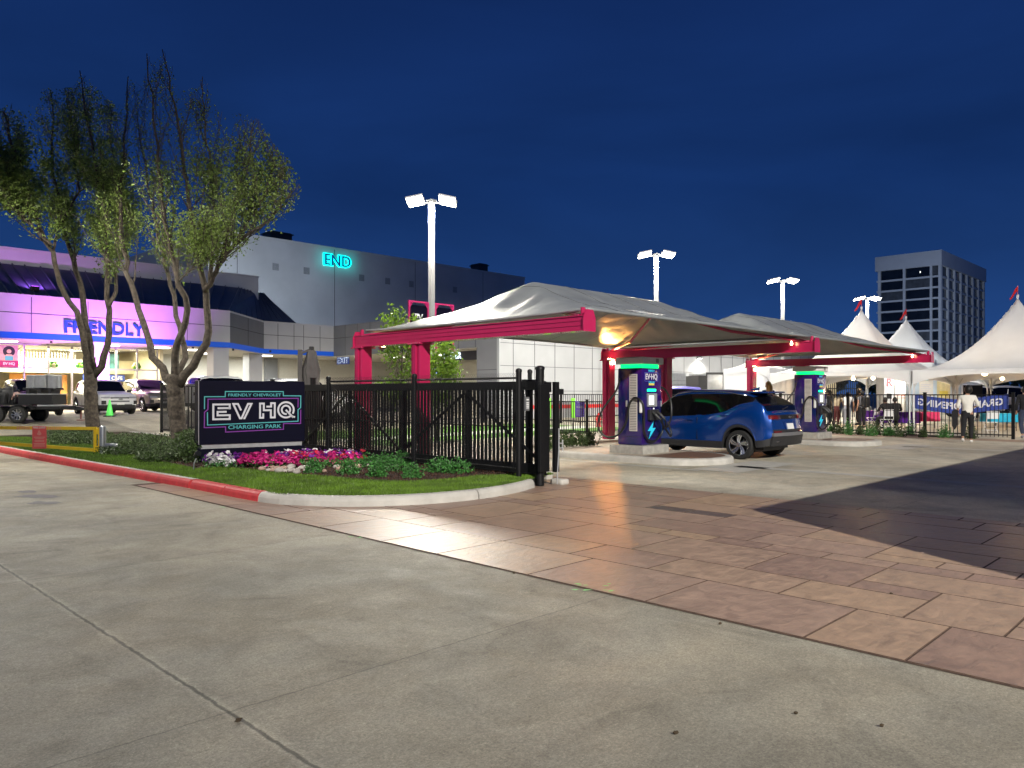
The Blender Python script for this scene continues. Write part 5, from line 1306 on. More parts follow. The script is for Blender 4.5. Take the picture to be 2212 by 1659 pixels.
# ================================================================ cars
def interp(x,P):
    if x<=P[0][0]: return P[0][1]
    for i in range(1,len(P)):
        if x<=P[i][0]:
            a=(x-P[i-1][0])/(P[i][0]-P[i-1][0]); return P[i-1][1]*(1-a)+P[i][1]*a
    return P[-1][1]
def soft(x,P,w=.10): return sum(interp(x+d,P) for d in (-w,-w/2,0,w/2,w))/5
def wheel(parent,x,y,r,w,side,style,rimr=.72):
    e=bpy.data.objects.new('wheel',None); 
    mb=MB(); Rx=Euler((R(90),0,0)).to_matrix()
    pr=[(r*rimr,-w/2),(r*.93,-w/2),(r*.99,-w*.36),(r,-w*.2),(r,w*.2),(r*.99,w*.36),(r*.93,w/2),(r*rimr,w/2)]
    mb.lathe(pr,(x,y,r),36,Rx,caps=False); ty=mb.build('wheel',M['tyre'],parent,smooth='auto')
    mb=MB(); mb.lathe([(r*rimr,-w/2*.9),(r*rimr*.97,0),(r*rimr*.97,w*.2),(r*rimr,w/2*.9)],(x,y,r),30,Rx,caps=False)
    mb.lathe([(.001,0),(r*rimr*.98,0)],(x,y+side*w*.02,r),30,Rx,caps=False); mb.build('rim_barrel',M['rimdark'],ty,smooth='auto')
    mb=MB(); yo=y+side*w*.42; rr=r*rimr
    n=5 if style=='twist' else (7 if style!='truck' else 8)
    for k in range(n):
        a=2*math.pi*k/n
        if style=='twist':
            for (da,db,wd) in ((-.05,.42,.030),(.42,.62,.022)):
                P=[]
                for q in range(7):
                    x_=q/6; ra=rr*(.14+.84*x_); an=a+da+(db-da)*x_**1.4; P.append((x+ra*math.cos(an),yo-side*.02*(1-x_),r+ra*math.sin(an)))
                mb.tube(P,[wd*(.8+.5*q/6) for q in range(7)],5)
        else:
            P=[(x+rr*f*math.cos(a),yo-side*.02*(1-f),r+rr*f*math.sin(a)) for f in (.15,.55,.97)]; mb.tube(P,[.035,.03,.034],5)
    ring=[(x+rr*.985*math.cos(2*math.pi*k/30),yo,r+rr*.985*math.sin(2*math.pi*k/30)) for k in range(31)]; mb.tube(ring,.011,6)
    mb.lathe([(.001,.02),(.055,.015),(.065,-.02),(.001,-.02)],(x,yo,r),14,Euler((R(90)*-side*-1,0,0)).to_matrix() if side<0 else Euler((R(-90),0,0)).to_matrix())
    mb.build('rim',M['rim'],ty,smooth='auto')
    return ty
def make_car(name,label,loc,rz,S,paint,extra=None,group=None):
    # local x: 0 rear .. L front
    e=empty(name,loc,rz,label,S.get('cat','car'),group); L=S['L']; hw=S['hw']; ax0,ax1=S['ax']; wr=S['wr']; AR=wr+S.get('gap',.07)
    xs=[0,.06,.14,.22]+[.30+.055*k for k in range(int((L-.60)/.055)+1)]+[L-.28,L-.2,L-.12,L-.05,L]
    xs=sorted(set(xs)); 
    def width(x): return hw*soft(x,[(0,.80),(.12,.90),(.45,.985),(1.2,1),(L-1.3,1),(L-.55,.965),(L-.15,.86),(L,.74)],.08)
    def rearx(y,z): return soft(z,S['rear'],.04)+.13*(y/hw)**2
    def frontx(y,z): return L-soft(z,S['front'],.04)-.20*(y/hw)**2
    rings=[]
    for x in xs:
        w=width(x); zs=soft(x,S['sill'],.06); zb=zs; arch=False
        for xa in (ax0,ax1):
            if abs(x-xa)<AR: zb=max(zb,wr*1.0+math.sqrt(max(0,AR*AR-(x-xa)**2))*1.0); arch=True
        belt=soft(x,S['belt'],.08); roof=soft(x,S['roof'],S.get('rw',.07)); gl=max(0,roof-belt)
        wroof=w*S.get('tumble',.70) if gl>.12 else w*(S.get('tumble',.70)+(.92-S.get('tumble',.70))*(1-gl/.12))
        cl=zb+ (.075 if arch else .17)
        def q(f): return cl+(belt-cl)*f
        pts=[(0,zb-.0),(w*.86,zb),(w*.99,zb+.004),(w*1.0,cl),(w*.985,cl+.012),(w*1.0,q(.35)),(w*1.005,q(.62)),(w*.985,q(.86)),(w*.95,belt),
             (w*.93,belt+min(.015,gl*.1)),(wroof+ (w*.93-wroof)*.12,belt+gl*.84),(wroof,belt+gl*.93),(wroof*.88,belt+gl*.985),(wroof*.45,roof+ (0.008)),(0,roof+.012)]
        row=[]
        for (y,z) in pts:
            xx=x; f0=max(0,1-x/.30); f1=max(0,1-(L-x)/.35)
            if f0>0: xx=x*(1)+rearx(y,z)*f0*1.0 + (0 if x>0 else 0)
            if f1>0: xx=x-(L-frontx(y,z))*f1
            row.append((xx,y,z))
        rings.append(row)
    nr=len(rings[0]); MBs={}
    def get(k):
        if k not in MBs: MBs[k]=(MB(),{})
        return MBs[k]
    def addf(key,pts):
        mb,mp=get(key); idx=[]
        for p in pts:
            kk=tuple(round(c,4) for c in p)
            if kk not in mp: mp[kk]=len(mb.v); mb.v.append(p)
            idx.append(mp[kk])
        ii=[]
        for q in idx:
            if q not in ii: ii.append(q)
        if len(ii)>=3: mb.face(ii)
    def cls(xm,j,rm,bm_):
        # j: ring band index
        if j<=2: return 'lower_cladding'
        if j==9 or j==8:
            for (nm,a,b_) in S['side']:
                if a<=xm<=b_ and rm-bm_>.10: return nm if j==9 else 'pillar_trim'
            if j==9 and rm-bm_>.10 and S['trim'][0]<=xm<=S['trim'][1]: return 'pillar_trim'
        if 10<=j<=13:
            a,b_=S['ws']; 
            if a<=xm<=b_ : return 'windscreen' if j>=11 or 1 else 'body'
            a,b_=S['rwin']
            if a<=xm<=b_: return 'rear_window'
            if S.get('darkroof'): return 'roof'
        return 'body'
    for i in range(len(xs)-1):
        xm=(xs[i]+xs[i+1])/2; rm=soft(xm,S['roof'],.07); bm_=soft(xm,S['belt'],.08)
        for j in range(nr-1):
            k=cls(xm,j,rm,bm_)
            for sg_ in (1,-1):
                a,b_,c,d=rings[i][j],rings[i+1][j],rings[i+1][j+1],rings[i][j+1]
                P=[(p[0],p[1]*sg_,p[2]) for p in (a,b_,c,d)]
                if sg_<0: P=P[::-1]
                addf(k+("#L" if sg_>0 else "#R") if (k.startswith("side_") or k=="pillar_trim") else k,P)
    for (row,isr) in ((rings[0],True),(rings[-1],False)):   # end caps with curvature
        K=8
        for j in range(nr-1):
            zc=(row[j][2]+row[j+1][2])/2
            if isr: key='lower_cladding' if zc<S['rclad'] else 'body'
            else: key='lower_cladding' if zc<S['fclad'] else 'body'
            for q in range(-K,K):
                def pt(rw,f):
                    y=rw[1]*f; z=rw[2]; xx=rearx(y,z) if isr else frontx(y,z); return (xx,y,z)
                P=[pt(row[j],q/K),pt(row[j],(q+1)/K),pt(row[j+1],(q+1)/K),pt(row[j+1],q/K)]
                if isr: P=P[::-1]
                addf(key,P)
    mats_={'body':paint,'lower_cladding':S.get('cladm',M['clad']),'windscreen':M['carglass'],'rear_window':M['carglass'],'pillar_trim':M['carglass'],'roof':S.get('roofm',M['black_pc'])}
    for k,(mb,_) in MBs.items():
        k=k.split('#')[0]; nm=k if not k.startswith('side_') else 'side_window'
        o=mb.build(nm,mats_.get(k,M['carglass']),e,smooth=True); sharp(o.data,50)
    for xa in (ax0,ax1):
        for sd_ in (1,-1): wheel(e,xa,sd_*(hw-.115),wr,.22,sd_,S.get('wheel','seven'))
    # dark wells
    mb=MB()
    for xa in (ax0,ax1): mb.box(xa-wr*.9,xa+wr*.9,-hw+.24,hw-.24,wr*.5,wr*1.9)
    mb.box(.4,L-.5,-hw*.7,hw*.7,.24,.42); mb.build('underbody',M['black'],e)
    def patch(nm,m_,y0,y1,z0,z1,offs=.012,rear=True,par=None,n=10,taper=0):
        mb=MB()
        for i in range(n):
            ya=y0+(y1-y0)*i/n; yb=y0+(y1-y0)*(i+1)/n
            f=(lambda y,z: (rearx(y,z)-offs,y,z)) if rear else (lambda y,z:(frontx(y,z)+offs,y,z))
            g_=(lambda y,z: (rearx(y,z)+.03,y,z)) if rear else (lambda y,z:(frontx(y,z)-.03,y,z))
            z00,z01=z0,z1
            A=[f(ya,z00),f(yb,z00),f(yb,z01),f(ya,z01)]; B=[g_(ya,z00),g_(yb,z00),g_(yb,z01),g_(ya,z01)]
            mb.add(A+B,[(0,1,2,3),(7,6,5,4),(0,4,5,1),(3,2,6,7)]+([(0,3,7,4)] if i==0 else [])+([(1,5,6,2)] if i==n-1 else []))
        return mb.build(nm,m_,par or e)
    if extra: extra(e,S,patch,rearx,frontx,width)
    # mirrors and handles
    xm=S['mirror']
    for sd_ in (1,-1):
        mb=MB(); mb.bbox(xm-.09,xm+.10,hw*.94*sd_+(0 if sd_>0 else -.20),hw*.94*sd_+(.20 if sd_>0 else 0),S['belt'][2][1]+.02,S['belt'][2][1]+.17,.035); mb.build('mirror',S.get('mirm',paint),e,smooth=True)
    for hx in S['handles']:
        for sd_ in (1,-1):
            w=width(hx); mb=MB(); zz=soft(hx,S['belt'],.1)-.12; mb.bbox(hx-.10,hx+.10,min(w*.97*sd_,(w+.02)*sd_),max(w*.97*sd_,(w+.025)*sd_),zz,zz+.032,.008); mb.build('door_handle',S.get('hm',paint),e)
    mb=MB()
    for dx in S['doors']:
        w=width(dx); b0=soft(dx,S['belt'],.1)
        for sd_ in (1,-1): mb.box(dx-.006,dx+.006,min(w*.9*sd_,(w+.0015)*sd_),max(w*.9*sd_,(w+.0015)*sd_),.45,b0-.05)
    if S['doors']: mb.build('door_gap',M['black'],e)
    return e
K=1.06
def k(P): return [(a*K,b*K) for a,b in P]
EUV=dict(L=4.31*K,hw=.885*K,ax=(.86*K,3.53*K),wr=.335*K,wheel='twist',
 sill=k([(0,.36),(.3,.30),(.9,.24),(3.4,.24),(4.31,.27)]),
 belt=k([(0,1.02),(.45,1.33),(.9,1.24),(1.25,1.08),(1.7,1.0),(3.2,.93),(3.6,.92),(4.1,.80),(4.31,.66)]),
 roof=k([(0,1.06),(.12,1.10),(.62,1.46),(.9,1.555),(1.6,1.60),(2.3,1.60),(2.62,1.55),(3.42,1.03),(3.9,.96),(4.2,.84),(4.31,.70)]),
 ws=(2.66*K,3.40*K),rwin=(.14*K,.60*K),trim=(.55*K,3.35*K),
 side=[('side_rear',1.08*K,1.86*K),('side_front',2.0*K,2.86*K),('side_quarter',2.95*K,3.2*K)],
 rear=k([(.2,.10),(.42,.0),(.66,.0),(.70,.03),(.80,.05),(1.02,.07),(1.1,.11)]),front=k([(.2,.10),(.4,.0),(.6,.02),(.8,.12)]),
 rclad=.62*K,fclad=.40*K,mirror=3.02*K,handles=(2.12*K,1.22*K),doors=(1.93*K,2.98*K),tumble=.72,mirm=M['carblue'],hm=M['carblue'])
def euv_extra(e,S,patch,rx,fx_,width):
    patch('bumper_strip',M['bumpg'],-.74*K,.74*K,.55*K,.625*K,.025)
    patch('bumper',M['clad'],-.76*K,.76*K,.33*K,.545*K,.02)
    patch('tail_panel',M['black'],-.74*K,.74*K,.93*K,1.03*K,.012)
    for s_ in (-1,1):
        mb=MB()
        for zz in (.935,.965,.995):
            P=[(rx(s_*y,zz*K)-.02,s_*y,zz*K+.008) for y in (.44*K,.56*K,.66*K,.72*K)]+[(.30*K,s_*.80*K,zz*K+.012)]
            mb.tube(P,.015,6)
        mb.build('tail_lamp',M['tail'],e,smooth=True)
        patch('reflector',M['tail'],min(s_*.45*K,s_*.70*K),max(s_*.45*K,s_*.70*K),.635*K,.66*K,.012,n=4)
        mb=MB(); mb.bbox(rx(s_*.6*K,.42*K)-.03,rx(s_*.6*K,.42*K)+.02,s_*.60*K-.06,s_*.60*K+.06,.42*K,.44*K,.005); mb.build('reverse_lamp',M['chrome'],e)
        mb=MB(); P=[(x*K,s_*width(x*K)*(S['tumble']+.03),soft(x*K,S['roof'],.07)-.045) for x in (.75,1.2,1.7,2.2,2.6,3.0,3.3)]; mb.tube(P,.011,5); mb.build('window_trim',M['chrome'],e,smooth=True)
    pl=patch('licence_plate',M['plate'],-.16,.16,.70*K,.83*K,.022,n=4)
    mb=MB(); P=[(rx(y,z)-.012,y,z) for y,z in ((-.30*K,.90*K),(-.22*K,.68*K))]; 
    for s_ in (-1,1): mb.tube([(rx(0,.9*K)-.006,s_*.27*K,.88*K),(rx(0,.7*K)-.006,s_*.22*K,.69*K)],.008,5)
    mb.build('hatch_crease',M['carblue'],e)
    mb=MB(); x0=rx(0,.98*K)-.022; mb.prism([(x0,-.09,.985*K),(x0,-.03,.985*K),(x0,-.02,1.0*K),(x0,.03,1.0*K),(x0,.03,.985*K),(x0,.09,.985*K),(x0,.075,.965*K),(x0,.02,.965*K),(x0,.01,.95*K),(x0,-.04,.95*K),(x0,-.04,.965*K),(x0,-.1,.965*K)],(.006,0,0)); mb.build('badge',M['chrome'],e)
    mb=MB(); mb.bbox(.42*K,.78*K,-.56*K,.56*K,1.515*K,1.555*K,.015); mb.build('spoiler',M['carblue'],e,smooth=True)
    mb=MB(); mb.tube([(.20*K,.05,1.14*K),(.22*K,-.22,1.19*K),(.24*K,-.32,1.20*K)],.012,6); mb.build('wiper',M['clad'],e)
    mb=MB(); mb.prism([(1.0*K,-.012,1.61*K),(.78*K,-.012,1.66*K),(.80*K,-.012,1.58*K),(1.0*K,-.012,1.59*K)],(0,.024,0)); mb.build('roof_aerial',M['carblue'],e)
    patch('front_grille',M['black'],-.5,.5,.5*K,.64*K,.01,rear=False)
heading_u=TH+R(90)
car=make_car('parked_car','metallic blue hatchback-crossover plugged in beside the nearer charger',U(18.04,8.24,0),heading_u,EUV,M['carblue'],euv_extra)

def suvspec(L=4.65,hw=.92,h=1.70,wr=.36,**kw):
    q=h/1.70
    S=dict(L=L,hw=hw,ax=(.98,L-.95),wr=wr,sill=[(0,.36),(.9,.28),(L-1,.28),(L,.30)],
     belt=[(0,1.08*q),(.6,1.10*q),(2.0,1.04*q),(L-1.4,1.02*q),(L-.5,.96*q),(L-.1,.86*q),(L,.72*q)],
     roof=[(0,1.15*q),(.12,1.3*q),(.40,1.60*q),(.8,1.68*q),(1.8,1.70*q),(2.5,1.66*q),(3.3,1.10*q),(L-.7,1.06*q),(L-.2,.95*q),(L,.75*q)],
     ws=(2.58,3.28),rwin=(.12,.42),trim=(.4,3.2),side=[('side_a',.5,1.0),('side_b',1.08,1.9),('side_c',2.0,2.85)],
     rear=[(.2,.1),(.45,0),(.7,.02),(1.1,.06)],front=[(.2,.12),(.4,0),(.75,.0),(.9,.1)],rclad=.5,fclad=.44,mirror=2.95,handles=(1.2,2.15),doors=(1.95,2.95),tumble=.74,rw=.06)
    S.update(kw); return S
def suv_front(e,S,patch,rx,fx_,width):
    patch('grille',M['black'],-.42,.42,.62,.84,.015,rear=False)
    patch('lower_intake',M['clad'],-.55,.55,.38,.50,.015,rear=False)
    for s_ in (-1,1):
        patch('headlight',M['headlamp'],min(s_*.45,s_*.80),max(s_*.45,s_*.80),.80,.87,.02,rear=False,n=5)
        patch('fog_recess',M['black'],min(s_*.62,s_*.80),max(s_*.62,s_*.80),.50,.68,.015,rear=False,n=4)
    patch('licence_plate',M['plate'],-.17,.17,.48,.58,.03,rear=False,n=4)
    mb=MB(); x0=fx_(0,.74)+.03; mb.bbox(x0-.01,x0+.01,-.10,.10,.72,.77,.005); mb.build('badge',M['chrome'],e)
    for s_ in (-1,1): patch('tail_lamp',M['tail'],min(s_*.55,s_*.82),max(s_*.55,s_*.82),.92,1.08,.015,n=4)
hd=TH-R(90)       # heading -u (towards the camera)
def frontloc(t,s,L): return U(t,s+L,gh(t,s+L*.5))
make_car('parked_suv','white crossover with purple-tinted hood facing us behind the green cone',frontloc(13.1,39.3,4.65),hd,suvspec(mirm=M['black']),M['carwhite'],suv_front)
make_car('parked_suv','maroon crossover nose-out, half hidden behind the equipment trailer',frontloc(9.9,39.3,4.65),hd,suvspec(mirm=M['black']),M['carred'],suv_front)
make_car('parked_suv','champagne coloured tall crossover between the forked tree and the white crossover',frontloc(16.9,43.6,4.9),hd,suvspec(L=4.9,h=1.85,hw=.96),M['carsilver'],suv_front)
p=at(575,850,33.5); t_,s_=W2G(p.x,p.y)
make_car('parked_suv','white crew-cab vehicle whose roof shows above the navy sign',U(t_-2.6,s_,gh(t_,s_)),TH,suvspec(L=5.2,h=2.0,hw=.98,wr=.40),M['carwhite'],suv_front)
p=at(690,850,37); t_,s_=W2G(p.x,p.y)
make_car('parked_suv','white vehicle with dark side glass seen over the gate left of the folded umbrella',U(t_-3.0,s_,gh(t_,s_)),TH,suvspec(L=5.0,h=2.05,hw=.98,wr=.40),M['carwhite'],suv_front)
p=at(425,850,40); t_,s_=W2G(p.x,p.y)
make_car('parked_suv','white vehicle just visible between the forked tree and the navy sign',U(t_-.5,s_,gh(t_,s_)),TH,suvspec(L=4.8,h=1.95,hw=.96,wr=.38),M['carwhite'],suv_front)
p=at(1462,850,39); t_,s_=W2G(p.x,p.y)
make_car('parked_suv','lilac-lit vehicle parked beyond the roof of the blue car',U(t_-1.0,s_+1,0),TH-R(60),suvspec(L=4.9,h=1.95,hw=.96,wr=.38),M['carpurple_lit'],suv_front)

# ================================================================ equipment trailer
tl=at(40,850,30.5); gz=.46
TR=empty('equipment_trailer',(tl.x,tl.y,gz),0.06,'black tandem-axle trailer carrying an engine, a black tank and three pale drums','trailer')
for wx in (-.41,.41):
    for sd_,yy in ((-1,-.75),(1,.75)): wheel(TR,wx,yy,.335,.2,sd_,'truck',.62)
mb=MB(); mb.bbox(-2.0,1.9,-.62,.62,.52,.64,.01); mb.bar((1.9,-.6,.58),(2.65,0,.50),.08,.1); mb.bar((1.9,.6,.58),(2.65,0,.50),.08,.1); mb.build('frame',M['black'],TR)
mb=MB()
for yy in (-.78,.78): mb.prism([(-.95,yy-.12,.60),(-.85,yy-.12,.72),(.85,yy-.12,.72),(1.0,yy-.12,.55),(1.0,yy-.12,.52),(.82,yy-.12,.68),(-.82,yy-.12,.68),(-.95,yy-.12,.56)],(0,.24,0))
mb.build('mudguard',M['black'],TR)
mb=MB(); mb.tube([(2.4,0,.55),(2.4,0,.12)],.035,8); mb.box(2.28,2.5,-.12,.12,.06,.1); mb.bar((2.6,0,.50),(2.85,0,.55),.05,.05); mb.build('jack_stand',mat('rust',(.16,.06,.05),.8),TR)
mb=MB(); mb.bbox(.30,1.62,-.60,.5,.70,1.10,.03); mb.build('tank_box',M['black'],TR)
mb=MB(); mb.bbox(.24,1.66,-.62,.52,1.101,1.13,.01); mb.bbox(1.05,1.66,-.63,.52,.64,.695,.01); mb.build('tank_trim',M['silver'],TR)
mb=MB()
rnd=random.Random(2)
for (x,y,z,a,b_,c) in ((-.42,-.3,.92,.30,.3,.26),(-.15,-.25,1.0,.22,.25,.30),(-.45,-.3,1.25,.15,.15,.10),(-.12,-.3,1.28,.16,.16,.14)): mb.bbox(x-a,x+a,y-b_,y+b_,z-c,z+c,.06)
for q in range(5): mb.tube([(-.6+.2*q,-.62,.8),(-.55+.2*q,-.62,1.1)],.03,6)
mb.tube([(-.6,-.3,1.3),(-.62,-.3,1.6)],.02,6); mb.build('engine',M['clad'],TR,smooth='auto')
mb=MB()
for q in range(6): mb.tube(sm3([(.02+.04*q,-.5,.9+.04*q),(.14,-.56,1.05+.02*q),(.3,-.5,1.0+.03*q),(.36,-.4,.8)]),.025,6)
mb.build('hose_bundle',mat('hose_pink',(.5,.32,.28),.6,var=.3,scale=20),TR)
mb=MB(); mb.box(.5,.62,-.4,.3,1.131,1.34); mb.box(.95,1.07,-.4,.3,1.131,1.34); mb.box(1.35,1.45,-.4,.3,1.131,1.34); mb.bbox(.35,1.6,-.35,.3,1.28,1.36,.02); mb.build('drum_cradle',M['black'],TR)
for (x,y) in ((.62,-.05),(1.0,-.18),(1.42,-.08)):
    e=empty('drum',Vector((tl.x,tl.y,gz+1.362))+Euler((0,0,.06)).to_matrix()@Vector((x,y,0)),0,{.62:'leftmost pale round drum on the trailer',1.0:'middle pale round drum on the trailer, nearest of the three',1.42:'rightmost pale round drum on the trailer'}[x],'drum','pale drums on the trailer')
    mb=MB(); mb.lathe([(.27,0),(.27,.02),(.262,.03),(.262,.46),(.27,.47),(.27,.49)],(0,0,0),28); mb.build('shell',M['galv'],e,smooth='auto'); mb=MB(); mb.lathe([(.255,.491),(.24,.51),(.001,.515)],(0,0,0),24,caps=False); mb.build('lid',M['white'],e,smooth='auto')
# cone
p=at(237,850,34.6); t_,s_=W2G(p.x,p.y); z=gh(t_,s_)
e=empty('traffic_cone',(p.x,p.y,z),.3,'bright green traffic cone in front of the white crossover','cone')
mb=MB(); mb.lathe([(.17,.03),(.155,.06),(.03,.74),(.0,.75)],(0,0,0),20,caps=False); mb.build('cone_body',M['cone'],e,smooth='auto'); mb=MB(); mb.bbox(-.24,.24,-.24,.24,0,.04,.02); mb.build('base',M['black'],e)

# ================================================================ yellow barrier gate
hp=gp(214,979,.15); BG=empty('barrier_gate',hp,R(180)+.07,'yellow swing barrier arm with a red fire-lane notice','barrier')
# local x runs left along the arm
mb=MB(); 
for a,b_ in (((.05,0,.60),(5.4,0,.66)),((.05,0,.075),(5.4,0,.50))): mb.bar(a,b_,.05,.075)
mb.bar((.10,0,.03),(.10,0,.64),.055,.06); mb.build('arm',M['yellow'],BG)
mb=MB(); mb.box(-.02,.0,-.05,.05,.02,.63); 
for z in (.04,.46): mb.bbox(-.05,.05,-.045,.045,z,z+.14,.01)
mb.build('hinge',M['yellow'],BG)
mb=MB()
for x0 in (.88,1.60):
    for q in range(7): 
        x=x0+.045*q; z=.60+.06*x/5.35; mb.prism([(x,.0262,z-.035),(x+.02,.0262,z-.035),(x+.035,.0262,z+.035),(x+.015,.0262,z+.035)],(0,.0015,0))
mb.build('red_hatching',M['coral'],BG)
mb=MB(); mb.bbox(1.21,1.54,.028,.036,.12,.66,.003); sp_=mb.build('notice_plate',M['redsign'],BG)
mb=MB(); x=1.375; fl=[(0,.0),(.045,.02),(.055,.06),(.03,.10),(.035,.13),(.0,.17),(-.02,.12),(-.03,.09),(-.05,.06),(-.04,.02)]
mb.prism([(x+a,.0365,.44+b_*.75) for a,b_ in fl],(0,.0015,0)); 
for (a,b_,z,h) in ((-.13,.13,.60,.028),(-.13,.13,.385,.022),(-.10,.10,.35,.018),(-.11,.11,.29,.03),(-.13,.13,.235,.02),(-.12,.12,.205,.016),(-.13,.13,.175,.016)): mb.box(x+a,x+b_,.0365,.038,z,z+h)
mb.build('notice_print',M['coral'],sp_)
text('notice_text','FIRE LANE',.05,M['white'],sp_,(1.375,.0385,.628),(R(90),0,R(180)),.0008,.001,width=.28)
e=empty('barrier_post',gp(222,980,.15),0,'grey steel post with a domed cap beside the yellow arm','post')
mb=MB(); mb.lathe([(.075,0),(.075,.62),(.07,.65),(.045,.675),(0.001,.685)],(0,0,0),20,caps=False); mb.build('tube',M['galv'],e,smooth='auto')
mb=MB(); mb.tube([(.07,0,.20),(.30,.0,.20)],.058,16); mb.ball((.30,0,.20),.058,n=14,m=8); mb.build('side_pipe',M['galv'],e,smooth='auto')
# ================================================================ rear fence, tents, stalls
picket_fence('picket_fence','long black picket fence in front of the marquee tents, ending at the right edge',U(31.4,6.35,0),U(31.4,20.5,0),1.60,zr=(.14,),sp=.125,postw=.10,bays=2.85,pw=.02)
picket_fence('picket_fence','far stretch of black picket fence seen beyond the blue car',U(31.4,20.6,0),U(31.4,30.5,0),1.60,zr=(.14,),sp=.125,postw=.10,bays=2.85,ends=(False,True))
picket_fence('lawn_fence','waist-high black fence carrying the purple rules notice',gp(1166,935,0),gp(1268,943,0),1.34,zr=(.18,.55),sp=.11,postw=.08,bays=2.3,pw=.02,ends=(True,False))
a=gp(1268,943,0); ta,sa=W2G(a.x,a.y)
picket_fence('lawn_fence','waist-high black fence running right behind the pink column from its corner post',a,U(ta+11,sa+.3,0),1.34,zr=(.18,.75),sp=.12,postw=.09,bays=2.4,pw=.02)
mb=MB(); p0=gp(1166,935,0); p1=gp(1267,943,0); mb.bar(p0+Vector((0,0,.07)),p1+Vector((0,0,.07)),.06,.16); tag(mb.build('kickboard',M['clad']),'dark kickboard along the foot of the waist-high lawn fence','board')
picket_fence('picket_fence','tall black picket fence at the back of the fenced lawn',U(24.8,29.6,0),U(31.2,29.6,0),1.92,zr=(.3,),sp=.125,postw=.10,bays=3.2,pw=.02)
picket_fence('picket_fence','tall black picket fence crossing behind the gate, nearest the service wing',U(12,29.6,0),U(24.7,29.6,0),1.92,zr=(.3,),sp=.125,postw=.10,bays=3.2,pw=.02,ends=(True,False))
# fenced lawn
mb=MB(); mb.quad((14,17.5,.006),(29.4,19.0,.006),(29.4,22.6,.006),(14,21.6,.006)); mb.quad((14,23.2,.006),(29.4,24.4,.006),(29.4,28.4,.006),(14,28.4,.006)); tag(mb.build('lawn',mat('lawn',(.11,.26,.03),.8,var=.2,scale=3,bump=.4,bscale=60),rz=TH),kind='structure')
mb=MB(); mb.quad((14,21.6,.005),(29.4,22.6,.005),(29.4,24.4,.005),(14,23.2,.005)); mb.quad((14,28.4,.005),(29.4,28.4,.005),(29.4,33,.005),(14,33,.005)); tag(mb.build('path',M['line'],rz=TH),kind='structure')
for (px,w,lab) in ((1183,.30,'lime green panel behind the gate end, left of the rules notice'),(1238,.16,'slim lime panel just left of the rules notice')):
    q=at(px,850,33); e=empty('lime_panel',(q.x,q.y,0),.2,lab,'panel'); mb=MB(); mb.bbox(-w/2,w/2,-.03,.03,.55,1.4,.02); mb.build('board',M['green'],e); mb=MB(); mb.box(-.02,.02,-.02,.02,0,.549); mb.build('stand',M['black'],e)
rs=at(1255,850,29.0); e=empty('rules_sign',(rs.x,rs.y,0),-.45,'purple rules notice with white writing on the waist-high fence','sign')
mb=MB(); mb.bbox(-.19,.19,-.10,-.08,.72,1.31,.004); pl=mb.build('plate',mat('rules_purple',(.16,.07,.55),.5,var=.15,emit=(.12,.05,.5),es=.15),e)
mb=MB(); mb.box(-.02,.02,-.079,-.05,.3,1.3); mb.build('stake',M['black'],e)
text('writing','EV HQ',.07,M['white'],pl,(0,-.103,1.25),(R(90),0,0),.001,.001); text('writing','CHARGING PARK',.04,M['white'],pl,(0,-.103,1.165),(R(90),0,0),.001,.0005,width=.3)
text('writing','RULES',.11,M['white'],pl,(0,-.103,1.08),(R(90),0,0),.001,.004,width=.28)
mb=MB()
for i in range(8): mb.box(-.15,.15-.03*(i%3),-.1035,-.1015,.98-.03*i,.99-.03*i)
mb.build('small_print',M['ltgrey'],pl)
hy=gp(1293,922,0); e=empty('fire_hydrant',hy,0,'red fire hydrant on the lawn beside the pink column','hydrant')
mb=MB(); mb.lathe([(.15,0),(.15,.05),(.10,.06),(.095,.44),(.12,.45),(.12,.48),(.105,.5),(.09,.57),(.05,.62),(.03,.63),(.03,.67),(0.001,.67)],(0,0,0),18); mb.build('barrel',M['red'],e,smooth='auto')
for d,r in (((.17,0,.36),.05),((-.17,0,.36),.05),((0,-.19,.34),.07)): mb=MB(); mb.tube([(0,0,d[2]),d],r,12); mb.build('outlet',M['red'],e)
# folded umbrella
up=at(668,850,19.6); e=empty('folded_umbrella',(up.x,up.y,0),.1,'folded grey cantilever umbrella above the gate beside the white vehicle','umbrella')
mb=MB(); mb.bbox(-.28,-.17,-.06,.06,0,2.72,.01); mb.bar((-.22,0,2.62),(.03,0,2.72),.06,.06); mb.bbox(-.5,.2,-.4,.4,0,.08,.02); mb.build('mast',M['umb'],e)
mb=MB(); n=20; prof=[(2.72,.05),(2.66,.10),(2.5,.13),(2.2,.20),(1.9,.17),(1.6,.24),(1.2,.26),(.9,.27)]
for z,r in prof:
    for j in range(n):
        a=2*math.pi*j/n; rr=r*(1+.28*math.cos(5*a+z*1.5)); mb.v.append((.06+rr*math.cos(a),rr*math.sin(a),z))
for i in range(len(prof)-1):
    for j in range(n): mb.face((i*n+j,i*n+(j+1)%n,(i+1)*n+(j+1)%n,(i+1)*n+j))
mb.build('canopy_cloth',M['umb'],e,smooth=True); mb=MB(); mb.bbox(.0,.12,-.06,.06,2.70,2.80,.02); mb.build('crown',M['black'],e)

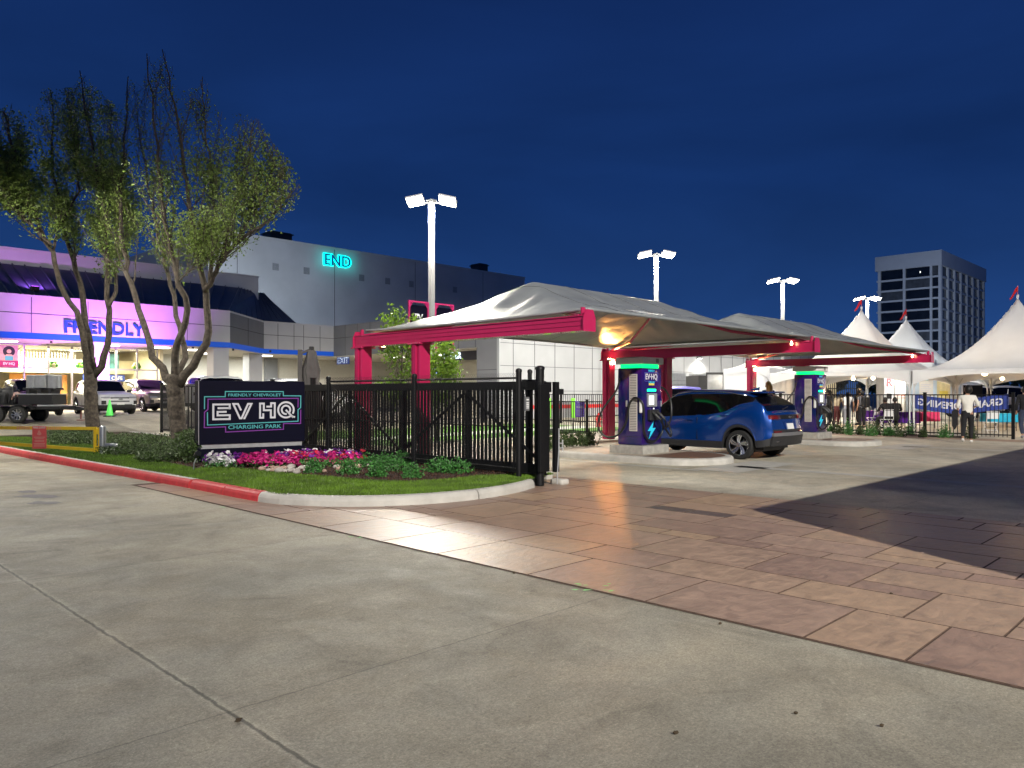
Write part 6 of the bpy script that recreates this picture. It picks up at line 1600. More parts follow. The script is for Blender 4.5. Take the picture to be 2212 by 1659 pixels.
# tents
def tent(tc,sc_,half,za,label,flag=True,sides=False,ze=2.62):
    e=empty('marquee_tent',U(tc,sc_,0),TH,label,'tent','white high-peaked marquee tents'); N_=36
    def prof(d): return (1-d)**2.1*.80+(1-d)*.20
    mb=MB()
    for j in range(N_+1):
        for i in range(N_+1):
            a,b_=-1+2*i/N_,-1+2*j/N_; m_=max(abs(a),abs(b_)); l=(abs(a)**6+abs(b_)**6)**(1/6) if m_>0 else 0; d=min(1,m_*.6+l*.4)
            z=ze+(za-ze)*prof(d)+.02*math.sin(9*math.atan2(b_,a))*d*(1-d); mb.v.append((a*half,b_*half,z))
    for j in range(N_):
        for i in range(N_): q=j*(N_+1)+i; mb.face((q,q+1,q+N_+2,q+N_+1))
    mb.build('roof_fabric',M['tentfab'],e,smooth=True)
    mb=MB(); K_=28
    for side in range(4):
        for k in range(K_):
            for (u0,u1) in ((-1+2*k/K_,-1+2*(k+1)/K_),):
                zl=lambda u: ze-.20-.42*abs(u)**3.2
                P=[(u0*half,-half,ze+.01),(u1*half,-half,ze+.01),(u1*half,-half,zl(u1)),(u0*half,-half,zl(u0))]
                Mx=Matrix.Rotation(R(90*side),4,'Z'); mb.add([Mx@Vector(p) for p in P],[(0,1,2,3)])
    mb.build('valance',M['tentfab'],e)
    for sx_ in (-1,1):
        for sy_ in (-1,1):
            mb=MB(); mb.tube([(sx_*(half-.04),sy_*(half-.04),0),(sx_*(half-.04),sy_*(half-.04),ze-.03)],.04,8)
            mb.tube([(sx_*(half-.04),sy_*(half-.32),ze-.25),(sx_*(half-.04),sy_*(half-.05),ze-.75)],.02,6)
            mb.build('leg',M['tube_w'],e)
            mb=MB(); x,y=sx_*(half-.01),sy_*(half-.01)
            mb.prism([(x,y,ze-.02),(x-.30*sx_,y,ze-.55),(x-.06*sx_,y,ze-.95),(x-.02*sx_,y,1.0),(x+.03*sx_,y,1.0),(x+.03*sx_,y,ze-.02)],(0,-.02*sy_,0)); 
            mb.build('corner_sleeve',M['tentfab'],e)
    mb=MB()
    for q in range(4):
        Mx=Matrix.Rotation(R(90*q),4,'Z'); mb.tube([Mx@Vector((-half+.04,-half+.04,ze-.04)),Mx@Vector((half-.04,-half+.04,ze-.04))],.03,6)
    mb.tube([(0,0,ze-.04),(0,0,za+.02)],.04,8); mb.tube([(-half+.1,0,ze-.05),(half-.1,0,ze-.05)],.015,5); mb.tube([(0,-half+.1,ze-.05),(0,half-.1,ze-.05)],.015,5)
    mb.build('frame_tubes',M['tube_w'],e)
    if flag:
        mb=MB(); mb.tube([(0,0,za),(0,0,za+.12)],.05,8); mb.build('finial',M['white'],e)
        mb=MB(); P=[]; 
        for k in range(8):
            x=k/7; P.append(Vector((-.10*x*2.6,.10*x*2.6,za+.50-.55*x+.04*math.sin(6*x))))
        hgt=[.26*(1-.75*k/7) for k in range(8)]
        for k in range(7): mb.quad(P[k],P[k+1],P[k+1]+Vector((.10,.0,-hgt[k+1]*.8)),P[k]+Vector((.10,0,-hgt[k]*.8)))
        mb.tube([(0,0,za+.1),(0.04,0,za+.52)],.012,5); mb.build('pennant',M['red'],e)
    if sides:
        mb=MB(); n=40
        for k in range(n):
            u0,u1=-half+2*half*k/n,-half+2*half*(k+1)/n
            f=lambda u: -half+.03+.05*math.sin(u*4)+.03*math.sin(u*11)
            mb.quad((u0,f(u0),ze-.1),(u1,f(u1),ze-.1),(u1,f(u1)+.03*math.sin(u1*7),.85+.35*max(0,math.sin(u1*.9))),(u0,f(u0)+.03*math.sin(u0*7),.85+.35*max(0,math.sin(u0*.9))))
            mb.quad((-half+.03+.04*math.sin(u0*4),u0,ze-.1),(-half+.03+.04*math.sin(u1*4),u1,ze-.1),(-half+.02,u1,.7),(-half+.02,u0,.7))
        mb.build('side_wall',M['tentfab'],e,smooth=True)
    return e
tent(39.9,7.9,3.3,5.85,'largest white peaked tent at the right edge, its corner leg by the banner')
tent(39.9,14.6,3.3,5.85,'leftmost peaked tent, flag in front of the farthest twin lamp')
tent(46.6,14.6,3.3,5.85,'middle peaked tent in front of the office tower')
tent(46.6,7.9,3.3,5.4,'tent whose warm lit underside shows behind the largest tent',flag=False)
tent(38.2,19.3,1.3,3.7,'small white tent with hanging side walls behind the far pink column',flag=False,sides=True,ze=2.9)
for (px,py,Y,lab) in ((2127,806,33.4,'round bulb glowing under the front edge of the largest tent'),(1886,817,38.5,'bulb glowing under the leftmost peaked tent, nearer the white leg'),(1843,818,40,'bulb glowing under the leftmost peaked tent, nearer the charger'),(2165,818,39,'bulb glowing deep under the tent behind the largest one')):
    q=at(px,py,Y); t_,s_=W2G(q.x,q.y); bulbl(t_,s_,q.z,lab,'bulbs hung under the tents',r=.12 if py<810 else .09)
for (t,s,p,c) in ((39.9,7.9,150,(1,.66,.35)),(39.9,14.6,190,(1,.62,.30)),(46.6,14.6,180,(1,.8,.6)),(46.6,7.9,260,(1,.62,.28)),(38.2,19.3,45,(1,.9,.75))):
    point('tent_bulb_light',U(t,s,2.35),p,c,.12)

# banner
def banner():
    A=at(1973,866,34.0); B=at(2178,869,31.6); A.z=0;B.z=0; d=B-A; L=d.length; ang=math.atan2(d.y,d.x)
    e=empty('event_banner',A,ang,'blue grand opening banner seen from behind, its letters reversed','banner')
    def zc(x): u=x/L; return 1.26-.62*u*(1-u)*(1.5-u*.6)+.03*math.sin(u*9)
    hh=.31; n=60; mb=MB()
    for k in range(n):
        x0,x1=L*k/n,L*(k+1)/n; y0,y1=.03*math.sin(x0*6),.03*math.sin(x1*6)
        mb.add([(x0,y0-.004,zc(x0)-hh),(x1,y1-.004,zc(x1)-hh),(x1,y1-.004,zc(x1)+hh),(x0,y0-.004,zc(x0)+hh),(x0,y0+.004,zc(x0)-hh),(x1,y1+.004,zc(x1)-hh),(x1,y1+.004,zc(x1)+hh),(x0,y0+.004,zc(x0)+hh)],[(0,1,2,3),(7,6,5,4),(3,2,6,7),(4,5,1,0)])
    mb.build('cloth',M['b_blue'],e)
    def fn(co):
        x=L/2-co.x; x=max(0,min(L,x)); return Vector((x,.03*math.sin(x*6)+(-.008 if co.z>0 else .008),zc(x)+co.y))
    text('letters','GRAND OPENING',.40,M['ltgrey'],e,(0,0,0),(0,0,0),.004,.012,width=L*.90,fn=fn)
    mb=MB()
    for x in (.02,L-.02): mb.tube([(x,0,zc(x)+hh),(x,.1,zc(x)+hh+.2)],.008,5)
    mb.build('tie_cord',M['white'],e)
banner()

# folding chairs and cloth tables
def chair(loc,rz,label,m_='white'):
    e=empty('folding_chair',loc,rz,label,'chair','folding chairs under the tents')
    mb=MB(); mb.bbox(-.20,.20,-.20,.20,.43,.455,.01); mb.build('seat',M[m_],e)
    mb=MB(); mb.bbox(-.20,.20,-.235,-.215,.58,.84,.008); mb.build('backrest',M[m_],e)
    for s_ in (-1,1):
        mb=MB(); mb.tube([(s_*.22,-.26,.88),(s_*.22,-.2,.45),(s_*.22,.24,.0)],.013,6); mb.build('leg',M[m_],e)
        mb=MB(); mb.tube([(s_*.19,.16,.43),(s_*.19,-.28,.0)],.013,6); mb.build('leg',M[m_],e)
    mb=MB(); mb.tube([(-.22,-.26,.88),(.22,-.26,.88)],.013,6); mb.tube([(-.2,.18,.12),(.2,.18,.12)],.01,5); mb.tube([(-.19,-.2,.12),(.19,-.2,.12)],.01,5); mb.build('stretcher',M[m_],e)
def table(loc,rz,L,W,label,m_,drop=.5,seed=0):
    e=empty('folding_table',loc,rz,label.replace('cloth','table'),'table','folding tables under the tents'); mb=MB(); mb.bbox(-L/2,L/2,-W/2,W/2,.71,.74,.01); mb.build('top',M['white'],e)
    for x in (-L/2+.2,L/2-.2): mb=MB(); mb.tube([(x,-W/2+.08,0),(x,-W/2+.08,.71)],.014,6); mb.tube([(x,W/2-.08,0),(x,W/2-.08,.71)],.014,6); mb.tube([(x,-W/2+.08,.15),(x,W/2-.08,.15)],.012,6); mb.build('leg_frame',M['clad'],e)
    mb=MB(); n=48; per=[]
    for k in range(n):
        a=2*math.pi*k/n; c,s_=math.cos(a),math.sin(a); m2=max(abs(c)/(L/2+.01),abs(s_)/(W/2+.01)); per.append((c/m2,s_/m2))
    rows=[(1,.745),(1.012,.735),(1.02,.60),(1.05,.745-drop)]
    for (k_,z) in rows:
        for i,(x,y) in enumerate(per): w=1+(.03*math.sin(i*2.1+seed) if z<.7 else 0); mb.v.append((x*k_*w,y*k_*w,z))
    mb.face(tuple(range(n)))
    for r_ in range(3):
        for i in range(n): mb.face((r_*n+i,r_*n+(i+1)%n,(r_+1)*n+(i+1)%n,(r_+1)*n+i))
    o=mb.build('tablecloth',M[m_],smooth=False); o.location=loc; o.rotation_euler=(0,0,rz); tag(o,label,'tablecloth','coloured tablecloths')
q=lambda px,Y: (at(px,850,Y).x,Y,0)
table(q(1944,35.6),TH+R(90),1.5,.75,'long purple cloth draped over the table left of the white tent leg','t_purple')
table(q(1893,38),TH+R(90),1.2,.7,'purple cloth on the farther table behind the standing group','t_purple',seed=2)
table(q(1998,35.5),.25,1.0,.7,'pink cloth with a long trailing corner left of the fence post','t_pink',drop=.42,seed=4)
table(q(2162,33.0),.1,1.35,.75,'bright cyan cloth on the table near the right edge','t_cyan',drop=.36,seed=1)
chair(q(1914,34.4),.1,'white folding chair with its back to us, in front of the purple table')
chair(q(1884,36.6),.6,'white folding chair farther back between the standing group and the seated pair')
chair(q(2139,31.0),-.15,'white folding chair pushed to the left end of the cyan table')
chair(q(2092,34.5),.8,'white folding chair partly hidden by the man in the cream sweater')
# food truck and stalls behind
def ftmat(nm,base): return mat(nm,base,.4,var=.10,scale=1.2)
ft=at(2000,850,47); e=empty('food_truck',(ft.x,ft.y,0),.12,'pale blue food truck with menu posters behind the tents','truck')
mb=MB(); mb.bbox(-1.7,1.6,-1,1,.5,3.1,.08); mb.build('body',ftmat('truck_pale',(.55,.66,.75)),e); mb=MB(); mb.bbox(1.605,3.0,-.95,.95,.5,2.3,.15); mb.build('cab',M['carwhite'],e); mb=MB(); mb.bbox(2.2,3.02,-.97,-.94,1.4,2.1,.01); mb.bbox(1.75,2.1,-.97,-.94,1.4,2.1,.01); mb.build('cab_window',M['carglass'],e)
for x in (-1.1,2.4):
    wheel(e,x,-.85,.4,.24,-1,'truck',.6)
mb=MB(); mb.bbox(-1.15,-.25,-1.03,-1.005,1.35,2.55,.005); po=mb.build('menu_poster',M['int_white'],e); mb=MB()
for i in range(6): mb.box(-1.05,-.4-.1*(i%2),-1.036,-1.031,2.1-.12*i,2.14-.12*i)
mb.build('menu_lines',M['ltgrey'],po); mb=MB(); mb.bbox(.0,.85,-1.03,-1.005,1.3,2.6,.005); po=mb.build('menu_poster',M['bo'],e); mb=MB(); mb.prism([(.2,-1.034,2.5),(.65,-1.034,2.5),(.42,-1.034,2.25)],(0,.003,0)); mb.box(.15,.7,-1.036,-1.032,1.45,1.75); mb.build('poster_art',M['ylw'],po)
mb=MB(); mb.bbox(-1.2,.9,-1.5,-1.01,1.0,1.05,.01); mb.build('service_shelf',M['silver'],e)
st=at(1935,850,44); e=empty('vendor_booth',(st.x,st.y,0),.1,'white vendor booth with red print and a pale blue umbrella behind the seated pair','booth')
mb=MB(); mb.bbox(-.95,-.35,-.4,.4,0,2.55,.02); mb.build('white_banner',M['white'],e)
text('red_letter','R',.62,M['redsign'],e,(-.65,-.41,2.2),(R(90),0,0),.004,.02); mb=MB(); mb.box(-.8,-.5,-.408,-.402,1.3,1.6); mb.build('black_mark',M['black'],e)
mb=MB(); mb.bbox(-.30,.35,-.4,.3,.0,2.35,.02); mn=mb.build('menu_board',M['int_white'],e); mb=MB()
for i in range(7): mb.box(.1,.28,-.406,-.401,2.1-.13*i,2.16-.13*i); mb.box(-.25,.0,-.406,-.401,2.1-.13*i,2.13-.13*i)
mb.build('menu_print',M['coral'],mn)
mb=MB(); mb.lathe([(1.0,2.35),(.9,2.45),(.03,2.78),(.001,2.8)],(.75,-.1,0),16,caps=False); mb.build('umbrella_top',mat('pale_cyan',(.35,.66,.68),.6,transl=.4),e); mb=MB(); mb.tube([(.75,-.1,0),(.75,-.1,2.7)],.03,6); mb.build('umbrella_pole',M['white'],e)
point('stall_light',(st.x+.2,st.y-1.4,2.4),120,(.85,.95,1),.2); point('stall_light',(ft.x+.2,ft.y-2.5,2.7),170,(.9,.95,1),.2)
for (px,Y,rz,lab) in ((2120,52,.1,'white van with dark windows beyond the man in the cream sweater'),(2190,54,.1,'white van farther right beyond the tents')):
    make_car('parked_van',lab,(at(px,850,Y).x-2.4,Y,0),rz,suvspec(L=4.9,h=2.15,hw=.98,wr=.36,cat='van'),M['carwhite'],suv_front)
e=empty('storage_container',at(1535,850,43)*Vector((1,1,0)) if False else (at(1556,850,43).x,43,0),.12,'grey storage container with dark open end behind the blue car','container')
mb=MB(); mb.bbox(-.8,.85,0,2.4,0,2.72,.02); mb.build('shell',M['galv'],e); mb=MB(); 
for x in (-.8,.18,.85): mb.box(x-.04,x+.04,-.03,-.001,0,2.72)
mb.box(-.84,.89,-.06,-.031,2.66,2.78); mb.build('frame_posts',M['clad'],e); mb=MB(); mb.box(-1.35,-.86,-.2,1.8,0,2.6); mb.build('dark_opening',M['black'],e)
e=empty('iron_screen',(at(1790,850,52).x,52,0),.1,'tall dark iron fence behind the tents, a pale sheet for the brightness beyond','screen')
mb=MB()
for i in range(34): mb.box(-2.4+.14*i,-2.36+.14*i,-.02,.02,0,3.0)
mb.box(-2.4,2.4,-.03,.03,1.9,1.96); mb.box(-2.4,2.4,-.03,.03,2.94,3.0); mb.build('bars',M['black'],e); mb=MB(); mb.box(-1.2,.7,.3,.4,0,2.9); mb.build('pale_sheet',M['cream'],e)  # pale sheet put in for the brightness behind the iron fence
tag(bpy.data.objects[e.name],None)
# shrubs along the rear fence
for i,(px,py) in enumerate(((1795,934),(1811,935),(1833,938),(1858,937),(1880,940),(1894,938),(1915,940),(1944,942),(1967,938),(1994,943),(2040,944),(2098,946),(1925,939))):
    p=gp(px,py+1,0.02); h=.30+.1*((i*7)%3); mb=leafball((0,0,.0),.16+.05*((i*5)%3),h*1.25,420,.06,i+70,shell=.25)
    tag(mb.build('fence_shrub',M['leaf_s'] if i%2 else M['leaf_k'],loc=p,tone=True),'small round shrub in the mulch strip under the rear picket fence','shrub','shrubs along the rear fence')
mb=MB(); mb.quad((31.0,7.5,.03),(31.9,7.5,.03),(31.9,20,.03),(31.0,20,.03)); tag(mb.build('mulch_strip',M['mulch'],rz=TH),kind='structure')

# far dark tree masses along the right horizon
rnd=random.Random(77)
for i,(px,Y,h,w) in enumerate(((1500,120,6,9),(1640,130,7,10),(1760,125,6.5,9),(1850,118,6,8),(1990,110,7,9),(2080,105,7.5,9),(2170,100,7,9),(1400,130,6,9))):
    q=at(px,850,Y); e=empty('background_tree',(q.x,Y,0),0,'dark distant tree line crown below the office tower and behind the tents','tree','dark trees on the right horizon')
    mb=MB(); mb.tube([(0,0,0),(.2,0,h*.5)],[.3,.15],6); mb.build('trunk',M['bark'],e); mb=MB()
    for c in range(9):
        cx,cy,cz=rnd.uniform(-w/2,w/2),rnd.uniform(-2,2),h*rnd.uniform(.35,.85)
        for _ in range(260):
            d=Vector((rnd.gauss(0,1),rnd.gauss(0,1),rnd.gauss(0,1))).normalized()*rnd.uniform(.6,1.05); mb.leaf((cx+d.x*1.9,cy+d.y*1.6,cz+d.z*1.3),.55,rnd)
    mb.build('crown',M['leaf_s'],e,tone=True)

# ================================================================ people
def skinmesh(name,pts,edges,mt,parent=None,sub=1,root=0):
    me=bpy.data.meshes.new(name); me.from_pydata([p[0] for p in pts],edges,[]); o=bpy.data.objects.new(name+'_t',me); COL.objects.link(o)
    o.modifiers.new('s','SKIN'); sv=me.skin_vertices[0].data
    for i,p in enumerate(pts):
        r=p[1]; sv[i].radius=(r,r) if not isinstance(r,tuple) else r
        sv[i].use_root=(i==root)
    o.modifiers.new('u','SUBSURF').levels=sub
    dg=bpy.context.evaluated_depsgraph_get(); dg.update(); m2=bpy.data.meshes.new_from_object(o.evaluated_get(dg)); bpy.data.objects.remove(o)
    m2.materials.clear(); m2.materials.append(mt); m2.polygons.foreach_set('use_smooth',[True]*len(m2.polygons))
    ob=bpy.data.objects.new(name,m2); COL.objects.link(ob)
    if parent is not None: ob.parent=parent
    return ob
V=Vector
def person(label,loc,rz,J={},skin='skin',top='c_white',bot='c_black',hair='hair',shoe='c_black',sleeve=1.0,sc_=1.0,longhair=False,hk=1.0,cap=False,bag=False,sit=False):
    # faces local +y
    D=dict(pel=(0,0,.95),sp=(0,.01,1.18),ch=(0,0,1.38),nk=(0,.0,1.50),hd=(0,.03,1.60),ht=(0,.02,1.72),
       shL=(-.17,0,1.42),elL=(-.23,-.03,1.14),wrL=(-.22,.08,.90),shR=(.17,0,1.42),elR=(.23,-.03,1.14),wrR=(.22,.08,.90),
       hpL=(-.09,0,.92),knL=(-.10,.02,.50),anL=(-.10,-.02,.09),toL=(-.11,.16,.03),hpR=(.09,0,.92),knR=(.10,.02,.50),anR=(.10,-.02,.09),toR=(.11,.16,.03))
    D.update(J); D={k_:V(v) for k_,v in D.items()}
    P=[];E=[];ix={}
    def add(k_,p,r,par=None):
        ix[k_]=len(P); P.append((p,r)); 
        if par is not None: E.append((ix[par],ix[k_]))
    add('pel',D['pel'],(.125,.09)); add('sp',D['sp'],(.10,.078),'pel'); add('ch',D['ch'],(.115,.08),'sp'); add('nk',D['nk'],.05,'ch')
    hd,ht=D['hd'],D['ht']; add('h0',hd*.7+D['nk']*.3,.055,'nk'); add('hd',hd,(.078,.092),'h0'); add('h2',hd.lerp(ht,.55),(.078,.09),'hd'); add('ht',ht,.05,'h2')
    for s_,sg_ in (('L',-1),('R',1)):
        sh,el,wr=D['sh'+s_],D['el'+s_],D['wr'+s_]
        add('s'+s_,sh,.046,'ch'); add('u'+s_,sh.lerp(el,.5),.045,'s'+s_); add('e'+s_,el,.038,'u'+s_); add('w'+s_,wr,.025,'e'+s_)
        f=(wr-el).normalized(); side=V((sg_,0,0)); pm=wr+f*.05; add('p'+s_,pm,(.034,.018),'w'+s_)
        up=f.cross(side).normalized() if f.cross(side).length>.01 else V((0,1,0)); sd2=up.cross(f).normalized()
        for q,(o_,l_) in enumerate(((-.027,.062),(-.009,.072),(.009,.068),(.027,.055))):
            b_=pm+f*.028+sd2*o_; add('f%d%s'%(q,s_),b_,.0095,'p'+s_); add('g%d%s'%(q,s_),b_+f*l_*.5+up*.006,.0085,'f%d%s'%(q,s_)); add('k%d%s'%(q,s_),b_+f*l_*.9+up*.022,.007,'g%d%s'%(q,s_))
        add('t0'+s_,wr+f*.03-sd2*.035,.010,'p'+s_); add('t1'+s_,wr+f*.06-sd2*.052+up*.01,.009,'t0'+s_)
        hp,kn,an,to=D['hp'+s_],D['kn'+s_],D['an'+s_],D['to'+s_]
        add('h'+s_,hp,.09,'pel'); add('m'+s_,hp.lerp(kn,.5),.075,'h'+s_); add('k'+s_,kn,.055,'m'+s_); add('c'+s_,kn.lerp(an,.4),.052,'k'+s_); add('a'+s_,an,.035,'c'+s_); add('o'+s_,to,.03,'a'+s_)
    me_P=[(p*sc_,(r[0]*sc_,r[1]*sc_) if isinstance(r,tuple) else r*sc_) for p,r in P]
    b_=skinmesh('person',me_P,E,M[skin]); b_.location=loc; b_.rotation_euler=(0,0,rz); tag(b_,label,'person')
    def cloth(nm,keys,mt,inf):
        K_={}; Q=[];EE=[]
        for k_,(p,r) in keys: K_[k_]=len(Q); Q.append((V(p)*sc_,(r[0]*sc_,r[1]*sc_) if isinstance(r,tuple) else r*sc_))
        for a,c in inf: EE.append((K_[a],K_[c]))
        return skinmesh(nm,Q,EE,M[mt],b_)
    hem=D['pel']+V((0,0,-.07)); ks=[('hem',(hem,(.165,.128))),('sp',(D['sp'],(.15,.118))),('ch',(D['ch'],(.155,.118))),('col',(D['ch'].lerp(D['nk'],.95),.068))]; es=[('hem','sp'),('sp','ch'),('ch','col')]
    for s_ in 'LR':
        sh,el,wr=D['sh'+s_],D['el'+s_],D['wr'+s_]; ks+=[('s'+s_,(sh,.082)),('u'+s_,(sh.lerp(el,.5),.064))]; es+=[('ch','s'+s_),('s'+s_,'u'+s_)]
        if sleeve>=.9: ks+=[('e'+s_,(el,.058)),('w'+s_,(el.lerp(wr,.85),.044))]; es+=[('u'+s_,'e'+s_),('e'+s_,'w'+s_)]
        elif sleeve>=.5: ks+=[('e'+s_,(el,.058)),('w'+s_,(el.lerp(wr,.35),.052))]; es+=[('u'+s_,'e'+s_),('e'+s_,'w'+s_)]
    cloth('shirt',ks,top,es)
    ks=[('top',(D['sp'].lerp(D['pel'],.55),(.138,.105))),('pel',(D['pel']+V((0,0,.0)),(.150,.118)))]; es=[('top','pel')]
    for s_ in 'LR':
        hp,kn,an=D['hp'+s_],D['kn'+s_],D['an'+s_]; ks+=[('h'+s_,(hp+V((0,0,-.03)),.112)),('m'+s_,(hp.lerp(kn,.5),.098)),('k'+s_,(kn,.080)),('c'+s_,(kn.lerp(an,.5),.072)),('a'+s_,(kn.lerp(an,.93),.058))]; es+=[('pel','h'+s_),('h'+s_,'m'+s_),('m'+s_,'k'+s_),('k'+s_,'c'+s_),('c'+s_,'a'+s_)]
    cloth('trousers',ks,bot,es)
    for s_ in 'LR':
        an,to=D['an'+s_],D['to'+s_]; d=(to-an); heel=an+V((0,0,-.03))-V((d.x,d.y,0)).normalized()*.05
        cloth('shoe',[('h',(heel,.045)),('m',(an.lerp(to,.5)+V((0,0,-.01)),.052)),('t',(to,.040))],shoe,[('h','m'),('m','t')])
    up=(ht-D['nk']).normalized(); c=(hd.lerp(ht,.38)+V((0,-.022,0)))*sc_
    mb=MB(); mb.ball((0,0,0),.096*sc_*hk,.110*sc_*hk,.118*sc_*hk,n=18,m=12,jit=.07,seed=len(label)); 
    mb.v=[tuple(V(p)+c+V((0,-.012,.016))*sc_) if not (p[1]>.035*sc_ and p[2]<.035*sc_) else tuple(V((p[0]*.85,min(p[1],.05*sc_),max(p[2],-.02*sc_)+.02*sc_))+c) for p in mb.v]
    if longhair:
        mb.tube([c+V((0,-.05,.03)),c+V((0,-.10,-.08)),c+V((.0,-.11,-.25)),c+V((0,-.09,-.42))],[.09,.105,.11,.06],12)
    mb.build('hair',M[hair],b_,smooth=True)
    mb=MB()
    for s_ in (-1,1): mb.ball(hd*sc_+V((s_*.028,.088,.028))*sc_,.011*sc_,n=8,m=6)
    mb.build('eyes',M['black'],b_)
    mb=MB(); mb.ball(hd*sc_+V((0,.098,.002))*sc_,.013*sc_,.018*sc_,.022*sc_,n=8,m=6); 
    for s_ in (-1,1): mb.ball(hd*sc_+V((s_*.082,.0,.01))*sc_,.012*sc_,.02*sc_,.03*sc_,n=8,m=6)
    mb.ball(hd*sc_+V((0,.084,-.045))*sc_,.026*sc_,.012*sc_,.008*sc_,n=8,m=6)
    mb.build('face_features',M[skin],b_,smooth=True)
    if cap:
        mb=MB(); mb.lathe([(.106,0),(.104,.05),(.07,.095),(.001,.105)],c+V((0,0,.015)),16,caps=False); mb.bbox(c.x-.07,c.x+.07,c.y+.07,c.y+.19,c.z+.01,c.z+.022,.005); mb.build('cap',M['c_black'],b_,smooth='auto')
    if bag:
        mb=MB(); q_=D['ch']; mb.bbox(q_.x-.16,q_.x+.16,q_.y-.34,q_.y-.13,q_.z-.42,q_.z+.06,.05)
        for s_ in (-1,1): mb.tube(sm3([(s_*.10,q_.y-.13,q_.z+.04),(s_*.11,q_.y-.02,q_.z+.16),(s_*.12,q_.y+.12,q_.z),(s_*.14,q_.y,q_.z-.3),(s_*.12,q_.y-.13,q_.z-.34)]),.018,6)
        o=mb.build('backpack',M['c_black'],smooth='auto'); o.location=loc; o.rotation_euler=(0,0,rz); tag(o,'black backpack worn by the person in the grey shirt and black trousers','bag')
    return b_
# man in the cream sweater, mid-stride, back to us and turned slightly right
P1=gp(2090,957,0)
person('person in a cream sweater and black trousers walking along the fence in white trainers',P1,R(-28),
 J=dict(hd=(.02,.05,1.60),ht=(.03,.05,1.73),shL=(-.19,0,1.42),elL=(-.27,-.04,1.15),wrL=(-.25,.06,.93),shR=(.19,0,1.42),elR=(.29,.03,1.17),wrR=(.16,.22,1.10),
  knL=(-.11,-.02,.50),anL=(-.14,-.30,.17),toL=(-.14,-.20,.04),hpR=(.09,.02,.92),knR=(.10,.12,.50),anR=(.10,.12,.09),toR=(.13,.29,.035)),top='c_cream',bot='c_black',shoe='c_white',sleeve=.6,sc_=1.04,hk=1.18)
o=MB(); o.prism([(0,0,.0),(.06,0,.1),(.12,0,.62),(.02,0,.68),(-.08,0,.6),(-.07,0,.12)],(0,.07,0)); c=o.build('carried_jacket',M['c_black'],loc=P1+Vector((-.36,.1,.42)),rz=R(-28)); tag(c,'black jacket hanging from the left arm of the walker in the cream sweater','jacket')
def gpx(px,Y,z=0): return Vector((at(px,850,Y).x,Y,z))
bend=dict(sp=(0,.06,1.14),ch=(0,.20,1.30),nk=(0,.31,1.38),hd=(0,.40,1.42),ht=(0,.46,1.51),shL=(-.17,.20,1.32),elL=(-.22,.28,1.04),wrL=(-.18,.40,.82),shR=(.17,.20,1.32),elR=(.22,.28,1.04),wrR=(.18,.40,.82))
person('person in a black cap and beige top leaning forward, leftmost behind the rear fence',gpx(1806,36.5),R(-60),J=bend,skin='skin_d',top='c_beige',bot='c_brown',cap=True,sleeve=.3)
person('person in a white T-shirt and pale grey jeans bending over beside the black cap',gpx(1829,35.8),R(-40),J=bend,top='c_white',bot='c_grey',shoe='c_white',sleeve=.3,sc_=1.03)
person('person in a pale shirt and black trousers with a black backpack',gpx(1862,35.6),R(15),top='c_grey',bot='c_black',sleeve=.3,bag=True,sc_=.98)
person('dark capped person standing behind the one with the backpack',gpx(1856,39),R(30),skin='skin_d',top='c_black',cap=True,sc_=1.05)
person('dark clad person in a shadowed cap at the left end of the standing group',gpx(1792,38.5),R(60),skin='skin_d',top='c_black',cap=True)
sit=dict(pel=(0,-.05,.52),sp=(0,-.03,.78),ch=(0,.02,1.0),nk=(0,.05,1.13),hd=(0,.09,1.22),ht=(0,.10,1.34),shL=(-.18,.02,1.05),elL=(-.28,.12,.82),wrL=(-.22,.36,.78),shR=(.18,.02,1.05),elR=(.28,.12,.82),wrR=(.22,.36,.78),
 hpL=(-.10,0,.50),knL=(-.12,.42,.48),anL=(-.12,.40,.09),toL=(-.12,.58,.03),hpR=(.10,0,.50),knR=(.12,.42,.48),anR=(.12,.40,.09),toR=(.12,.58,.03))
person('person in black sitting on the white folding chair, head turned left',gpx(1914,34.4),R(8),J=sit,skin='skin_d',top='c_black',bot='c_black',sc_=1.03)
person('person in black leaning on the purple table beside the seated one',gpx(1934,34.9),R(-12),J=sit,skin='skin_d',top='c_black',bot='c_black',sc_=1.03)
t_=U(25.3,12.4,.155)
person('woman with long blond hair standing on the charger island with her back to us',t_,R(5),J=dict(wrL=(-.12,.28,1.2),elL=(-.24,.06,1.15)),hair='blond',longhair=True,top='c_black',bot='c_black',sc_=1.05)
person('person in black cut by the right edge of the picture',gpx(2213,27.6),R(-20),J=dict(anL=(-.1,-.2,.1),toL=(-.1,-.05,.03)),top='c_black',bot='c_jean',shoe='c_grey',sc_=1.05)
# ================================================================ sky, camera, lights
w=bpy.data.worlds.new('World'); sc.world=w; w.use_nodes=True; N=w.node_tree.nodes; L=w.node_tree.links
bg=[n for n in N if n.type=='BACKGROUND'][0]
tc=N.new('ShaderNodeTexCoord'); sx=N.new('ShaderNodeSeparateXYZ'); L.new(tc.outputs['Generated'],sx.inputs[0])
cr=N.new('ShaderNodeValToRGB'); e=cr.color_ramp.elements
e[0].position=0.0; e[0].color=(.018,.064,.205,1); e[1].position=.8; e[1].color=(.0038,.015,.070,1)
for p_,c_ in ((.08,(.0135,.051,.185,1)),(.25,(.0065,.029,.125,1)),(.45,(.005,.021,.098,1))): x=e.new(p_); x.color=c_
L.new(sx.outputs[2],cr.inputs[0])
mp=N.new('ShaderNodeMapping'); mp.inputs['Scale'].default_value=(1.2,1.2,4.5); L.new(tc.outputs['Generated'],mp.inputs[0])
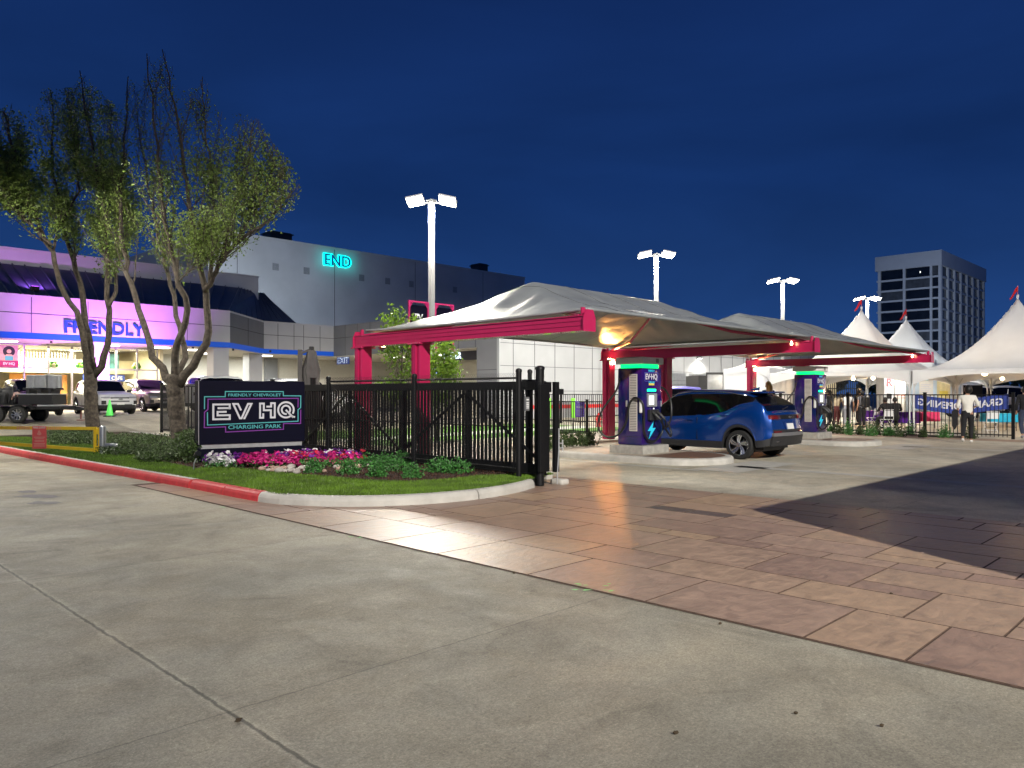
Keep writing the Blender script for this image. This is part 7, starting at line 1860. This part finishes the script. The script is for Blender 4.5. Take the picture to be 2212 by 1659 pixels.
nz=N.new('ShaderNodeTexNoise'); nz.inputs['Scale'].default_value=1.3; nz.inputs['Detail'].default_value=6; nz.inputs['Distortion'].default_value=.5; L.new(mp.outputs[0],nz.inputs['Vector'])
mr=N.new('ShaderNodeMapRange'); mr.inputs[1].default_value=.35; mr.inputs[2].default_value=.68; mr.inputs[3].default_value=1.2; mr.inputs[4].default_value=.84; L.new(nz.outputs['Fac'],mr.inputs[0])
vm=N.new('ShaderNodeVectorMath'); vm.operation='SCALE'; L.new(cr.outputs[0],vm.inputs[0]); L.new(mr.outputs[0],vm.inputs['Scale'])
L.new(vm.outputs[0],bg.inputs[0]); bg.inputs[1].default_value=1.0

MASTP=215000
# lamps added out of view to light the foreground and showroom front
lamp('street_lamp',*W2G(-13.6,18.4),9.0,'added twin lamp continuing the lot row, unseen left of the view',4200)  # row lamp added out of view to light the left foreground
def offlamp(X,Y,H,power,label,tgt=None,size=170):
    t,s=W2G(X,Y); lamp('street_lamp',t,s,H,label,0)
    spot('lamp_beam',(X,Y,H-.15),(X,Y,0) if tgt is None else tgt,power,size,.4,COOL,.22)
offlamp(-9.5,-7.0,9.5,3400,'added twin lamp behind the viewer on the left, filling the foreground')  # added fill lamp for the foreground, out of view
e_=U(-7,37,0); lamp('street_lamp',-7,37,9.0,'added twin lamp left of the view, lighting the showroom fascia',0,z0=.55)
spot('lamp_beam',U(-7,37,9.4),U(3,42,2),14000,150,.5,COOL,.22)  # beam of the unseen lamp added to brighten the fascia
lamp('street_lamp',24,40,9.0,'x',0) if 0 else None
# purple wash on the fascia
pl=U(15.2,40.2,0); z0=gh(15.2,40.2)
def wash(t,s,tt_,ss_,zz,p,size,label):
    zb_=gh(t,s) if s<46 else 7.15; z=zb_+.35; e=empty('purple_floodlight',U(t,s,zb_),TH,label,'floodlight','purple floodlights washing the fascia'); mb=MB(); mb.bbox(-.2,.2,-.12,.12,.0,.25,.03); mb.build('housing',M['black'],e); mb=MB(); mb.box(-.16,.16,-.08,.08,.251,.26); mb.build('lens',emat('purple_lens',(.6,.1,1),6),e)
    spot('purple_beam',U(t,s,z),U(tt_,ss_,zz),p,size,.9,(.70,.20,1.0),.15)
wash(14.9,43.6,14.6,46.8,6.0,9000,110,'purple floodlight on the ground before the showroom column')
wash(11.5,47.6,12.5,52.9,9.6,900,125,'purple floodlight on the showroom roof edge washing the parapet')

# unseen mast and building behind the viewer, added to cast the drive's shadow wedge
MP=Vector((18,-40,28)); e=empty('added_mast_lamp',(MP.x,MP.y,0),0,'added lighting mast behind the viewer beyond the shadow-casting building','street lamp')
mb=MB(); mb.tube([(0,0,0),(0,0,28.3)],[.3,.15],12); mb.build('mast',M['galv'],e); mb=MB(); mb.bbox(-1.2,1.2,-.3,.3,28.31,28.9,.05); mb.build('lamp_head',M['bumpg'],e)
spot('mast_beam',MP+Vector((-.3,.8,0)),(8.5,24,0),MASTP,38,.75,(1.0,.955,.87),.12)
hc=7.0; f=hc/MP.z; Cn=Vector((3.15,10.8,0)).lerp(MP,f); tB,sB=W2G(Cn.x,Cn.y)
e=empty('added_shade_building',(0,0,0),TH,'plain flat-roofed building added behind the viewer on the right to cast a shadow','building')
mb=MB(); mb.box(tB,tB+60,sB-14,sB,0,hc-.02); mb.build('wall',M['white_panel'],e); mb=MB(); mb.box(tB,tB+60.1,sB-14.1,sB,hc-.019,hc); mb.build('roof',M['grey_panel'],e)  # added block; its roof corner shapes the shadow on the drive
mb=MB()
for k in range(8): mb.box(tB+3+6*k,tB+6+6*k,sB+.001,sB+.03,.9,2.9)
mb.build('window',M['carglass'],e)
# floods added to brighten the hall wall and the office tower
def farlight(name,X,Y,H,tgt,p,label,col=(.8,.88,1.0),size=90):
    e=empty(name,(X,Y,0),0,label,'floodlight'); mb=MB(); mb.tube([(0,0,0),(0,0,H)],.1,6); mb.build('mast',M['galv'],e); mb=MB(); mb.bbox(-.3,.3,-.2,.2,H,H+.4,.03); mb.build('housing',M['bumpg'],e)
    spot('far_beam',(X,Y,H+.2),tgt,p,size,.8,col,.4)
farlight('added_roof_flood',*U(34,64).xy,9.0,U(40,90,12),11000,'added floodlight on the low roof washing the tall hall',(.8,.9,1.0),130)  # added to wash the hall wall with light
farlight('added_roof_flood',*U(8,66).xy,10.5,U(10,90,14),7000,'added floodlight on the showroom roof washing the tall hall',(.8,.9,1.0),130)
farlight('street_lamp',118,205,12,(165,280,30),230000,'added distant mast lighting the office tower',(.85,.9,1.0),80)  # mast added only to brighten the tower
cam=bpy.data.cameras.new('camera'); co=bpy.data.objects.new('camera',cam); COL.objects.link(co); co.location=(0,0,CAMH); co.rotation_euler=(R(90),0,0)
cam.sensor_width=36; cam.lens=27.0; cam.shift_y=(HY-829.5)/2212; cam.clip_end=3000; cam.clip_start=.05; sc.camera=co
sc.view_settings.view_transform='Standard'; sc.view_settings.look='None'; sc.view_settings.exposure=0.10; sc.view_settings.gamma=1
sc.cycles.use_denoising=True; sc.cycles.max_bounces=6; sc.cycles.diffuse_bounces=2; sc.cycles.glossy_bounces=3; sc.cycles.transparent_max_bounces=12; sc.cycles.sample_clamp_indirect=3.0; sc.cycles.caustics_reflective=False; sc.cycles.caustics_refractive=False
